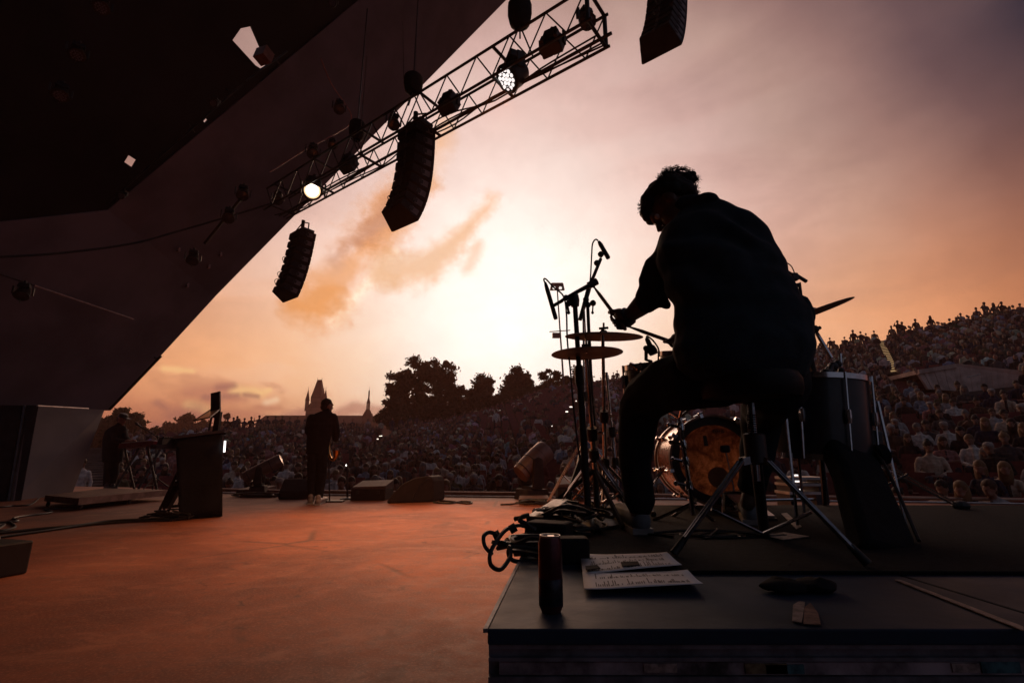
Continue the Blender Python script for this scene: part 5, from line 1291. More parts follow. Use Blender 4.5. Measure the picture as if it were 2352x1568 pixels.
for q, (u, v, w) in enumerate(((1806, 1358, 'left'), (1872, 1358, 'right'))):
    c = G(u, v, RZ); mb = MB(); rr = random.Random(q)
    mb.ball(c + V((0, 0, .012)), (.055, .035, .014), None, 14, 8)
    for vtx in mb.v: vtx += V((mnoise.noise(vtx * 40), mnoise.noise(vtx * 40 + V((7, 0, 0))), max(-.004, mnoise.noise(vtx * 40 + V((0, 7, 0)))))) * .012
    tag(mb.build('glove', M_CP, None, True), f'{w} crumpled black work glove lying on the bare deck', 'glove', 'gloves on the deck')

# set lists
M_PAPER = mat('paper', (.80, .78, .78), .8, var=.06); M_INK = mat('printed_ink', (.02, .02, .024), .8)
def sheet_of_paper(c, label, lines, zoff, seed):
    c = [G(u, v, RZ) for u, v in c]; n, m_ = 10, 14; rr = random.Random(seed)
    def at(s_, t, h=0.0):
        p = c[0].lerp(c[1], s_).lerp(c[3].lerp(c[2], s_), t)
        w = .004 * sin(s_ * 5 + seed) * sin(t * 4 + seed) + .003 * s_ * s_ * 3 * t
        return p + V((0, 0, zoff + max(0, w) + h))
    o = thing('set_list', c[0].lerp(c[2], .5) + V((0, 0, zoff)), label, 'paper')
    mb = MB(); mb.add([at(i / n, j / m_) for j in range(m_ + 1) for i in range(n + 1)], [(j * (n + 1) + i, j * (n + 1) + i + 1, (j + 1) * (n + 1) + i + 1, (j + 1) * (n + 1) + i) for j in range(m_) for i in range(n)])
    ob = mb.build('sheet', M_PAPER, o, True); sd_ = ob.modifiers.new('t', 'SOLIDIFY'); sd_.thickness = .0006; sd_.offset = -1
    pr = MB()
    for blk in lines:                                  # (t0, t1): blocks of small print, the lines run away from the viewer
        x = .09
        while x < .9:
            if rr.random() < .86:
                L = rr.uniform(.25, 1.0) if rr.random() < .35 else rr.uniform(.1, .4)
                t1 = blk[1]; t0 = t1 - (blk[1] - blk[0]) * L; w = .009 if rr.random() < .8 else .016
                tt = t1
                while tt > t0:
                    ln = rr.uniform(.012, .04); q = [(x, tt), (x + w, tt), (x + w, max(t0, tt - ln)), (x, max(t0, tt - ln))]
                    pr.add([at(a, b, .0016) for a, b in q], [(0, 1, 2, 3)]); tt -= ln + .008
            x += rr.uniform(.012, .022)
    pb = pr.build('print', M_INK, o); pb['kind'] = 'stuff'
    return o
sheet_of_paper([(1338, 1328), (1580, 1322), (1617, 1362), (1342, 1367)], 'nearer printed set list sheet lying flat on the deck', [(.08, .42), (.55, .88)], .0125, 2)
sheet_of_paper([(1333, 1287), (1533, 1281), (1568, 1318), (1339, 1331)], 'farther printed set list sheet taped over the carpet edge', [(.05, .30), (.36, .62), (.68, .92)], .0150, 5)
tape([(1427, 1311), (1466, 1309), (1471, 1318), (1430, 1321)], M_CP, 'short black tape piece holding the two set lists', z=RZ + .0215)
tape([(1345, 1321), (1372, 1318), (1380, 1326), (1346, 1330)], M_CP, 'black tape scrap at the left edge of the set lists', z=RZ + .0215)

# drink can
cb_ = G(1266, 1404, RZ); s = mpp(cb_ + V((0, 0, .07))); r_ = 27.5 * s; h_ = 163 * s
can = thing('drink_can', cb_, 'tall slim dark red drink can standing at the deck corner', 'can')
M_CAN = mat('can_paint', (.075, .018, .024), .32, .5, var=.5, scale=16)
MB().lathe([(r_ * .78, 0), (r_ * .84, .004), (r_, .012), (r_, h_ - .016), (r_ * .86, h_ - .004)], cb_, (0, 0, 1), 32).build('body', M_CAN, can, True)
MB().lathe([(r_ * .98, 0), (r_ * 1.005, .001), (r_ * 1.005, h_ * .34), (r_ * .98, h_ * .345)], cb_ + V((0, 0, .014)), (0, 0, 1), 32, False).build('print_band', mat('can_dark', (.02, .024, .036), .35, .5, var=.8, scale=30), can, True)
MB().lathe([(r_ * .86, h_ - .004), (r_ * .88, h_), (r_ * .82, h_), (r_ * .80, h_ - .005), (.001, h_ - .005)], cb_, (0, 0, 1), 32).build('lid', M_ALU, can, True)
MB().box(cb_ + V((.002, -.004, h_ - .002)), (.014, .022, .0015)).build('pull_tab', M_ALU, can, bevel=.0005)

# power strip and the heap of cables spilling over the deck edge
ps0, ps1 = G(1205, 1238, RZ) , G(1290, 1205, RZ)
pd = (ps1 - ps0); pd.z = 0; PRr = frame(pd); pc = ps0.lerp(ps1, .5) + V((.02, 0, .075))
ps = thing('power_strip', pc, 'dark power strip with pale sockets lying on the cable heap', 'power strip')
MB().box(pc, (.075, .34, .045), PRr @ Matrix.Rotation(.12, 3, 'X')).build('housing', M_BLACK, ps, bevel=.006)
for i in range(4): MB().lathe([(.021, 0), (.021, .004), (.017, .004), (.016, -.006)], pc + PRr @ V((0, -.11 + i * .075, .022)), (0, 0, 1), 14).build('socket', mat('socket_pale', (.22, .21, .22), .5), ps)
pw = G(1195, 1252, RZ) + V((.0, 0, .045)); tag(MB().box(pw + V((.10, -.02, 0)), (.15, .10, .075), PRr).build('power_supply', M_MATTE, None, bevel=.01), 'black power supply brick left of the drink can', 'power supply')
tag(MB().box(G(1330, 1292, RZ) + V((-.02, .01, .035)), (.10, .07, .07), None).build('adapter_box', M_MATTE, None, bevel=.008), 'small black adapter box between the can and the set lists', 'adapter')
rnd = random.Random(8)
tangle('cable_tangle', G(1225, 1270, RZ), .13, .14, .06, 9, .0075, 'black cable heap around the power supply at the deck corner')
tangle('cable_tangle', G(1300, 1222, RZ), .20, .22, .13, 16, .0065, 'tall heap of black cables around the nearest microphone stand foot')
tangle('cable_tangle', G(1375, 1195, RZ), .24, .18, .08, 9, .006, 'loose black cables under the cymbal stands')
tangle('cable_tangle', G(1640, 1235, RZ), .32, .12, .02, 6, .005, 'thin dark cables on the carpet behind the stool')
def cab(name, pts, r, label, m=M_RUB, grp=None): return tag(MB().tube(smooth_path(pts, 7), r, 6).build(name, m, None, True), label, 'cable', grp)
yc = 1.55
cab('cable', [P(1245, 1262, yc), P(1178, 1255, yc), P(1172, 1278, yc - .03), P(1150, 1307, yc - .06), P(1128, 1297, yc - .08), P(1126, 1270, yc - .08), P(1142, 1240, yc - .05), P(1165, 1214, yc), P(1195, 1206, yc + .06), P(1230, 1214, yc + .1)], .0062, 'black cable looping out left over the deck edge')
cab('cable', [P(1131, 1273, yc - .06), P(1114, 1254, yc - .06), P(1111, 1232, yc - .05), P(1122, 1222, yc - .03), P(1138, 1226, yc - .02), P(1146, 1236, yc)], .0062, 'short cable end bent up in a hook left of the deck')
cab('cable', [P(1230, 1218, yc + .05), P(1206, 1200, yc + .05), P(1194, 1196, yc + .05), P(1200, 1186, yc + .05), P(1216, 1182, yc + .05)], .0068, 'cable end curling up above the deck corner')
cab('cable', [P(1172, 1252, yc), P(1168, 1270, yc), P(1176, 1285, yc), P(1196, 1290, yc), P(1240, 1296, yc)], .007, 'cable dropping behind the power supply to the deck')
for u, v, w in ((1140, 1229, 'upper'), (1177, 1213, 'right')): tag(MB().tube([P(u - 6, v + 4, yc), P(u + 8, v - 4, yc)], .013, 8).build('cable_tie', M_RUB), f'{w} black plug clip on the looping cable', 'plug')

# ------------------------------------------------------------------ cymbals, stands, microphones
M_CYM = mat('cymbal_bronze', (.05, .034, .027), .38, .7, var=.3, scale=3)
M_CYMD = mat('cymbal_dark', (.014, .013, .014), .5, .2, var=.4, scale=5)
def cymbal(c, r, axis, label, m=M_CYM, dome=True, cup=.10):
    o = thing('cymbal', c, label, 'cymbal')
    h = r * cup
    MB().lathe([(.008, h), (r * .14, h * .92), (r * .22, h * .52), (r * .26, h * .42), (r * .6, h * .25), (r * .98, .002), (r, 0), (r, -.0015), (r * .6, h * .25 - .003), (r * .26, h * .42 - .003), (.008, h - .004)], c, axis, 48).build('bronze_disc', m, o, True)
    f = MB().lathe([(.016, h), (.018, h + .008), (.012, h + .014)], V(c), axis, 12).build('felt', M_MATTE, o, True)
    a = V(axis).normalized(); MB().tube([V(c) + a * (h + .014), V(c) + a * (h + .05)], .005, 6).build('rod_tip', M_CHROME, o); MB().tube([V(c) + a * (h + .022) - V((.022, 0, 0)), V(c) + a * (h + .026) + V((.022, 0, 0))], .006, 6).build('wing_nut', M_BLACK, o)
    return o
yh = 2.24
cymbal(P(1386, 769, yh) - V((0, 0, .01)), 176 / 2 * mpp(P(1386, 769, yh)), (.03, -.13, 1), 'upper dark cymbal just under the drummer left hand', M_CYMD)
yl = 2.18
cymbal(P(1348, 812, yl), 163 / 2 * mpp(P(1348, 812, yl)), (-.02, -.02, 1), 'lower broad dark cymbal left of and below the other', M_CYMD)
def tripod(name, base, hub_h, rad, top, r, label, ang0=.4, m=M_CHROME, extra=(), grp='chrome cymbal stands'):
    """base: centre on the floor; top: upper end of the tube"""
    base, top = V(base), V(top); o = thing(name, base, label, 'stand', grp); d = (top - base).normalized(); L = (top - base).length
    MB().tube([base + d * .05, base + d * L * .55], r, 10).build('lower_tube', m, o, True); MB().tube([base + d * L * .5, top], r * .7, 10).build('upper_tube', m, o, True)
    MB().lathe([(r * 1.7, -.03), (r * 1.9, 0), (r * 1.7, .03)], base + d * L * .55, d, 12).build('height_clamp', M_BLACK, o, True)
    MB().tube([base + d * L * .55, base + d * L * .55 + V((.05, -.02, 0))], r * .5, 6).build('wing_screw', m, o)
    MB().lathe([(r * 1.6, -.03), (r * 1.9, 0), (r * 1.6, .03)], base + d * hub_h, d, 12).build('hub', M_BLACK, o, True)
    for q in range(3):
        t = ang0 + q * 2 * pi / 3; f = V((base.x + rad * cos(t), base.y + rad * sin(t), base.z + .012)); h0 = base + d * hub_h; w = V((-sin(t), cos(t), 0)) * r * .75
        lg = MB(); 
        for s_ in (-1, 1): lg.tube([h0 + w * s_, f + w * s_ * .8], r * .42, 6)
        lb_ = lg.build('leg', m, o); MB().ball(f, (r * 1.3,) * 3, seg=8, n=6).build('rubber_foot', M_RUB, lb_)
        MB().tube([base + d * .07, h0.lerp(f, .58)], r * .35, 6).build('brace', m, o)
    return o
def on_deck(u, v): return G(u, v, RZ + .01)
hb = on_deck(1392, 1178); tripod('cymbal_stand', hb, .30, .26, P(1384, 752, yh), .0125, 'chrome cymbal stand holding the upper dark cymbal', .3)
hb2 = on_deck(1376, 1188); tripod('hi_hat_stand', hb2, .34, .25, P(1347, 825, yl), .014, 'chrome hi-hat stand under the lower dark cymbal', 1.2, extra=1)
tag(MB().tube([P(1347, 810, yl), P(1341, 700, yl)], .004, 6).build('pull_rod', M_CHROME), 'thin pull rod rising from the lower cymbal', 'rod')
# the tall microphone stand in front and its boom
M_STB = mat('stand_black', (.011, .012, .014), .42)
ym = 1.72
mb_ = on_deck(1353, 1205); ym = mb_.y
top = P(1320, 690, ym)
msd = thing('microphone_stand', mb_, 'thick black microphone stand nearest the viewer with a short boom', 'stand', 'drum microphone stands')
MB().tube([mb_, mb_.lerp(top, .62)], .0165, 10).build('lower_tube', M_STB, msd, True); MB().tube([mb_.lerp(top, .6), top], .0125, 10).build('upper_tube', M_STB, msd, True)
MB().lathe([(.018, -.03), (.022, -.01), (.022, .05), (.017, .07)], mb_.lerp(top, .62), (top - mb_), 12).build('clutch', M_BLACK, msd, True)
MB().lathe([(.02, -.03), (.024, 0), (.02, .03)], top, (top - mb_), 12).build('swivel', M_BLACK, msd, True)
MB().tube([P(1290, 690, ym), P(1322, 672, ym), P(1368, 648, ym)], [.008, .010, .013], 8).build('boom', M_STB, msd, True)
MB().tube([P(1352, 656, ym), P(1371, 646, ym)], .0185, 10).build('counterweight', M_BLACK, msd, True)
for u, v in ((1300, 684), (1312, 690), (1306, 697)): MB().ball(P(u, v, ym), .016, seg=8, n=6).build('joint', M_BLACK, msd)
MB().tube([P(1303, 700, ym), P(1306, 716, ym)], .006, 6).build('wing_screw', M_METAL, msd); MB().ball(P(1306, 718, ym), .009, seg=8, n=6).build('screw_knob', M_BLACK, msd)
MB().lathe([(.14, 0), (.14, .012), (.11, .022), (.02, .035)], mb_, (0, 0, 1), 24).build('base', M_BLACK, msd, True)
def pencil_mic(a, b, label, r=.011):
    a, b = V(a), V(b); d = (b - a); L = d.length; o = thing('microphone', a, label, 'microphone', 'drum microphones')
    MB().lathe([(r * .55, 0), (r * .8, L * .08), (r, L * .2), (r, L * .72)], a, d, 12).build('barrel', M_BLACK, o, True); MB().lathe([(r * 1.02, L * .72), (r * 1.02, L * .96), (r * .8, L)], a, d, 12).build('capsule', M_METAL, o, True)
    return o
pencil_mic(P(1252, 648, ym + .05), P(1277, 733, ym + .05), 'left black pencil microphone hanging beside the boom')
MB().tube([P(1268, 704, ym + .04), P(1292, 690, ym)], .009, 8).build('clip_arm', M_BLACK, msd)
cab('microphone_cable', [P(1252, 650, ym + .05), P(1249, 642, ym + .05), P(1254, 641, ym + .04), P(1272, 660, ym), P(1294, 680, ym), P(1301, 720, ym), P(1303, 780, ym), P(1310, 850, ym), P(1318, 940, ym - .0), P(1330, 1040, ym), P(1344, 1130, ym), P(1340, 1200, ym)], .0042, 'black cable running from the left pencil microphone down the thick stand')
y2 = 1.95
b2 = on_deck(1372, 1195); t2 = P(1350, 705, b2.y)
ms2 = thing('microphone_stand', b2, 'slim black stand behind with a tall upright boom', 'stand', 'drum microphone stands')
MB().tube([b2, b2.lerp(t2, .55)], .013, 8).build('lower_tube', M_STB, ms2, True); MB().tube([b2.lerp(t2, .53), t2], .009, 8).build('upper_tube', M_STB, ms2, True)
MB().tube([P(1332, 735, b2.y), P(1351, 668, b2.y), P(1358, 648, b2.y), P(1380, 594, b2.y)], [.010, .013, .009, .009], 8).build('boom', M_STB, ms2, True)
for u, v in ((1350, 700), (1346, 688), (1362, 696), (1371, 604), (1380, 584)): MB().ball(P(u, v, b2.y), .017, seg=8, n=6).build('joint', M_BLACK, ms2)
MB().tube([P(1362, 700, b2.y), P(1361, 716, b2.y)], .004, 6).build('wing_screw', M_METAL, ms2); MB().ball(P(1361, 718, b2.y), .008, seg=8, n=6).build('screw_knob', M_BLACK, ms2)
for q in range(3):
    t = .7 + q * 2.1; MB().tube([b2.lerp(t2, .22), V((b2.x + .3 * cos(t), b2.y + .3 * sin(t), RZ + .02))], .011, 6).build('leg', M_STB, ms2)
pencil_mic(P(1375, 554, b2.y + .0), P(1398, 594, b2.y), 'upper black pencil microphone at the tip of the tall boom', .012)
MB().tube([P(1379, 590, b2.y), P(1388, 578, b2.y)], .009, 8).build('clip_arm', M_BLACK, ms2)
cab('microphone_cable', [P(1374, 553, b2.y), P(1368, 550, b2.y), P(1361, 560, b2.y), P(1359, 585, b2.y), P(1356, 640, b2.y), P(1350, 700, b2.y), P(1356, 800, b2.y), P(1362, 950, b2.y), P(1368, 1100, b2.y), P(1372, 1185, b2.y)], .0042, 'thin cable arching over the upper pencil microphone and down its stand')
# a third straight stand right of them, its upper part a wing-nut rod
b3 = on_deck(1424, 1172); tripod('cymbal_stand', b3, .26, .30, P(1393, 855, b3.y), .012, 'chrome stand just left of the drummer left shin', .9)
b4 = on_deck(1345, 1168); t4 = P(1340, 720, b4.y); tripod('cymbal_stand', b4, .42, .34, t4, .0105, 'farther thin chrome stand behind the thick black one', 2.2)
tag(MB().slab([on_deck(1282, 1192), on_deck(1296, 1192), P(1345, 1040, b4.y - .3), P(1335, 1040, b4.y - .3)], (.4, -1, .2), .012).build('flat_strut', M_STB), 'flat dark metal strut slanting behind the cable heap', 'strut')

# ------------------------------------------------------------------ bass drum
yb = 2.85; bc = P(1642, 1056, yb); R_ = 103 * mpp(bc); ax = V((.10, 1, .0)).normalized()
M_HEAD = bpy.data.materials.new('drum_head'); M_HEAD.use_nodes = True
def head_mat():
    t = M_HEAD.node_tree; k = NT(t); b = t.nodes['Principled BSDF']; co = k.n('ShaderNodeTexCoord').outputs['Object']
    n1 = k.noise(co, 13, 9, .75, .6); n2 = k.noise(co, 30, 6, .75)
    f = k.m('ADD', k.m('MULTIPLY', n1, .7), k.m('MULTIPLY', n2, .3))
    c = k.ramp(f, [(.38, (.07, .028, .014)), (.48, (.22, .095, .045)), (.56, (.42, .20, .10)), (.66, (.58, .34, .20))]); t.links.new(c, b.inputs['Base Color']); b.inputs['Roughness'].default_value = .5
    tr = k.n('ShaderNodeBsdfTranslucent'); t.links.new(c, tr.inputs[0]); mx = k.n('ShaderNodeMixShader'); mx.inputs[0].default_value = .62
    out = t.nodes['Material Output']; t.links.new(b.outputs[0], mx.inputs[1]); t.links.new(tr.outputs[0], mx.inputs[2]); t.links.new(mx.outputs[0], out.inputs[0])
head_mat()
M_SHELLD = mat('drum_shell_wood', (.26, .085, .035), .28, var=.4, scale=12, coat=.5); M_HOOP = mat('drum_hoop', (.17, .075, .035), .35, var=.3, coat=.3); M_BLKR = mat('head_ring', (.010, .010, .012), .5)
M_CLEARH = mat('front_head', (.55, .42, .33), .5)
bd = thing('bass_drum', bc, 'wooden bass drum whose glowing batter head faces the drummer', 'drum')
L_ = .44
def ringtube(r0, r1, h0, h1, nm, m, par=bd, seg=56): return MB().rings([[p for p in circ(r, h, seg)] for r, h in ((r1, h0), (r1, h1), (r0, h1), (r0, h0), (r1, h0))], False).build(nm, m, par, True)
bx = ax.cross(V((0, 0, 1))).normalized(); bz = bx.cross(ax)
def circ(r, h, seg=56): return [bc + ax * h + bx * r * cos(2 * pi * j / seg) + bz * r * sin(2 * pi * j / seg) for j in range(seg)]
ringtube(R_ * .925, R_ * .94, .03, L_ - .03, 'shell', M_SHELLD)
for h0 in (-.02, L_ - .018): ringtube(R_ * .95, R_, h0, h0 + .038, 'hoop', M_HOOP)
ringtube(R_ * .77, R_ * .95, .000, .003, 'black_head_ring', M_BLKR)
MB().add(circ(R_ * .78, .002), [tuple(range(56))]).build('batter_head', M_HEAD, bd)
# the resonant head lets evening light through
M_RES = bpy.data.materials.new('resonant_head'); M_RES.use_nodes = True
def res_mat():
    t = M_RES.node_tree; k = NT(t); tr = k.n('ShaderNodeBsdfTranslucent'); tr.inputs[0].default_value = (.85, .7, .55, 1); tp_ = k.n('ShaderNodeBsdfTransparent'); tp_.inputs[0].default_value = (.9, .75, .6, 1); mx = k.n('ShaderNodeMixShader'); mx.inputs[0].default_value = .6
    t.links.new(tr.outputs[0], mx.inputs[1]); t.links.new(tp_.outputs[0], mx.inputs[2]); t.links.new(mx.outputs[0], t.nodes['Material Output'].inputs[0])
res_mat()
MB().add(circ(R_ * .94, L_ - .004), [tuple(range(56))]).build('front_head', M_RES, bd)
for q in range(8):
    t = 2 * pi * (q + .3) / 8; e = bx * cos(t) + bz * sin(t)
    for h0, s_ in ((.03, 1), (L_ - .03, -1)):
        MB().tube([bc + e * R_ * 1.03 + ax * (h0 - s_ * .05), bc + e * R_ * 1.03 + ax * (h0 + s_ * .09)], .005, 6).build('tension_rod', M_CHROME, bd)
        MB().box(bc + e * R_ * 1.01 + ax * (h0 - s_ * .045), (.022, .03, .035), Matrix((e.cross(ax), ax, e)).transposed()).build('claw_hook', M_CHROME, bd, bevel=.003)
        MB().ball(bc + e * R_ * .985 + ax * (h0 + s_ * .085), (.014, .014, .014), seg=8, n=6).build('lug', M_CHROME, bd)
        MB().tube([bc + e * R_ * 1.05 + ax * (h0 - s_ * .062) - e.cross(ax) * .014, bc + e * R_ * 1.05 + ax * (h0 - s_ * .062) + e.cross(ax) * .014], .004, 6).build('key_handle', M_CHROME, bd)
for s_ in (-1, 1): MB().tube([bc + bx * s_ * R_ * .9 - bz * R_ * .25 + ax * .33, bc + bx * s_ * R_ * 1.5 - bz * (bc.z - RZ - .02) + ax * .42], .011, 8).build('spur_leg', M_CHROME, bd, True)
def on_head(u, v, off=-.004):
    d = ray(u, v); p0 = bc - ax * .0; t = (p0 - EYE).dot(ax) / d.dot(ax); return EYE + d * t + ax * off
MB().slab([on_head(1614, 1000), on_head(1622, 1000), on_head(1627, 1024), on_head(1617, 1024)], -ax, .001).build('tape_strip', M_BLKR, bd)
MB().lathe([(.058, 0), (.058, .002)], on_head(1650, 1096, -.002), -ax, 24).build('beater_patch', mat('beater_patch', (.25, .11, .06), .6), bd)
# the maker's oval badge at the top of the head
bo = on_head(1649, 990, -.003)
pts = [bo + bx * .036 * cos(t) * -1 + bz * .0135 * sin(t) for t in [2 * pi * j / 28 for j in range(29)]]
MB().tube(pts, .0013, 5).build('badge_oval', M_BLKR, bd)
fc_ = bpy.data.curves.new('badge_text', 'FONT'); fc_.body = 'EVANS'; fc_.size = .021; fc_.align_x = 'CENTER'; fc_.align_y = 'CENTER'; fc_.extrude = .0004; fc_.offset = .0007
to = bpy.data.objects.new('badge_text_curve', fc_); col.objects.link(to)
dgx = bpy.context.evaluated_depsgraph_get(); tm = bpy.data.meshes.new_from_object(to.evaluated_get(dgx)); bpy.data.objects.remove(to); tm.name = 'badge_text'
RT = Matrix((bx, bz, bx.cross(bz))).transposed()
for v_ in tm.vertices: v_.co = (bo - ax * .001 - bc) + RT @ V((v_.co.x, v_.co.y, v_.co.z))
tm.materials.clear(); tm.materials.append(M_BLKR); mesh_obj('badge_text', tm, bd)
# pedal with beater
pdl = thing('bass_pedal', on_deck(1672, 1190), 'bass drum pedal with a dark square beater against the glowing head', 'pedal')
bt_ = on_head(1659, 1031, -.05); hub_ = on_head(1673, 1128, -.10)
MB().tube([hub_, bt_], .005, 6).build('beater_shaft', M_CHROME, pdl); MB().box(bt_, (.052, .04, .042), None).build('beater', M_BLACK, pdl, bevel=.012)
MB().tube([hub_ - V((.06, 0, 0)), hub_ + V((.06, 0, 0))], .012, 8).build('axle', M_CHROME, pdl)
for s_ in (-1, 1): MB().tube([hub_ + V((s_ * .06, 0, 0)), V((hub_.x + s_ * .07, hub_.y, RZ + .012))], .010, 6).build('post', M_CHROME, pdl)
MB().slab([V((hub_.x - .05, hub_.y - .02, RZ + .11)), V((hub_.x + .05, hub_.y - .02, RZ + .11)), V((hub_.x + .05, hub_.y - .30, RZ + .03)), V((hub_.x - .05, hub_.y - .30, RZ + .03))], (0, -.3, 1), .012).build('footboard', M_ALU, pdl)
MB().box(V((hub_.x, hub_.y - .15, RZ + .016)), (.10, .34, .010)).build('base_plate', M_BLACK, pdl)
# chrome tripod standing beside the batter head, with clamps
t5 = P(1561, 960, 2.55); b5 = on_deck(1594, 1198)
snst = thing('snare_stand', b5, 'chrome snare stand with many clamps left of the bass drum head', 'stand')
MB().tube([b5 + V((0, 0, .03)), t5], .0115, 8).build('tube', M_CHROME, snst, True)
for t in (.32, .55, .72, .9): 
    c = b5.lerp(t5, t); MB().lathe([(.018, -.02), (.021, 0), (.018, .02)], c, t5 - b5, 10).build('clamp', M_CHROME, snst, True); MB().tube([c, c + V((-.06, -.01, .012))], .008, 6).build('wing_screw', M_CHROME, snst); MB().ball(c + V((-.066, -.01, .013)), (.012, .012, .012), seg=8, n=6).build('screw_knob', M_CHROME, snst)
for q, (u, v) in enumerate(((1500, 1195), (1545, 1185), (1640, 1196))): MB().tube([b5.lerp(t5, .16), on_deck(u, v)], .008, 6).build('leg', M_CHROME, snst)
for q in range(3):
    t = q * 2.1 + .4; MB().tube([t5, t5 + V((.15 * cos(t), .15 * sin(t), .10))], .008, 6).build('basket_arm', M_CHROME, snst)

# snare drum, rack tom, floor tom
def drum(c, r, h, axis, m, label, lugs=8, nm='drum'):
    c = V(c); a = V(axis).normalized(); o = thing(nm, c, label, 'drum')
    MB().lathe([(r * .97, -h), (r * .97, 0)], c, a, 40).build('shell', m, o, True)
    for z in (-h - .002, -.02): MB().lathe([(r * .98, z), (r * 1.02, z), (r * 1.02, z + .024), (r * .99, z + .024)], c, a, 40, False).build('hoop', M_CHROME, o, True)
    MB().lathe([(r * .985, 0), (r * .985, .003), (.001, .004)], c, a, 40).build('drum_head', mat('coated_head', (.34, .33, .33), .6), o, True)
    x = a.orthogonal().normalized(); y = a.cross(x)
    for q in range(lugs):
        t = 2 * pi * q / lugs; e = x * cos(t) + y * sin(t)
        MB().tube([c + e * r * 1.035 - a * h, c + e * r * 1.035 + a * .006], .0045, 6).build('tension_rod', M_CHROME, o); MB().lathe([(.011, -.03), (.013, 0), (.011, .03)], c + e * r * 1.02 - a * h * .5, a, 8).build('lug', M_CHROME, o, True)
    return o
M_SPARK = mat('drum_wrap_dark', (.007, .013, .020), .35, .0, var=.4, scale=20, coat=.25)
ysn = 2.2; cs_ = P(1515, 840, ysn); drum(cs_, .165, .14, (-.03, -.08, 1), M_SPARK, 'snare drum mostly hidden behind the drummer thigh')
yt = 2.5; drum(P(1580, 812, yt), .15, .18, (.05, -.15, 1), M_SPARK, 'rack tom peeping out above the drummer thigh')
yf_ = 2.35; ft = P(1868, 872, yf_); fr_ = 106 * mpp(ft)
ftm = drum(ft, fr_, .38, (.06, -.03, 1), M_SPARK, 'large dark floor tom at the drummer right side', 8)
for q in range(3):
    t = -.6 + q * 2.1; e = V((cos(t), sin(t), 0)); MB().tube([ft + e * fr_ * 1.05 - V((0, 0, .12)), V((ft.x + e.x * fr_ * 1.15, ft.y + e.y * fr_ * 1.15, RZ + .012))], .007, 6).build('leg', M_CHROME, ftm)
# clip-on drum microphones
def drum_mic(a, b, label, arm):
    a, b = V(a), V(b); o = thing('drum_microphone', a, label, 'microphone', 'drum microphones'); d = b - a; L = d.length
    MB().lathe([(.008, 0), (.011, L * .15), (.012, L * .45), (.019, L * .55), (.023, L * .8), (.018, L)], a, d, 14).build('body', M_BLACK, o, True)
    MB().tube(arm, .008, 6).build('clip', M_BLACK, o); MB().ball(arm[0], .014, seg=8, n=6).build('joint', M_BLACK, o)
    return o
drum_mic(P(1485, 776, 2.12), P(1502, 814, 2.12), 'snare microphone tilted down above the drummer thigh', [P(1484, 800, 2.12), P(1484, 826, 2.14), P(1496, 830, 2.16)])
cab('microphone_cable', [P(1485, 776, 2.12), P(1487, 772, 2.12), P(1500, 782, 2.12), P(1512, 800, 2.12), P(1514, 818, 2.12)], .004, 'short cable arching from the snare microphone')
for i, (u, v) in enumerate(((1447, 836), (1456, 846), (1470, 838))):
    MB().tube([P(u, v, 2.1), P(u + 26, v + 10, 2.12)], .009, 6).build('tension_clamp', M_CHROME, snst)
drum_mic(P(1912, 836, 2.3), P(1899, 866, 2.3), 'fat drum microphone clipped on the floor tom rim', [P(1932, 850, 2.3), P(1938, 862, 2.3), P(1930, 874, 2.32)])
MB().ball(P(1898, 862, 2.28), (.030, .03, .034), seg=12, n=8).build('grille', M_BLACK, bpy.data.objects['drum_microphone.001'])
# right crash cymbal and its stands
yr = 2.45; ca_, cb2 = P(1854, 729, yr), P(1965, 692, yr); s = mpp(cb2); cc_ = P(1858, 722, yr + .1); dx_ = (cb2 - cc_)
rad_ = .24; axr = V((-.31, .0, .95)).normalized()
cymbal(cc_ + V((0, 0, 0)), dx_.length, axr, 'tilted bronze crash cymbal right of the drummer', M_CYM, cup=.15)
rs = thing('cymbal_boom', P(1914, 850, yr), 'chrome boom arm slanting from the floor tom clamp up to the crash cymbal', 'stand', 'chrome cymbal stands')
MB().tube([cc_ - V((0, 0, .01)), P(1866, 748, yr + .03), P(1910, 822, yr)], .010, 8).build('tube', M_CHROME, rs, True)
for u, v, r_ in ((1871, 756, .022), (1914, 842, .026), (1924, 836, .02), (1906, 850, .024), (1918, 862, .02)): MB().ball(P(u, v, yr), r_, seg=10, n=6).build('clamp', M_BLACK, rs, True)
MB().tube([P(1871, 758, yr), P(1884, 752, yr)], .010, 6).build('wing_screw', M_BLACK, rs); MB().tube([P(1932, 842, yr), P(1931, 812, yr)], .007, 6).build('wing_screw', M_CHROME, rs)
b6 = on_deck(1895, 1160); MB().tube([b6, P(1872, 870, yr), P(1856, 790, yr)], .014, 8).build('post', M_STB, rs, True)
cymbal(P(1862, 856, 2.75), .12, (0, -.12, 1), 'small pale splash cymbal behind the floor tom', M_CYM)
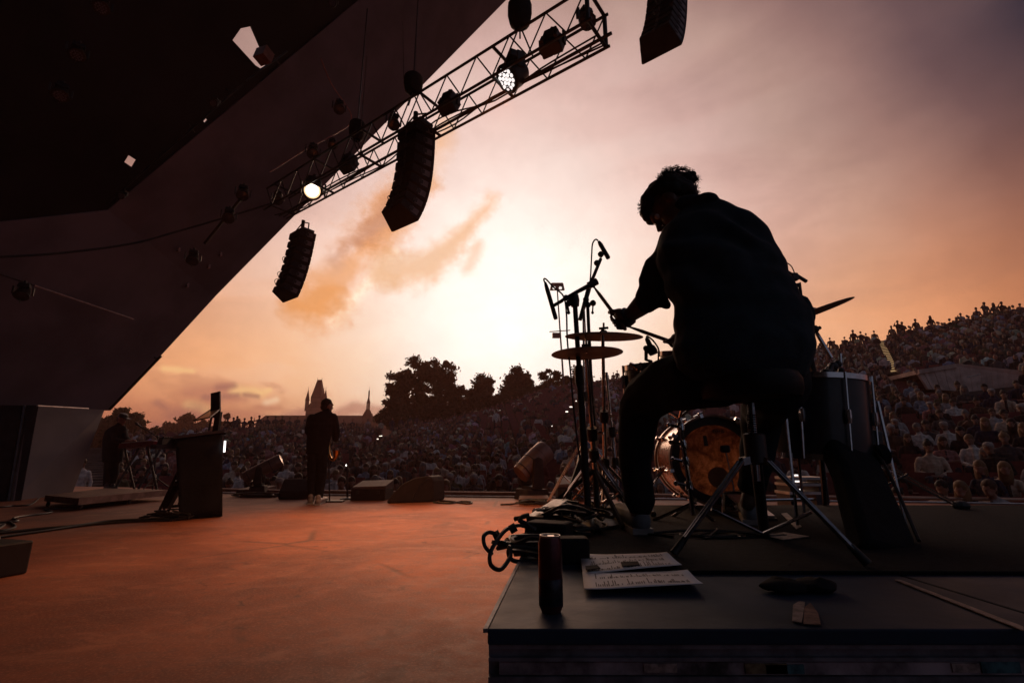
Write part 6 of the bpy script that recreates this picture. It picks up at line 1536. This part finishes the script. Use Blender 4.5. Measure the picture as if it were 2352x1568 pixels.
# right microphone
mr = thing('microphone_stand', on_deck(1902, 1155), 'black microphone stand behind the drummer right shoulder', 'stand', 'drum microphone stands')
q0 = on_deck(1902, 1155); yq = q0.y; MB().tube([q0, P(1836, 650, yq)], .011, 8).build('tube', M_STB, mr, True); MB().box(P(1824, 636, yq), (.05, .04, .06)).build('swivel', M_BLACK, mr, bevel=.01)
MB().tube([P(1800, 618, yq), P(1836, 640, yq)], .010, 8).build('boom', M_STB, mr, True)
for u, v in ((1831, 655), (1828, 668)): MB().ball(P(u, v, yq), .016, seg=8, n=6).build('joint', M_BLACK, mr)
pencil_mic(P(1826, 630, yq), P(1853, 647, yq), 'stubby black microphone poking out right of the drummer back', .0135)
cab('microphone_cable', [P(1826, 630, yq), P(1818, 612, yq), P(1805, 602, yq), P(1790, 594, yq)], .004, 'thin cable arching behind the drummer right shoulder')
cab('microphone_cable', [P(1838, 648, yq), P(1842, 680, yq), P(1846, 720, yq), P(1856, 800, yq)], .004, 'thin cable hanging right of the drummer back')
# stand leg reaching to the right
tr_ = thing('tripod_leg', P(2110, 1115, 2.5), 'long chrome tripod leg slanting right to a rubber foot', 'stand')
l0, l1 = P(2010, 1058, 2.35), on_deck(2205, 1168)
for dz in (-.012, .012): MB().tube([l0 + V((0, 0, dz)), l1 + V((0, 0, dz * .6 + .012))], .006, 6).build('strut', M_CHROME, tr_)
MB().tube([P(2040, 1112, 2.45), P(2085, 1088, 2.45)], .005, 6).build('brace', M_CHROME, tr_); MB().ball(l1 + V((.01, 0, .018)), (.05, .035, .03), seg=10, n=6).build('rubber_foot', M_RUB, tr_)
# the leaning gig bag
gb = thing('gig_bag', on_deck(2050, 1240), 'long black padded gig bag leaning against the floor tom', 'bag')
M_BAG = mat('bag_cloth', (.004, .006, .008), .9, var=.4, bump=.2)
gp_ = [P(1906, 1000, 2.15), P(1990, 985, 2.2), P(2026, 1060, 2.15), P(2136, 1222, 1.75), P(2128, 1250, 1.68), P(1990, 1246, 1.66), P(1960, 1180, 1.8), P(1912, 1090, 2.05)]
gn = (gp_[2] - gp_[0]).cross(gp_[5] - gp_[0]).normalized()
if gn.y < 0: gn = -gn
gpp = [p - gn * (p - gp_[0]).dot(gn) for p in gp_]
MB().prism(gpp, gn * .09).build('body', M_BAG, gb, True, bevel=.025)
MB().tube(smooth_path([gpp[i] - gn * .004 for i in (1, 2, 3)], 6), .006, 6).build('zip_edge', M_RUB, gb)
MB().tube([P(2010, 1045, 2.2), P(2030, 1042, 2.2)], .045, 14).build('pocket_roll', M_BAG, gb, True)
MB().box(P(2004, 1012, 2.22), (.07, .05, .10), Matrix.Rotation(.2, 3, 'Y')).build('clasp', M_BLACK, gb, bevel=.012)
tag(MB().tube([P(1981, 975, 2.6), P(2003, 1068, 2.55)], .012, 8).build('stick_holder_rod', M_STB), 'short dark rod slanting at the right side of the floor tom', 'rod')
# silver bars with lamps, shaped as steps in place of a pedal footplate
ss = thing('footplate_bars', G(1830, 1150), 'three silver bars with tiny lamps behind the drum kit, in place of a pedal footplate', 'steps')
for q, (v, u0, u1) in enumerate(((1097, 1796, 1880), (1111, 1796, 1872), (1130, 1796, 1866))):
    a, b = P(u0, v, 4.0), P(u1, v, 4.0); MB().box((a + b) / 2, ((b - a).length, .22, .02)).build('silver_bar', M_ALU, ss)
    for k_ in range(4): MB().box(P(1822 + q * 4 + k_ * 3.2, v - 6, 3.9), (.008, .008, .012)).build('lamp', M_LED, ss)
    for uu in (u0 + 6, u1 - 6): p = P(uu, v, 4.0); MB().box(V((p.x, p.y, p.z / 2)), (.03, .2, p.z)).build('support', M_METAL, ss)
tag(MB().tube([P(1752, 1148, 3.05), P(1872, 1146, 3.05)], .008, 6).build('floor_rod', M_CHROME), 'thin chrome rod lying across behind the stool', 'rod')
tape([(1752, 1236), (1802, 1230), (1860, 1240), (1800, 1248)], M_TAPE, 'pale tape scrap on the carpet right of the stool foot', z=RZ + .012)
tape([(1795, 1185), (1808, 1183), (1842, 1216), (1830, 1222)], M_TAPE, 'short pale tape piece on the carpet behind the stool leg', z=RZ + .012)

# ------------------------------------------------------------------ drum stool
M_DKCHR = mat('dull_chrome', (.24, .25, .27), .22, 1.0, var=.3, scale=30)
ys = 1.62; sc0 = P(1722, 898, ys)
stool = thing('drum_stool', V((sc0.x, ys, RZ)), 'black round drum stool on a double-braced chrome tripod', 'stool')
M_LEATHER = mat('stool_leather', (.006, .008, .010), .5, var=.3, bump=.1, spec=.15)
MB().lathe([(.10, -.03), (.150, -.026), (.160, -.005), (.160, .03), (.150, .052), (.08, .060), (.001, .062)], sc0, (0, 0, 1), 36).build('seat_cushion', M_LEATHER, stool, True)
hub = P(1733, 1060, ys)
MB().tube([sc0 - V((0, 0, .04)), hub - V((0, 0, .06))], .0125, 12).build('threaded_rod', M_DKCHR, stool, True)
for i in range(14): MB().torus(sc0.lerp(hub, .35 + i * .032), hub - sc0, .013, .0022, 14, 5).build('thread_ring', M_DKCHR, stool)
MB().lathe([(.026, -.05), (.034, -.045), (.034, .045), (.026, .05)], P(1735, 1030, ys), (0, 0, 1), 16).build('height_block', M_BLACK, stool, True)
MB().tube([P(1735, 1040, ys), P(1756, 1228, 1.93)], .018, 12).build('center_tube', M_BLACK, stool, True)
for (u, v) in ((1548, 1277), (1995, 1302), (1757, 1226)):
    f = on_deck(u, v) + V((0, 0, .008)); h0 = hub + V((0, 0, .01)); w = (f - h0).cross(V((0, 0, 1))).normalized() * .011
    kn = h0.lerp(f, .16) + V((0, 0, .035))
    for s_ in (-1, 1): MB().slab([h0 + w * s_ - V((0, 0, .012)), kn + w * s_ - V((0, 0, .012)), kn + w * s_ + V((0, 0, .012)), h0 + w * s_ + V((0, 0, .012))], w, .004).build('link', M_DKCHR, stool)
    lg = MB()
    for s_ in (-1, 1): lg.tube([kn + w * s_, f.lerp(kn, .12) + w * s_ * .5], .0065, 8)
    lg = lg.build('leg', M_DKCHR, stool, True); MB().tube([f.lerp(kn, .16), f], [.010, .013], 10).build('rubber_foot', M_RUB, lg, True)
    if u != 1757: MB().tube([hub - V((0, 0, .22)), h0.lerp(f, .55)], .005, 6).build('brace', M_DKCHR, stool)
# ------------------------------------------------------------------ the drummer
M_HOOD = mat('hoodie_cloth', (.012, .024, .034), .92, var=.3, scale=10, bump=.15, sheen=.05)
M_TRD = mat('drummer_trousers', (.009, .014, .019), .9, var=.3, scale=10, bump=.15)
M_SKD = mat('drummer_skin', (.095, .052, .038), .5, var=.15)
M_SNK = mat('sneaker_pale', (.20, .22, .24), .6, var=.2)
def fist(B, tg, c, along, outw, sc=1.0, flip=1):
    """a closed hand round a stick: palm on the outw side, four fingers of unequal length curled over it, thumb along it"""
    c = V(c); s_ = V(along).normalized(); o = (V(outw) - s_ * V(outw).dot(s_)).normalized(); w = s_.cross(o) * flip
    Rm = Matrix((s_, w, o)).transposed()
    B.ball(tg, c + o * .026 * sc, (.042 * sc, .030 * sc, .022 * sc), Rm)
    for i, ln in enumerate((.86, 1.0, .95, .78)):
        q = c + s_ * (.032 - i * .0205) * sc; pts = []
        for j, a in enumerate((20, 75, 130, 190, 250)):
            a = radians(a * (.9 + .1 * ln)); rr_ = (.026 - .002 * j) * sc * (.9 + .1 * ln)
            pts.append((q + o * cos(a) * rr_ + w * sin(a) * rr_, (.0098 - .0006 * j) * sc))
        B.limb(tg, pts)
    B.limb(tg, [(c + o * .03 * sc + s_ * .01 * sc - w * .012 * sc, .012 * sc), (c + s_ * .042 * sc - w * .022 * sc + o * .010 * sc, .0105 * sc), (c + s_ * .066 * sc - w * .012 * sc - o * .004 * sc, .009 * sc)])
def head(B, tg, c, f, upv, sc=1.0):
    f = V(f).normalized(); u = V(upv); u = (u - f * u.dot(f)).normalized(); x = f.cross(u); R = Matrix((x, f, u)).transposed()
    q = lambda a, b, d: V(c) + R @ (V((a, b, d)) * sc)
    B.ball(tg, q(0, -.012, .025), (.074 * sc, .094 * sc, .088 * sc), R); B.ball(tg, q(0, .022, -.045), (.056 * sc, .062 * sc, .066 * sc), R)
    B.ball(tg, q(0, .065, -.098), (.026 * sc, .022 * sc, .018 * sc), R)                       # chin
    B.limb(tg, [(q(0, .082, .012), .009 * sc), (q(0, .104, -.024), .013 * sc), (q(0, .092, -.036), .012 * sc)])   # nose
    B.limb(tg, [(q(-.036, .078, .028), .012 * sc), (q(0, .084, .026), .011 * sc), (q(.036, .078, .028), .012 * sc)])   # brow
    for d in (-.062, -.073): B.limb(tg, [(q(-.018, .078, d), .006 * sc), (q(0, .085, d), .008 * sc), (q(.018, .078, d), .006 * sc)])  # lips
    for s_ in (-1, 1): B.ball(tg, q(s_ * .076, -.012, -.015), (.012 * sc, .022 * sc, .034 * sc), R)
    return q, R
ZD = 1.66
def S(v, uL, uR, y, dh):                                # one level slice from its two outlines in the picture
    c = P((uL + uR) / 2, v, y); return (c, (uR - uL) / 2 * mpp(c), dh)
D = Body()
tor = [S(892, 1640, 1826, 1.64, .12), S(872, 1585, 1842, 1.64, .15), S(840, 1553, 1857, 1.64, .165), S(800, 1548, 1861, 1.65, .165), S(760, 1556, 1860, 1.67, .155), S(722, 1554, 1855, 1.69, .15), S(692, 1546, 1836, 1.71, .15),
       S(650, 1530, 1814, 1.74, .15), S(610, 1514, 1799, 1.77, .15), S(575, 1510, 1781, 1.79, .145), S(545, 1516, 1761, 1.81, .14), S(518, 1530, 1735, 1.83, .125), S(498, 1548, 1702, 1.85, .105), S(484, 1568, 1676, 1.86, .08), S(474, 1582, 1652, 1.87, .055)]
D.stack('hood', tor)
D.loft('hood', [(P(1578, 478, 1.86), .07, .05), (P(1622, 470, 1.80), .062, .034)])                      # the rolled hood at the nape
D.ball('hood', P(1618, 466, 1.80), (.046, .06, .024)); D.ball('hood', P(1832, 722, 1.74), (.045, .09, .075))
# left arm to the stick
D.limb('hood', [(P(1566, 545, 1.83), .085), (P(1543, 590, 1.86), .078), (P(1519, 632, 1.90), .070), (P(1500, 672, 1.93), .064), (P(1488, 690, 1.95), .058)])
D.limb('hood', [(P(1500, 606, 1.89), .036), (P(1490, 626, 1.90), .030), (P(1484, 646, 1.92), .034)])                                    # the bunched fold of the sleeve
D.limb('hood', [(P(1497, 672, 1.94), .060), (P(1530, 700, 1.93), .020)])
D.limb('skin', [(P(1497, 684, 1.95), .047), (P(1472, 702, 1.99), .045), (P(1447, 724, 2.04), .032), (P(1436, 731, 2.06), .031)])
hl = P(1420, 736, 2.07); st0a, st0b = P(1362, 656, 2.30), P(1437, 757, 2.01)
# right arm, across in front of the body
D.limb('hood', [(P(1735, 585, 1.82), .07), (P(1764, 650, 1.88), .055), (P(1770, 720, 1.94), .055), (P(1700, 765, 2.02), .05)])
D.limb('skin', [(P(1700, 765, 2.02), .042), (P(1590, 790, 2.08), .031)])
hr = P(1562, 791, 2.08); st1a, st1b = P(1436, 747, 2.26), P(1585, 800, 2.04)
# legs
D.limb('trou', [(P(1668, 868, 1.66), .10), (P(1590, 868, 1.74), .112), (P(1530, 884, 1.87), .104), (P(1482, 915, 1.99), .094), (P(1468, 940, 2.02), .088)])
D.limb('trou', [(P(1470, 935, 2.03), .084), (P(1462, 1000, 2.04), .074), (P(1459, 1070, 2.04), .066), (P(1466, 1125, 2.03), .062), (P(1469, 1153, 2.02), .058)])
D.limb('trou', [(P(1775, 875, 1.66), .12), (P(1768, 905, 1.90), .105), (P(1752, 945, 2.15), .09)])
D.limb('trou', [(P(1750, 950, 2.16), .086), (P(1740, 1040, 2.22), .074), (P(1728, 1120, 2.28), .06)])
D.limb('skin', [(P(1469, 1150, 2.02), .036), (P(1468, 1185, 2.02), .034)])
D.limb('skin', [(P(1728, 1115, 2.28), .036), (P(1718, 1155, 2.28), .034)])
hc = P(1543, 477, 1.90); HF, HU = V((-.62, .34, -.72)), V((-.12, .28, .95))
q_, HR = head(D, 'skin', hc, HF, HU, 1.02)
D.limb('skin', [(hc + V((.03, -.03, -.05)), .062), (P(1590, 505, 1.86), .066)])
fist(D, 'skin', hl, st0a - st0b, V((.35, -.8, -.3)), 1.12)
fist(D, 'skin', hr, st1a - st1b, V((.3, -.8, .2)), 1.08)
D.limb('core', [(P(1590, 510, 1.86), .06), (P(1640, 600, 1.80), .10), (P(1700, 780, 1.68), .10), (P(1700, 860, 1.66), .10)])
D.limb('core', [(P(1640, 570, 1.82), .05), (P(1560, 560, 1.84), .05), (P(1519, 632, 1.90), .045), (P(1497, 684, 1.95), .04)])
D.limb('core', [(P(1660, 580, 1.82), .05), (P(1735, 585, 1.82), .05), (P(1764, 655, 1.88), .04), (P(1768, 720, 1.94), .04), (P(1700, 765, 2.02), .036)])
D.limb('core', [(P(1690, 866, 1.66), .07), (P(1590, 868, 1.74), .07), (P(1478, 925, 1.99), .06), (P(1462, 1000, 2.04), .05), (P(1469, 1150, 2.02), .036)])
D.limb('core', [(P(1700, 866, 1.66), .07), (P(1768, 900, 1.88), .07), (P(1750, 950, 2.15), .06), (P(1740, 1040, 2.22), .05), (P(1728, 1115, 2.28), .036)])
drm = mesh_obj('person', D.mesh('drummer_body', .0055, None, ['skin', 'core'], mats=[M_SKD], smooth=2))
tag(drm, 'drummer in a dark hooded top bent over the kit, seen from behind, stick in hand', 'person')
def folds(c):
    return .9 * sin(c.z * 38 + c.x * 22 + 3 * mnoise.noise(V(c) * 5)) * max(0, mnoise.noise(V(c) * 3.3 + V((2, 0, 0)))) * 1.6
mesh_obj('hooded_top', D.mesh('hooded_top', .008, None, ['hood'], mats=[M_HOOD], smooth=3, wrinkle=.013, wscale=7, fold=folds), drm)
mesh_obj('trousers', D.mesh('trousers', .008, None, ['trou'], mats=[M_TRD], smooth=3, wrinkle=.006, wscale=10, fold=folds), drm)
def shoe(heel, toe, label=None, m=M_SNK, sc=1.0, par=drm):
    heel, toe = V(heel), V(toe); d = (toe - heel); d.z = 0; d.normalize(); B = Body(); x = d.cross(V((0, 0, 1)))
    R = Matrix((x, d, V((0, 0, 1)))).transposed(); L = (toe - heel).length
    B.ball('s', heel + d * .04 * sc + V((0, 0, .05 * sc)), (.042 * sc, .05 * sc, .055 * sc), R); B.loft('s', [(heel + d * .05 * sc + V((0, 0, .055 * sc)), .042 * sc, .045 * sc), (heel + d * L * .55 + V((0, 0, .05 * sc)), .048 * sc, .04 * sc), (toe - d * .05 * sc + V((0, 0, .038 * sc)), .046 * sc, .03 * sc)], x)
    B.ball('s', heel + d * .05 * sc + V((0, 0, .10 * sc)), (.042 * sc, .045 * sc, .05 * sc), R)
    o = mesh_obj('shoe', B.mesh('shoe', .006 * sc, None, mats=[m], smooth=3), par)
    o['label'] = label if label else 'shoe'
    so = MB(); so.prism([heel + R @ V((a, b, .0)) for a, b in ((-.04 * sc, 0), (.04 * sc, 0), (.047 * sc, L * .6), (.03 * sc, L), (-.03 * sc, L), (-.047 * sc, L * .6))], (0, 0, .022 * sc)); so = so.build('sole', mat('sole_pale', (.35, .33, .32), .6), None); so.parent = o
    if not label: del o['label']
    return o
shoe(on_deck(1478, 1228) , on_deck(1412, 1186) + V((0, .03, 0)), None)
shoe(on_deck(1728, 1205), on_deck(1712, 1172), None, M_SNK, .95)
wb_ = MB().lathe([(.040, -.014), (.043, -.012), (.043, .012), (.040, .014)], P(1440, 728, 2.05), P(1472, 702, 1.99) - P(1436, 731, 2.06), 18).build('wrist_band', M_BLACK, drm, True)
for s_ in (-1, 1): MB().ball(q_(s_ * .031, .068, .006), .0125, seg=10, n=8).build('eye', mat('eye_white', (.5, .47, .44), .3), drm, True)
# curly hair: short at the sides, piled high on top
hm = MB(); rr = random.Random(4)
hb_ = Body()
for i in range(420):
    a = rr.uniform(0, 2 * pi); e = rr.uniform(-.6, 1); e2 = sqrt(max(0, 1 - e * e)); d = V((cos(a) * e2, sin(a) * e2, e))
    if (d.y > .15 and d.z < .28) or (d.y > -.25 and d.z < -.15): continue               # the face stays free
    ear = abs(d.x) > .82 and d.z < .12 and d.y > -.2
    r_ = .004 if ear else .016 + .012 * rr.random()
    lift = 1.0 if ear else 1.03 + .10 * max(0, d.z)
    hb_.ball('h', q_(d.x * .076 * lift, (-.010 + d.y * .096) * lift, .026 + d.z * .092 * lift), r_ * (1.0 if not ear else 1.6))
for i in range(60):                                     # close hair at the nape
    hb_.ball('h', P(rr.uniform(1566, 1600), rr.uniform(440, 492), 1.88 + rr.uniform(-.05, .05)), rr.uniform(.010, .016))
for i in range(90):                                     # the piled top
    a = rr.uniform(0, 2 * pi); w = rr.random() ** .6
    hb_.ball('h', P(1558 + cos(a) * 38 * w, 416 + sin(a) * 26 * w - 8 * cos(a * 2) * w, 1.90 + rr.uniform(-.06, .06)), rr.uniform(.010, .019))
hr_ = hb_.mesh('hair', .006, None, mats=[HAIRC['dark']], smooth=1)
ho = mesh_obj('hair', hr_, drm)
cu = MB()
for i in range(230):                                    # loose curls against the sky
    if i < 150: 
        a = rr.uniform(.1, pi - .25); b0 = P(1556 + cos(a) * 42, 420 - sin(a) * 30, 1.90 + rr.uniform(-.06, .06))
        dr = V((cos(a) * .7 + rr.uniform(-.5, .5), rr.uniform(-.5, .5), sin(a) + rr.uniform(-.3, .5)))
    elif i < 195: b0 = P(rr.uniform(1586, 1600), rr.uniform(420, 462), 1.9 + rr.uniform(-.06, .06)); dr = V((1, rr.uniform(-.5, .5), rr.uniform(-.4, .6)))
    else: b0 = P(rr.uniform(1474, 1486), rr.uniform(455, 496), 1.9 + rr.uniform(-.04, .04)); dr = V((-1, rr.uniform(-.4, .4), rr.uniform(-.4, .5)))
    dr.normalize(); x = dr.orthogonal().normalized(); y = dr.cross(x); L = rr.uniform(.010, .028); tw = rr.uniform(8, 15); ph = rr.uniform(0, 6); rc = rr.uniform(.003, .007)
    cu.tube([b0 + dr * L * t / 7 + (x * cos(ph + tw * t / 7) + y * sin(ph + tw * t / 7)) * rc for t in range(8)], [.0016 - .00012 * t for t in range(8)], 4)
lc_ = cu.build('loose_curls', HAIRC['dark'], None); lc_.parent = ho; lc_['kind'] = 'stuff'
M_STICK = mat('stick_wood', (.17, .10, .055), .5)
for a, b, w in ((st0a, st0b, 'drumstick raised in the drummer left fist, pointing up left'), (st1a, st1b, 'drumstick held low, pointing from the drummer lap to the left')):
    MB_ = MB().lathe([(.003, 0), (.0065, .004), (.0065, .016), (.0045, .026), (.0085, .10), (.0085, (b - a).length - .006), (.005, (b - a).length)], a, b - a, 12)
    tag(MB_.build('drumstick', M_STICK, None, True), w, 'drumstick')

# ------------------------------------------------------------------ the saxophone player
M_JAC = mat('dark_jacket', (.012, .011, .014), .9, var=.3, bump=.1); M_JEAN = mat('dark_jeans', (.007, .008, .012), .9, var=.4, scale=14)
fx_ = G(727, 1156); yx = fx_.y
X = Body(); pz = lambda u, v, dy=0: P(u, v, yx + dy)
sx = mpp(pz(735, 1030))
X.stack('top', [(pz(729, 1042), 26 * sx, .11), (pz(730, 1025), 26 * sx, .115), (pz(733, 1000), 28 * sx, .12), (pz(737, 975), 33 * sx, .125), (pz(741, 960), 33 * sx, .115), (pz(745, 950), 22 * sx, .08), (pz(749, 944), 11 * sx, .06)])
X.limb('top', [(pz(716, 960), .075), (pz(708, 990, .06), .062), (pz(725, 1014, .28), .05)])
X.limb('top', [(pz(766, 958), .072), (pz(773, 990, .03), .062), (pz(771, 1008, .1), .055), (pz(765, 985, .28), .046)])
X.limb('skin', [(pz(724, 1012, .27), .038), (pz(750, 1030, .34), .036)]); X.limb('skin', [(pz(766, 988, .26), .036), (pz(762, 970, .32), .034)])
for (u, v) in ((752, 1031), (763, 968)):
    for i, ln in enumerate((.9, 1, .95, .8)): X.limb('skin', [(pz(u + i * 2.0 - 3, v, .33), .012), (pz(u + i * 2.0 - 2, v + 3, .375), .011), (pz(u + i * 2.0 - 1, v + 6 * ln, .36), .009)])
    X.limb('skin', [(pz(u - 3, v - 2, .33), .013), (pz(u - 6, v + 3, .36), .010)])
xh = pz(752, 932, .02); q2, XR = head(X, 'skin', xh, V((.55, .8, -.08)), V((0.05, .05, 1)), 1.05)
X.limb('skin', [(pz(748, 952), .06), (xh - V((0, 0, .06)), .062)])
for (u0, u1, u2) in ((720, 715, 714), (739, 738, 733)):
    X.limb('trou', [(pz(u0, 1040), .10), (pz(u1 + 2, 1085, .02), .078), (pz(u2, 1146), .056)])
sax_p = mesh_obj('person', X.mesh('player_body', .010, {'top': 0, 'skin': 1, 'trou': 2}, mats=[M_JAC, M_SKIN, M_JEAN], smooth=2, wrinkle=.006, wscale=7))
tag(sax_p, 'saxophone player in a dark jacket standing on stage, seen from behind', 'person')
hb2_ = Body(); hb2_.ball('h', q2(0, -.022, .034), (.083, .099, .092), XR); hb2_.ball('h', q2(0, -.06, -.03), (.062, .05, .06), XR)
mesh_obj('hair', hb2_.mesh('hair', .010, None, mats=[HAIRC['dark']], smooth=2, wrinkle=.006, wscale=30), sax_p)
shoe(G(712, 1158), G(716, 1148), None, mat('sneaker_white', (.28, .22, .20), .5), 1.05, sax_p); shoe(G(728, 1160), G(748, 1150), None, mat('sneaker_white', (.5, .42, .38), .5), 1.05, sax_p)
M_BRASS = mat('brass', (.75, .42, .14), .22, 1.0, var=.2)
sx_ = thing('saxophone', pz(762, 1020, .36), 'brass saxophone held before the player, catching the sunset', 'saxophone')
bp = [pz(766, 952, .30), pz(768, 962, .36), pz(761, 985, .38), pz(757, 1010, .36), pz(755, 1035, .33), pz(758, 1050, .30), pz(765, 1055, .29), pz(771, 1048, .29), pz(773, 1034, .29)]
sp__ = smooth_path(bp, 5); MB().tube(sp__, [.010 + .030 * (i / (len(sp__) - 1)) ** 1.3 + (.03 * max(0, (i - 34) / 6) if i > 34 else 0) for i in range(len(sp__))], 12).build('body_tube', M_BRASS, sx_, True)
for i in range(9): MB().lathe([(.016, 0), (.018, .01), (.012, .014)], sp__[8 + 2 * i] + V((-.03, -.02, 0)), (-.8, -.5, .1), 10).build('key_cup', M_BRASS, sx_, True)
MB().tube([sp__[8] + V((-.03, -.02, 0)), sp__[26] + V((-.04, -.02, 0))], .004, 5).build('key_rod', M_BRASS, sx_)
MB().tube([bp[0], bp[0] + V((-.03, -.03, .01))], [.009, .006], 8).build('mouthpiece', M_BLACK, sx_)
MB().tube(smooth_path([pz(748, 952, -.07), pz(756, 985, .1), pz(757, 1008, .34)], 4), .006, 5).build('neck_strap', M_RUB, sx_)

# ------------------------------------------------------------------ the keyboard player
yk = 11.0; K = Body(); pk = lambda u, v, dy=0: P(u, v, yk + dy); sk = mpp(pk(265, 1040))
K.stack('top', [(pk(258, 1060), 22 * sk, .13), (pk(259, 1035), 23 * sk, .13), (pk(261, 1010), 24 * sk, .13), (pk(266, 990), 24 * sk, .125), (pk(272, 980), 17 * sk, .09), (pk(276, 974), 8 * sk, .06)])
K.limb('top', [(pk(259, 988), .07), (pk(264, 1010, -.2), .058), (pk(290, 1014, -.35), .045)]); K.limb('top', [(pk(284, 988, .1), .065), (pk(290, 1006, -.1), .055), (pk(300, 1014, -.3), .042)])
for (u, v) in ((294, 1012), (306, 1012)):
    K.limb('skin', [(pk(u - 4, v + 2, -.36), .035), (pk(u, v, -.40), .038)])
    for i, ln in enumerate((.9, 1, .95, .75)): K.limb('skin', [(pk(u, v, -.38 - i * .02), .012), (pk(u + 5, v - 1, -.39 - i * .02), .011), (pk(u + 9 * ln, v + 3, -.40 - i * .02), .009)])
    K.limb('skin', [(pk(u, v + 1, -.44), .013), (pk(u + 5, v + 4, -.46), .010)])
kh = pk(281, 962, -.02); q3, KR_ = head(K, 'skin', kh, V((.9, -.15, -.28)), V((.1, 0, 1)), 1.05); K.limb('skin', [(pk(275, 980), .06), (kh - V((0.02, 0, .06)), .06)])
for du in (-6, 8): K.limb('trou', [(pk(257 + du * .6, 1060), .11), (pk(254 + du, 1090), .085), (pk(250 + du, 1112), .06)])
kb_p = mesh_obj('person', K.mesh('keyboarder_body', .012, {'top': 0, 'skin': 1, 'trou': 2}, mats=[M_JAC, mat('reddish_skin', (.36, .12, .08), .5), M_JEAN], smooth=2, wrinkle=.006, wscale=7))  # skin redder than the other players have
tag(kb_p, 'keyboard player in a dark cap and jacket standing at the red keyboard', 'person')
cpm = MB(); cpm.lathe([(.092, 0), (.094, .03), (.075, .08), (.01, .10)], q3(0, -.012, .035), HU if False else KR_ @ V((0, 0, 1)), 18); cpm.prism([q3(a, b, .04) for a, b in ((-.07, .06), (.07, .06), (.05, .165), (-.05, .165))], KR_ @ V((0, -.01, .012)))
cpm.build('cap', M_BLACK, kb_p, True)
hk = Body(); hk.ball('h', q3(0, -.05, -.01), (.076, .06, .07), KR_); mesh_obj('hair', hk.mesh('hair', .012, None, mats=[HAIRC['dark']]), kb_p)
for du in (-6, 8): shoe(V((pk(250 + du, 1112).x, yk - .02, .03)), V((pk(250 + du, 1112).x + .22, yk - .12, .03)), None, M_SHOE, 1.0, kb_p)
# ------------------------------------------------------------------ the evening haze
hm_ = bpy.data.materials.new('haze_air'); hm_.use_nodes = True; t_ = hm_.node_tree; t_.nodes.clear()
pv = t_.nodes.new('ShaderNodeVolumePrincipled'); ou = t_.nodes.new('ShaderNodeOutputMaterial'); t_.links.new(pv.outputs[0], ou.inputs['Volume'])
pv.inputs['Color'].default_value = (.95, .47, .36, 1); pv.inputs['Density'].default_value = .0014; pv.inputs['Anisotropy'].default_value = .35
hz = MB().box((0, 120, 14.7), (640, 470, 34.8)).build('haze', hm_); tag(hz, 'thin evening haze in the air', kind='stuff')
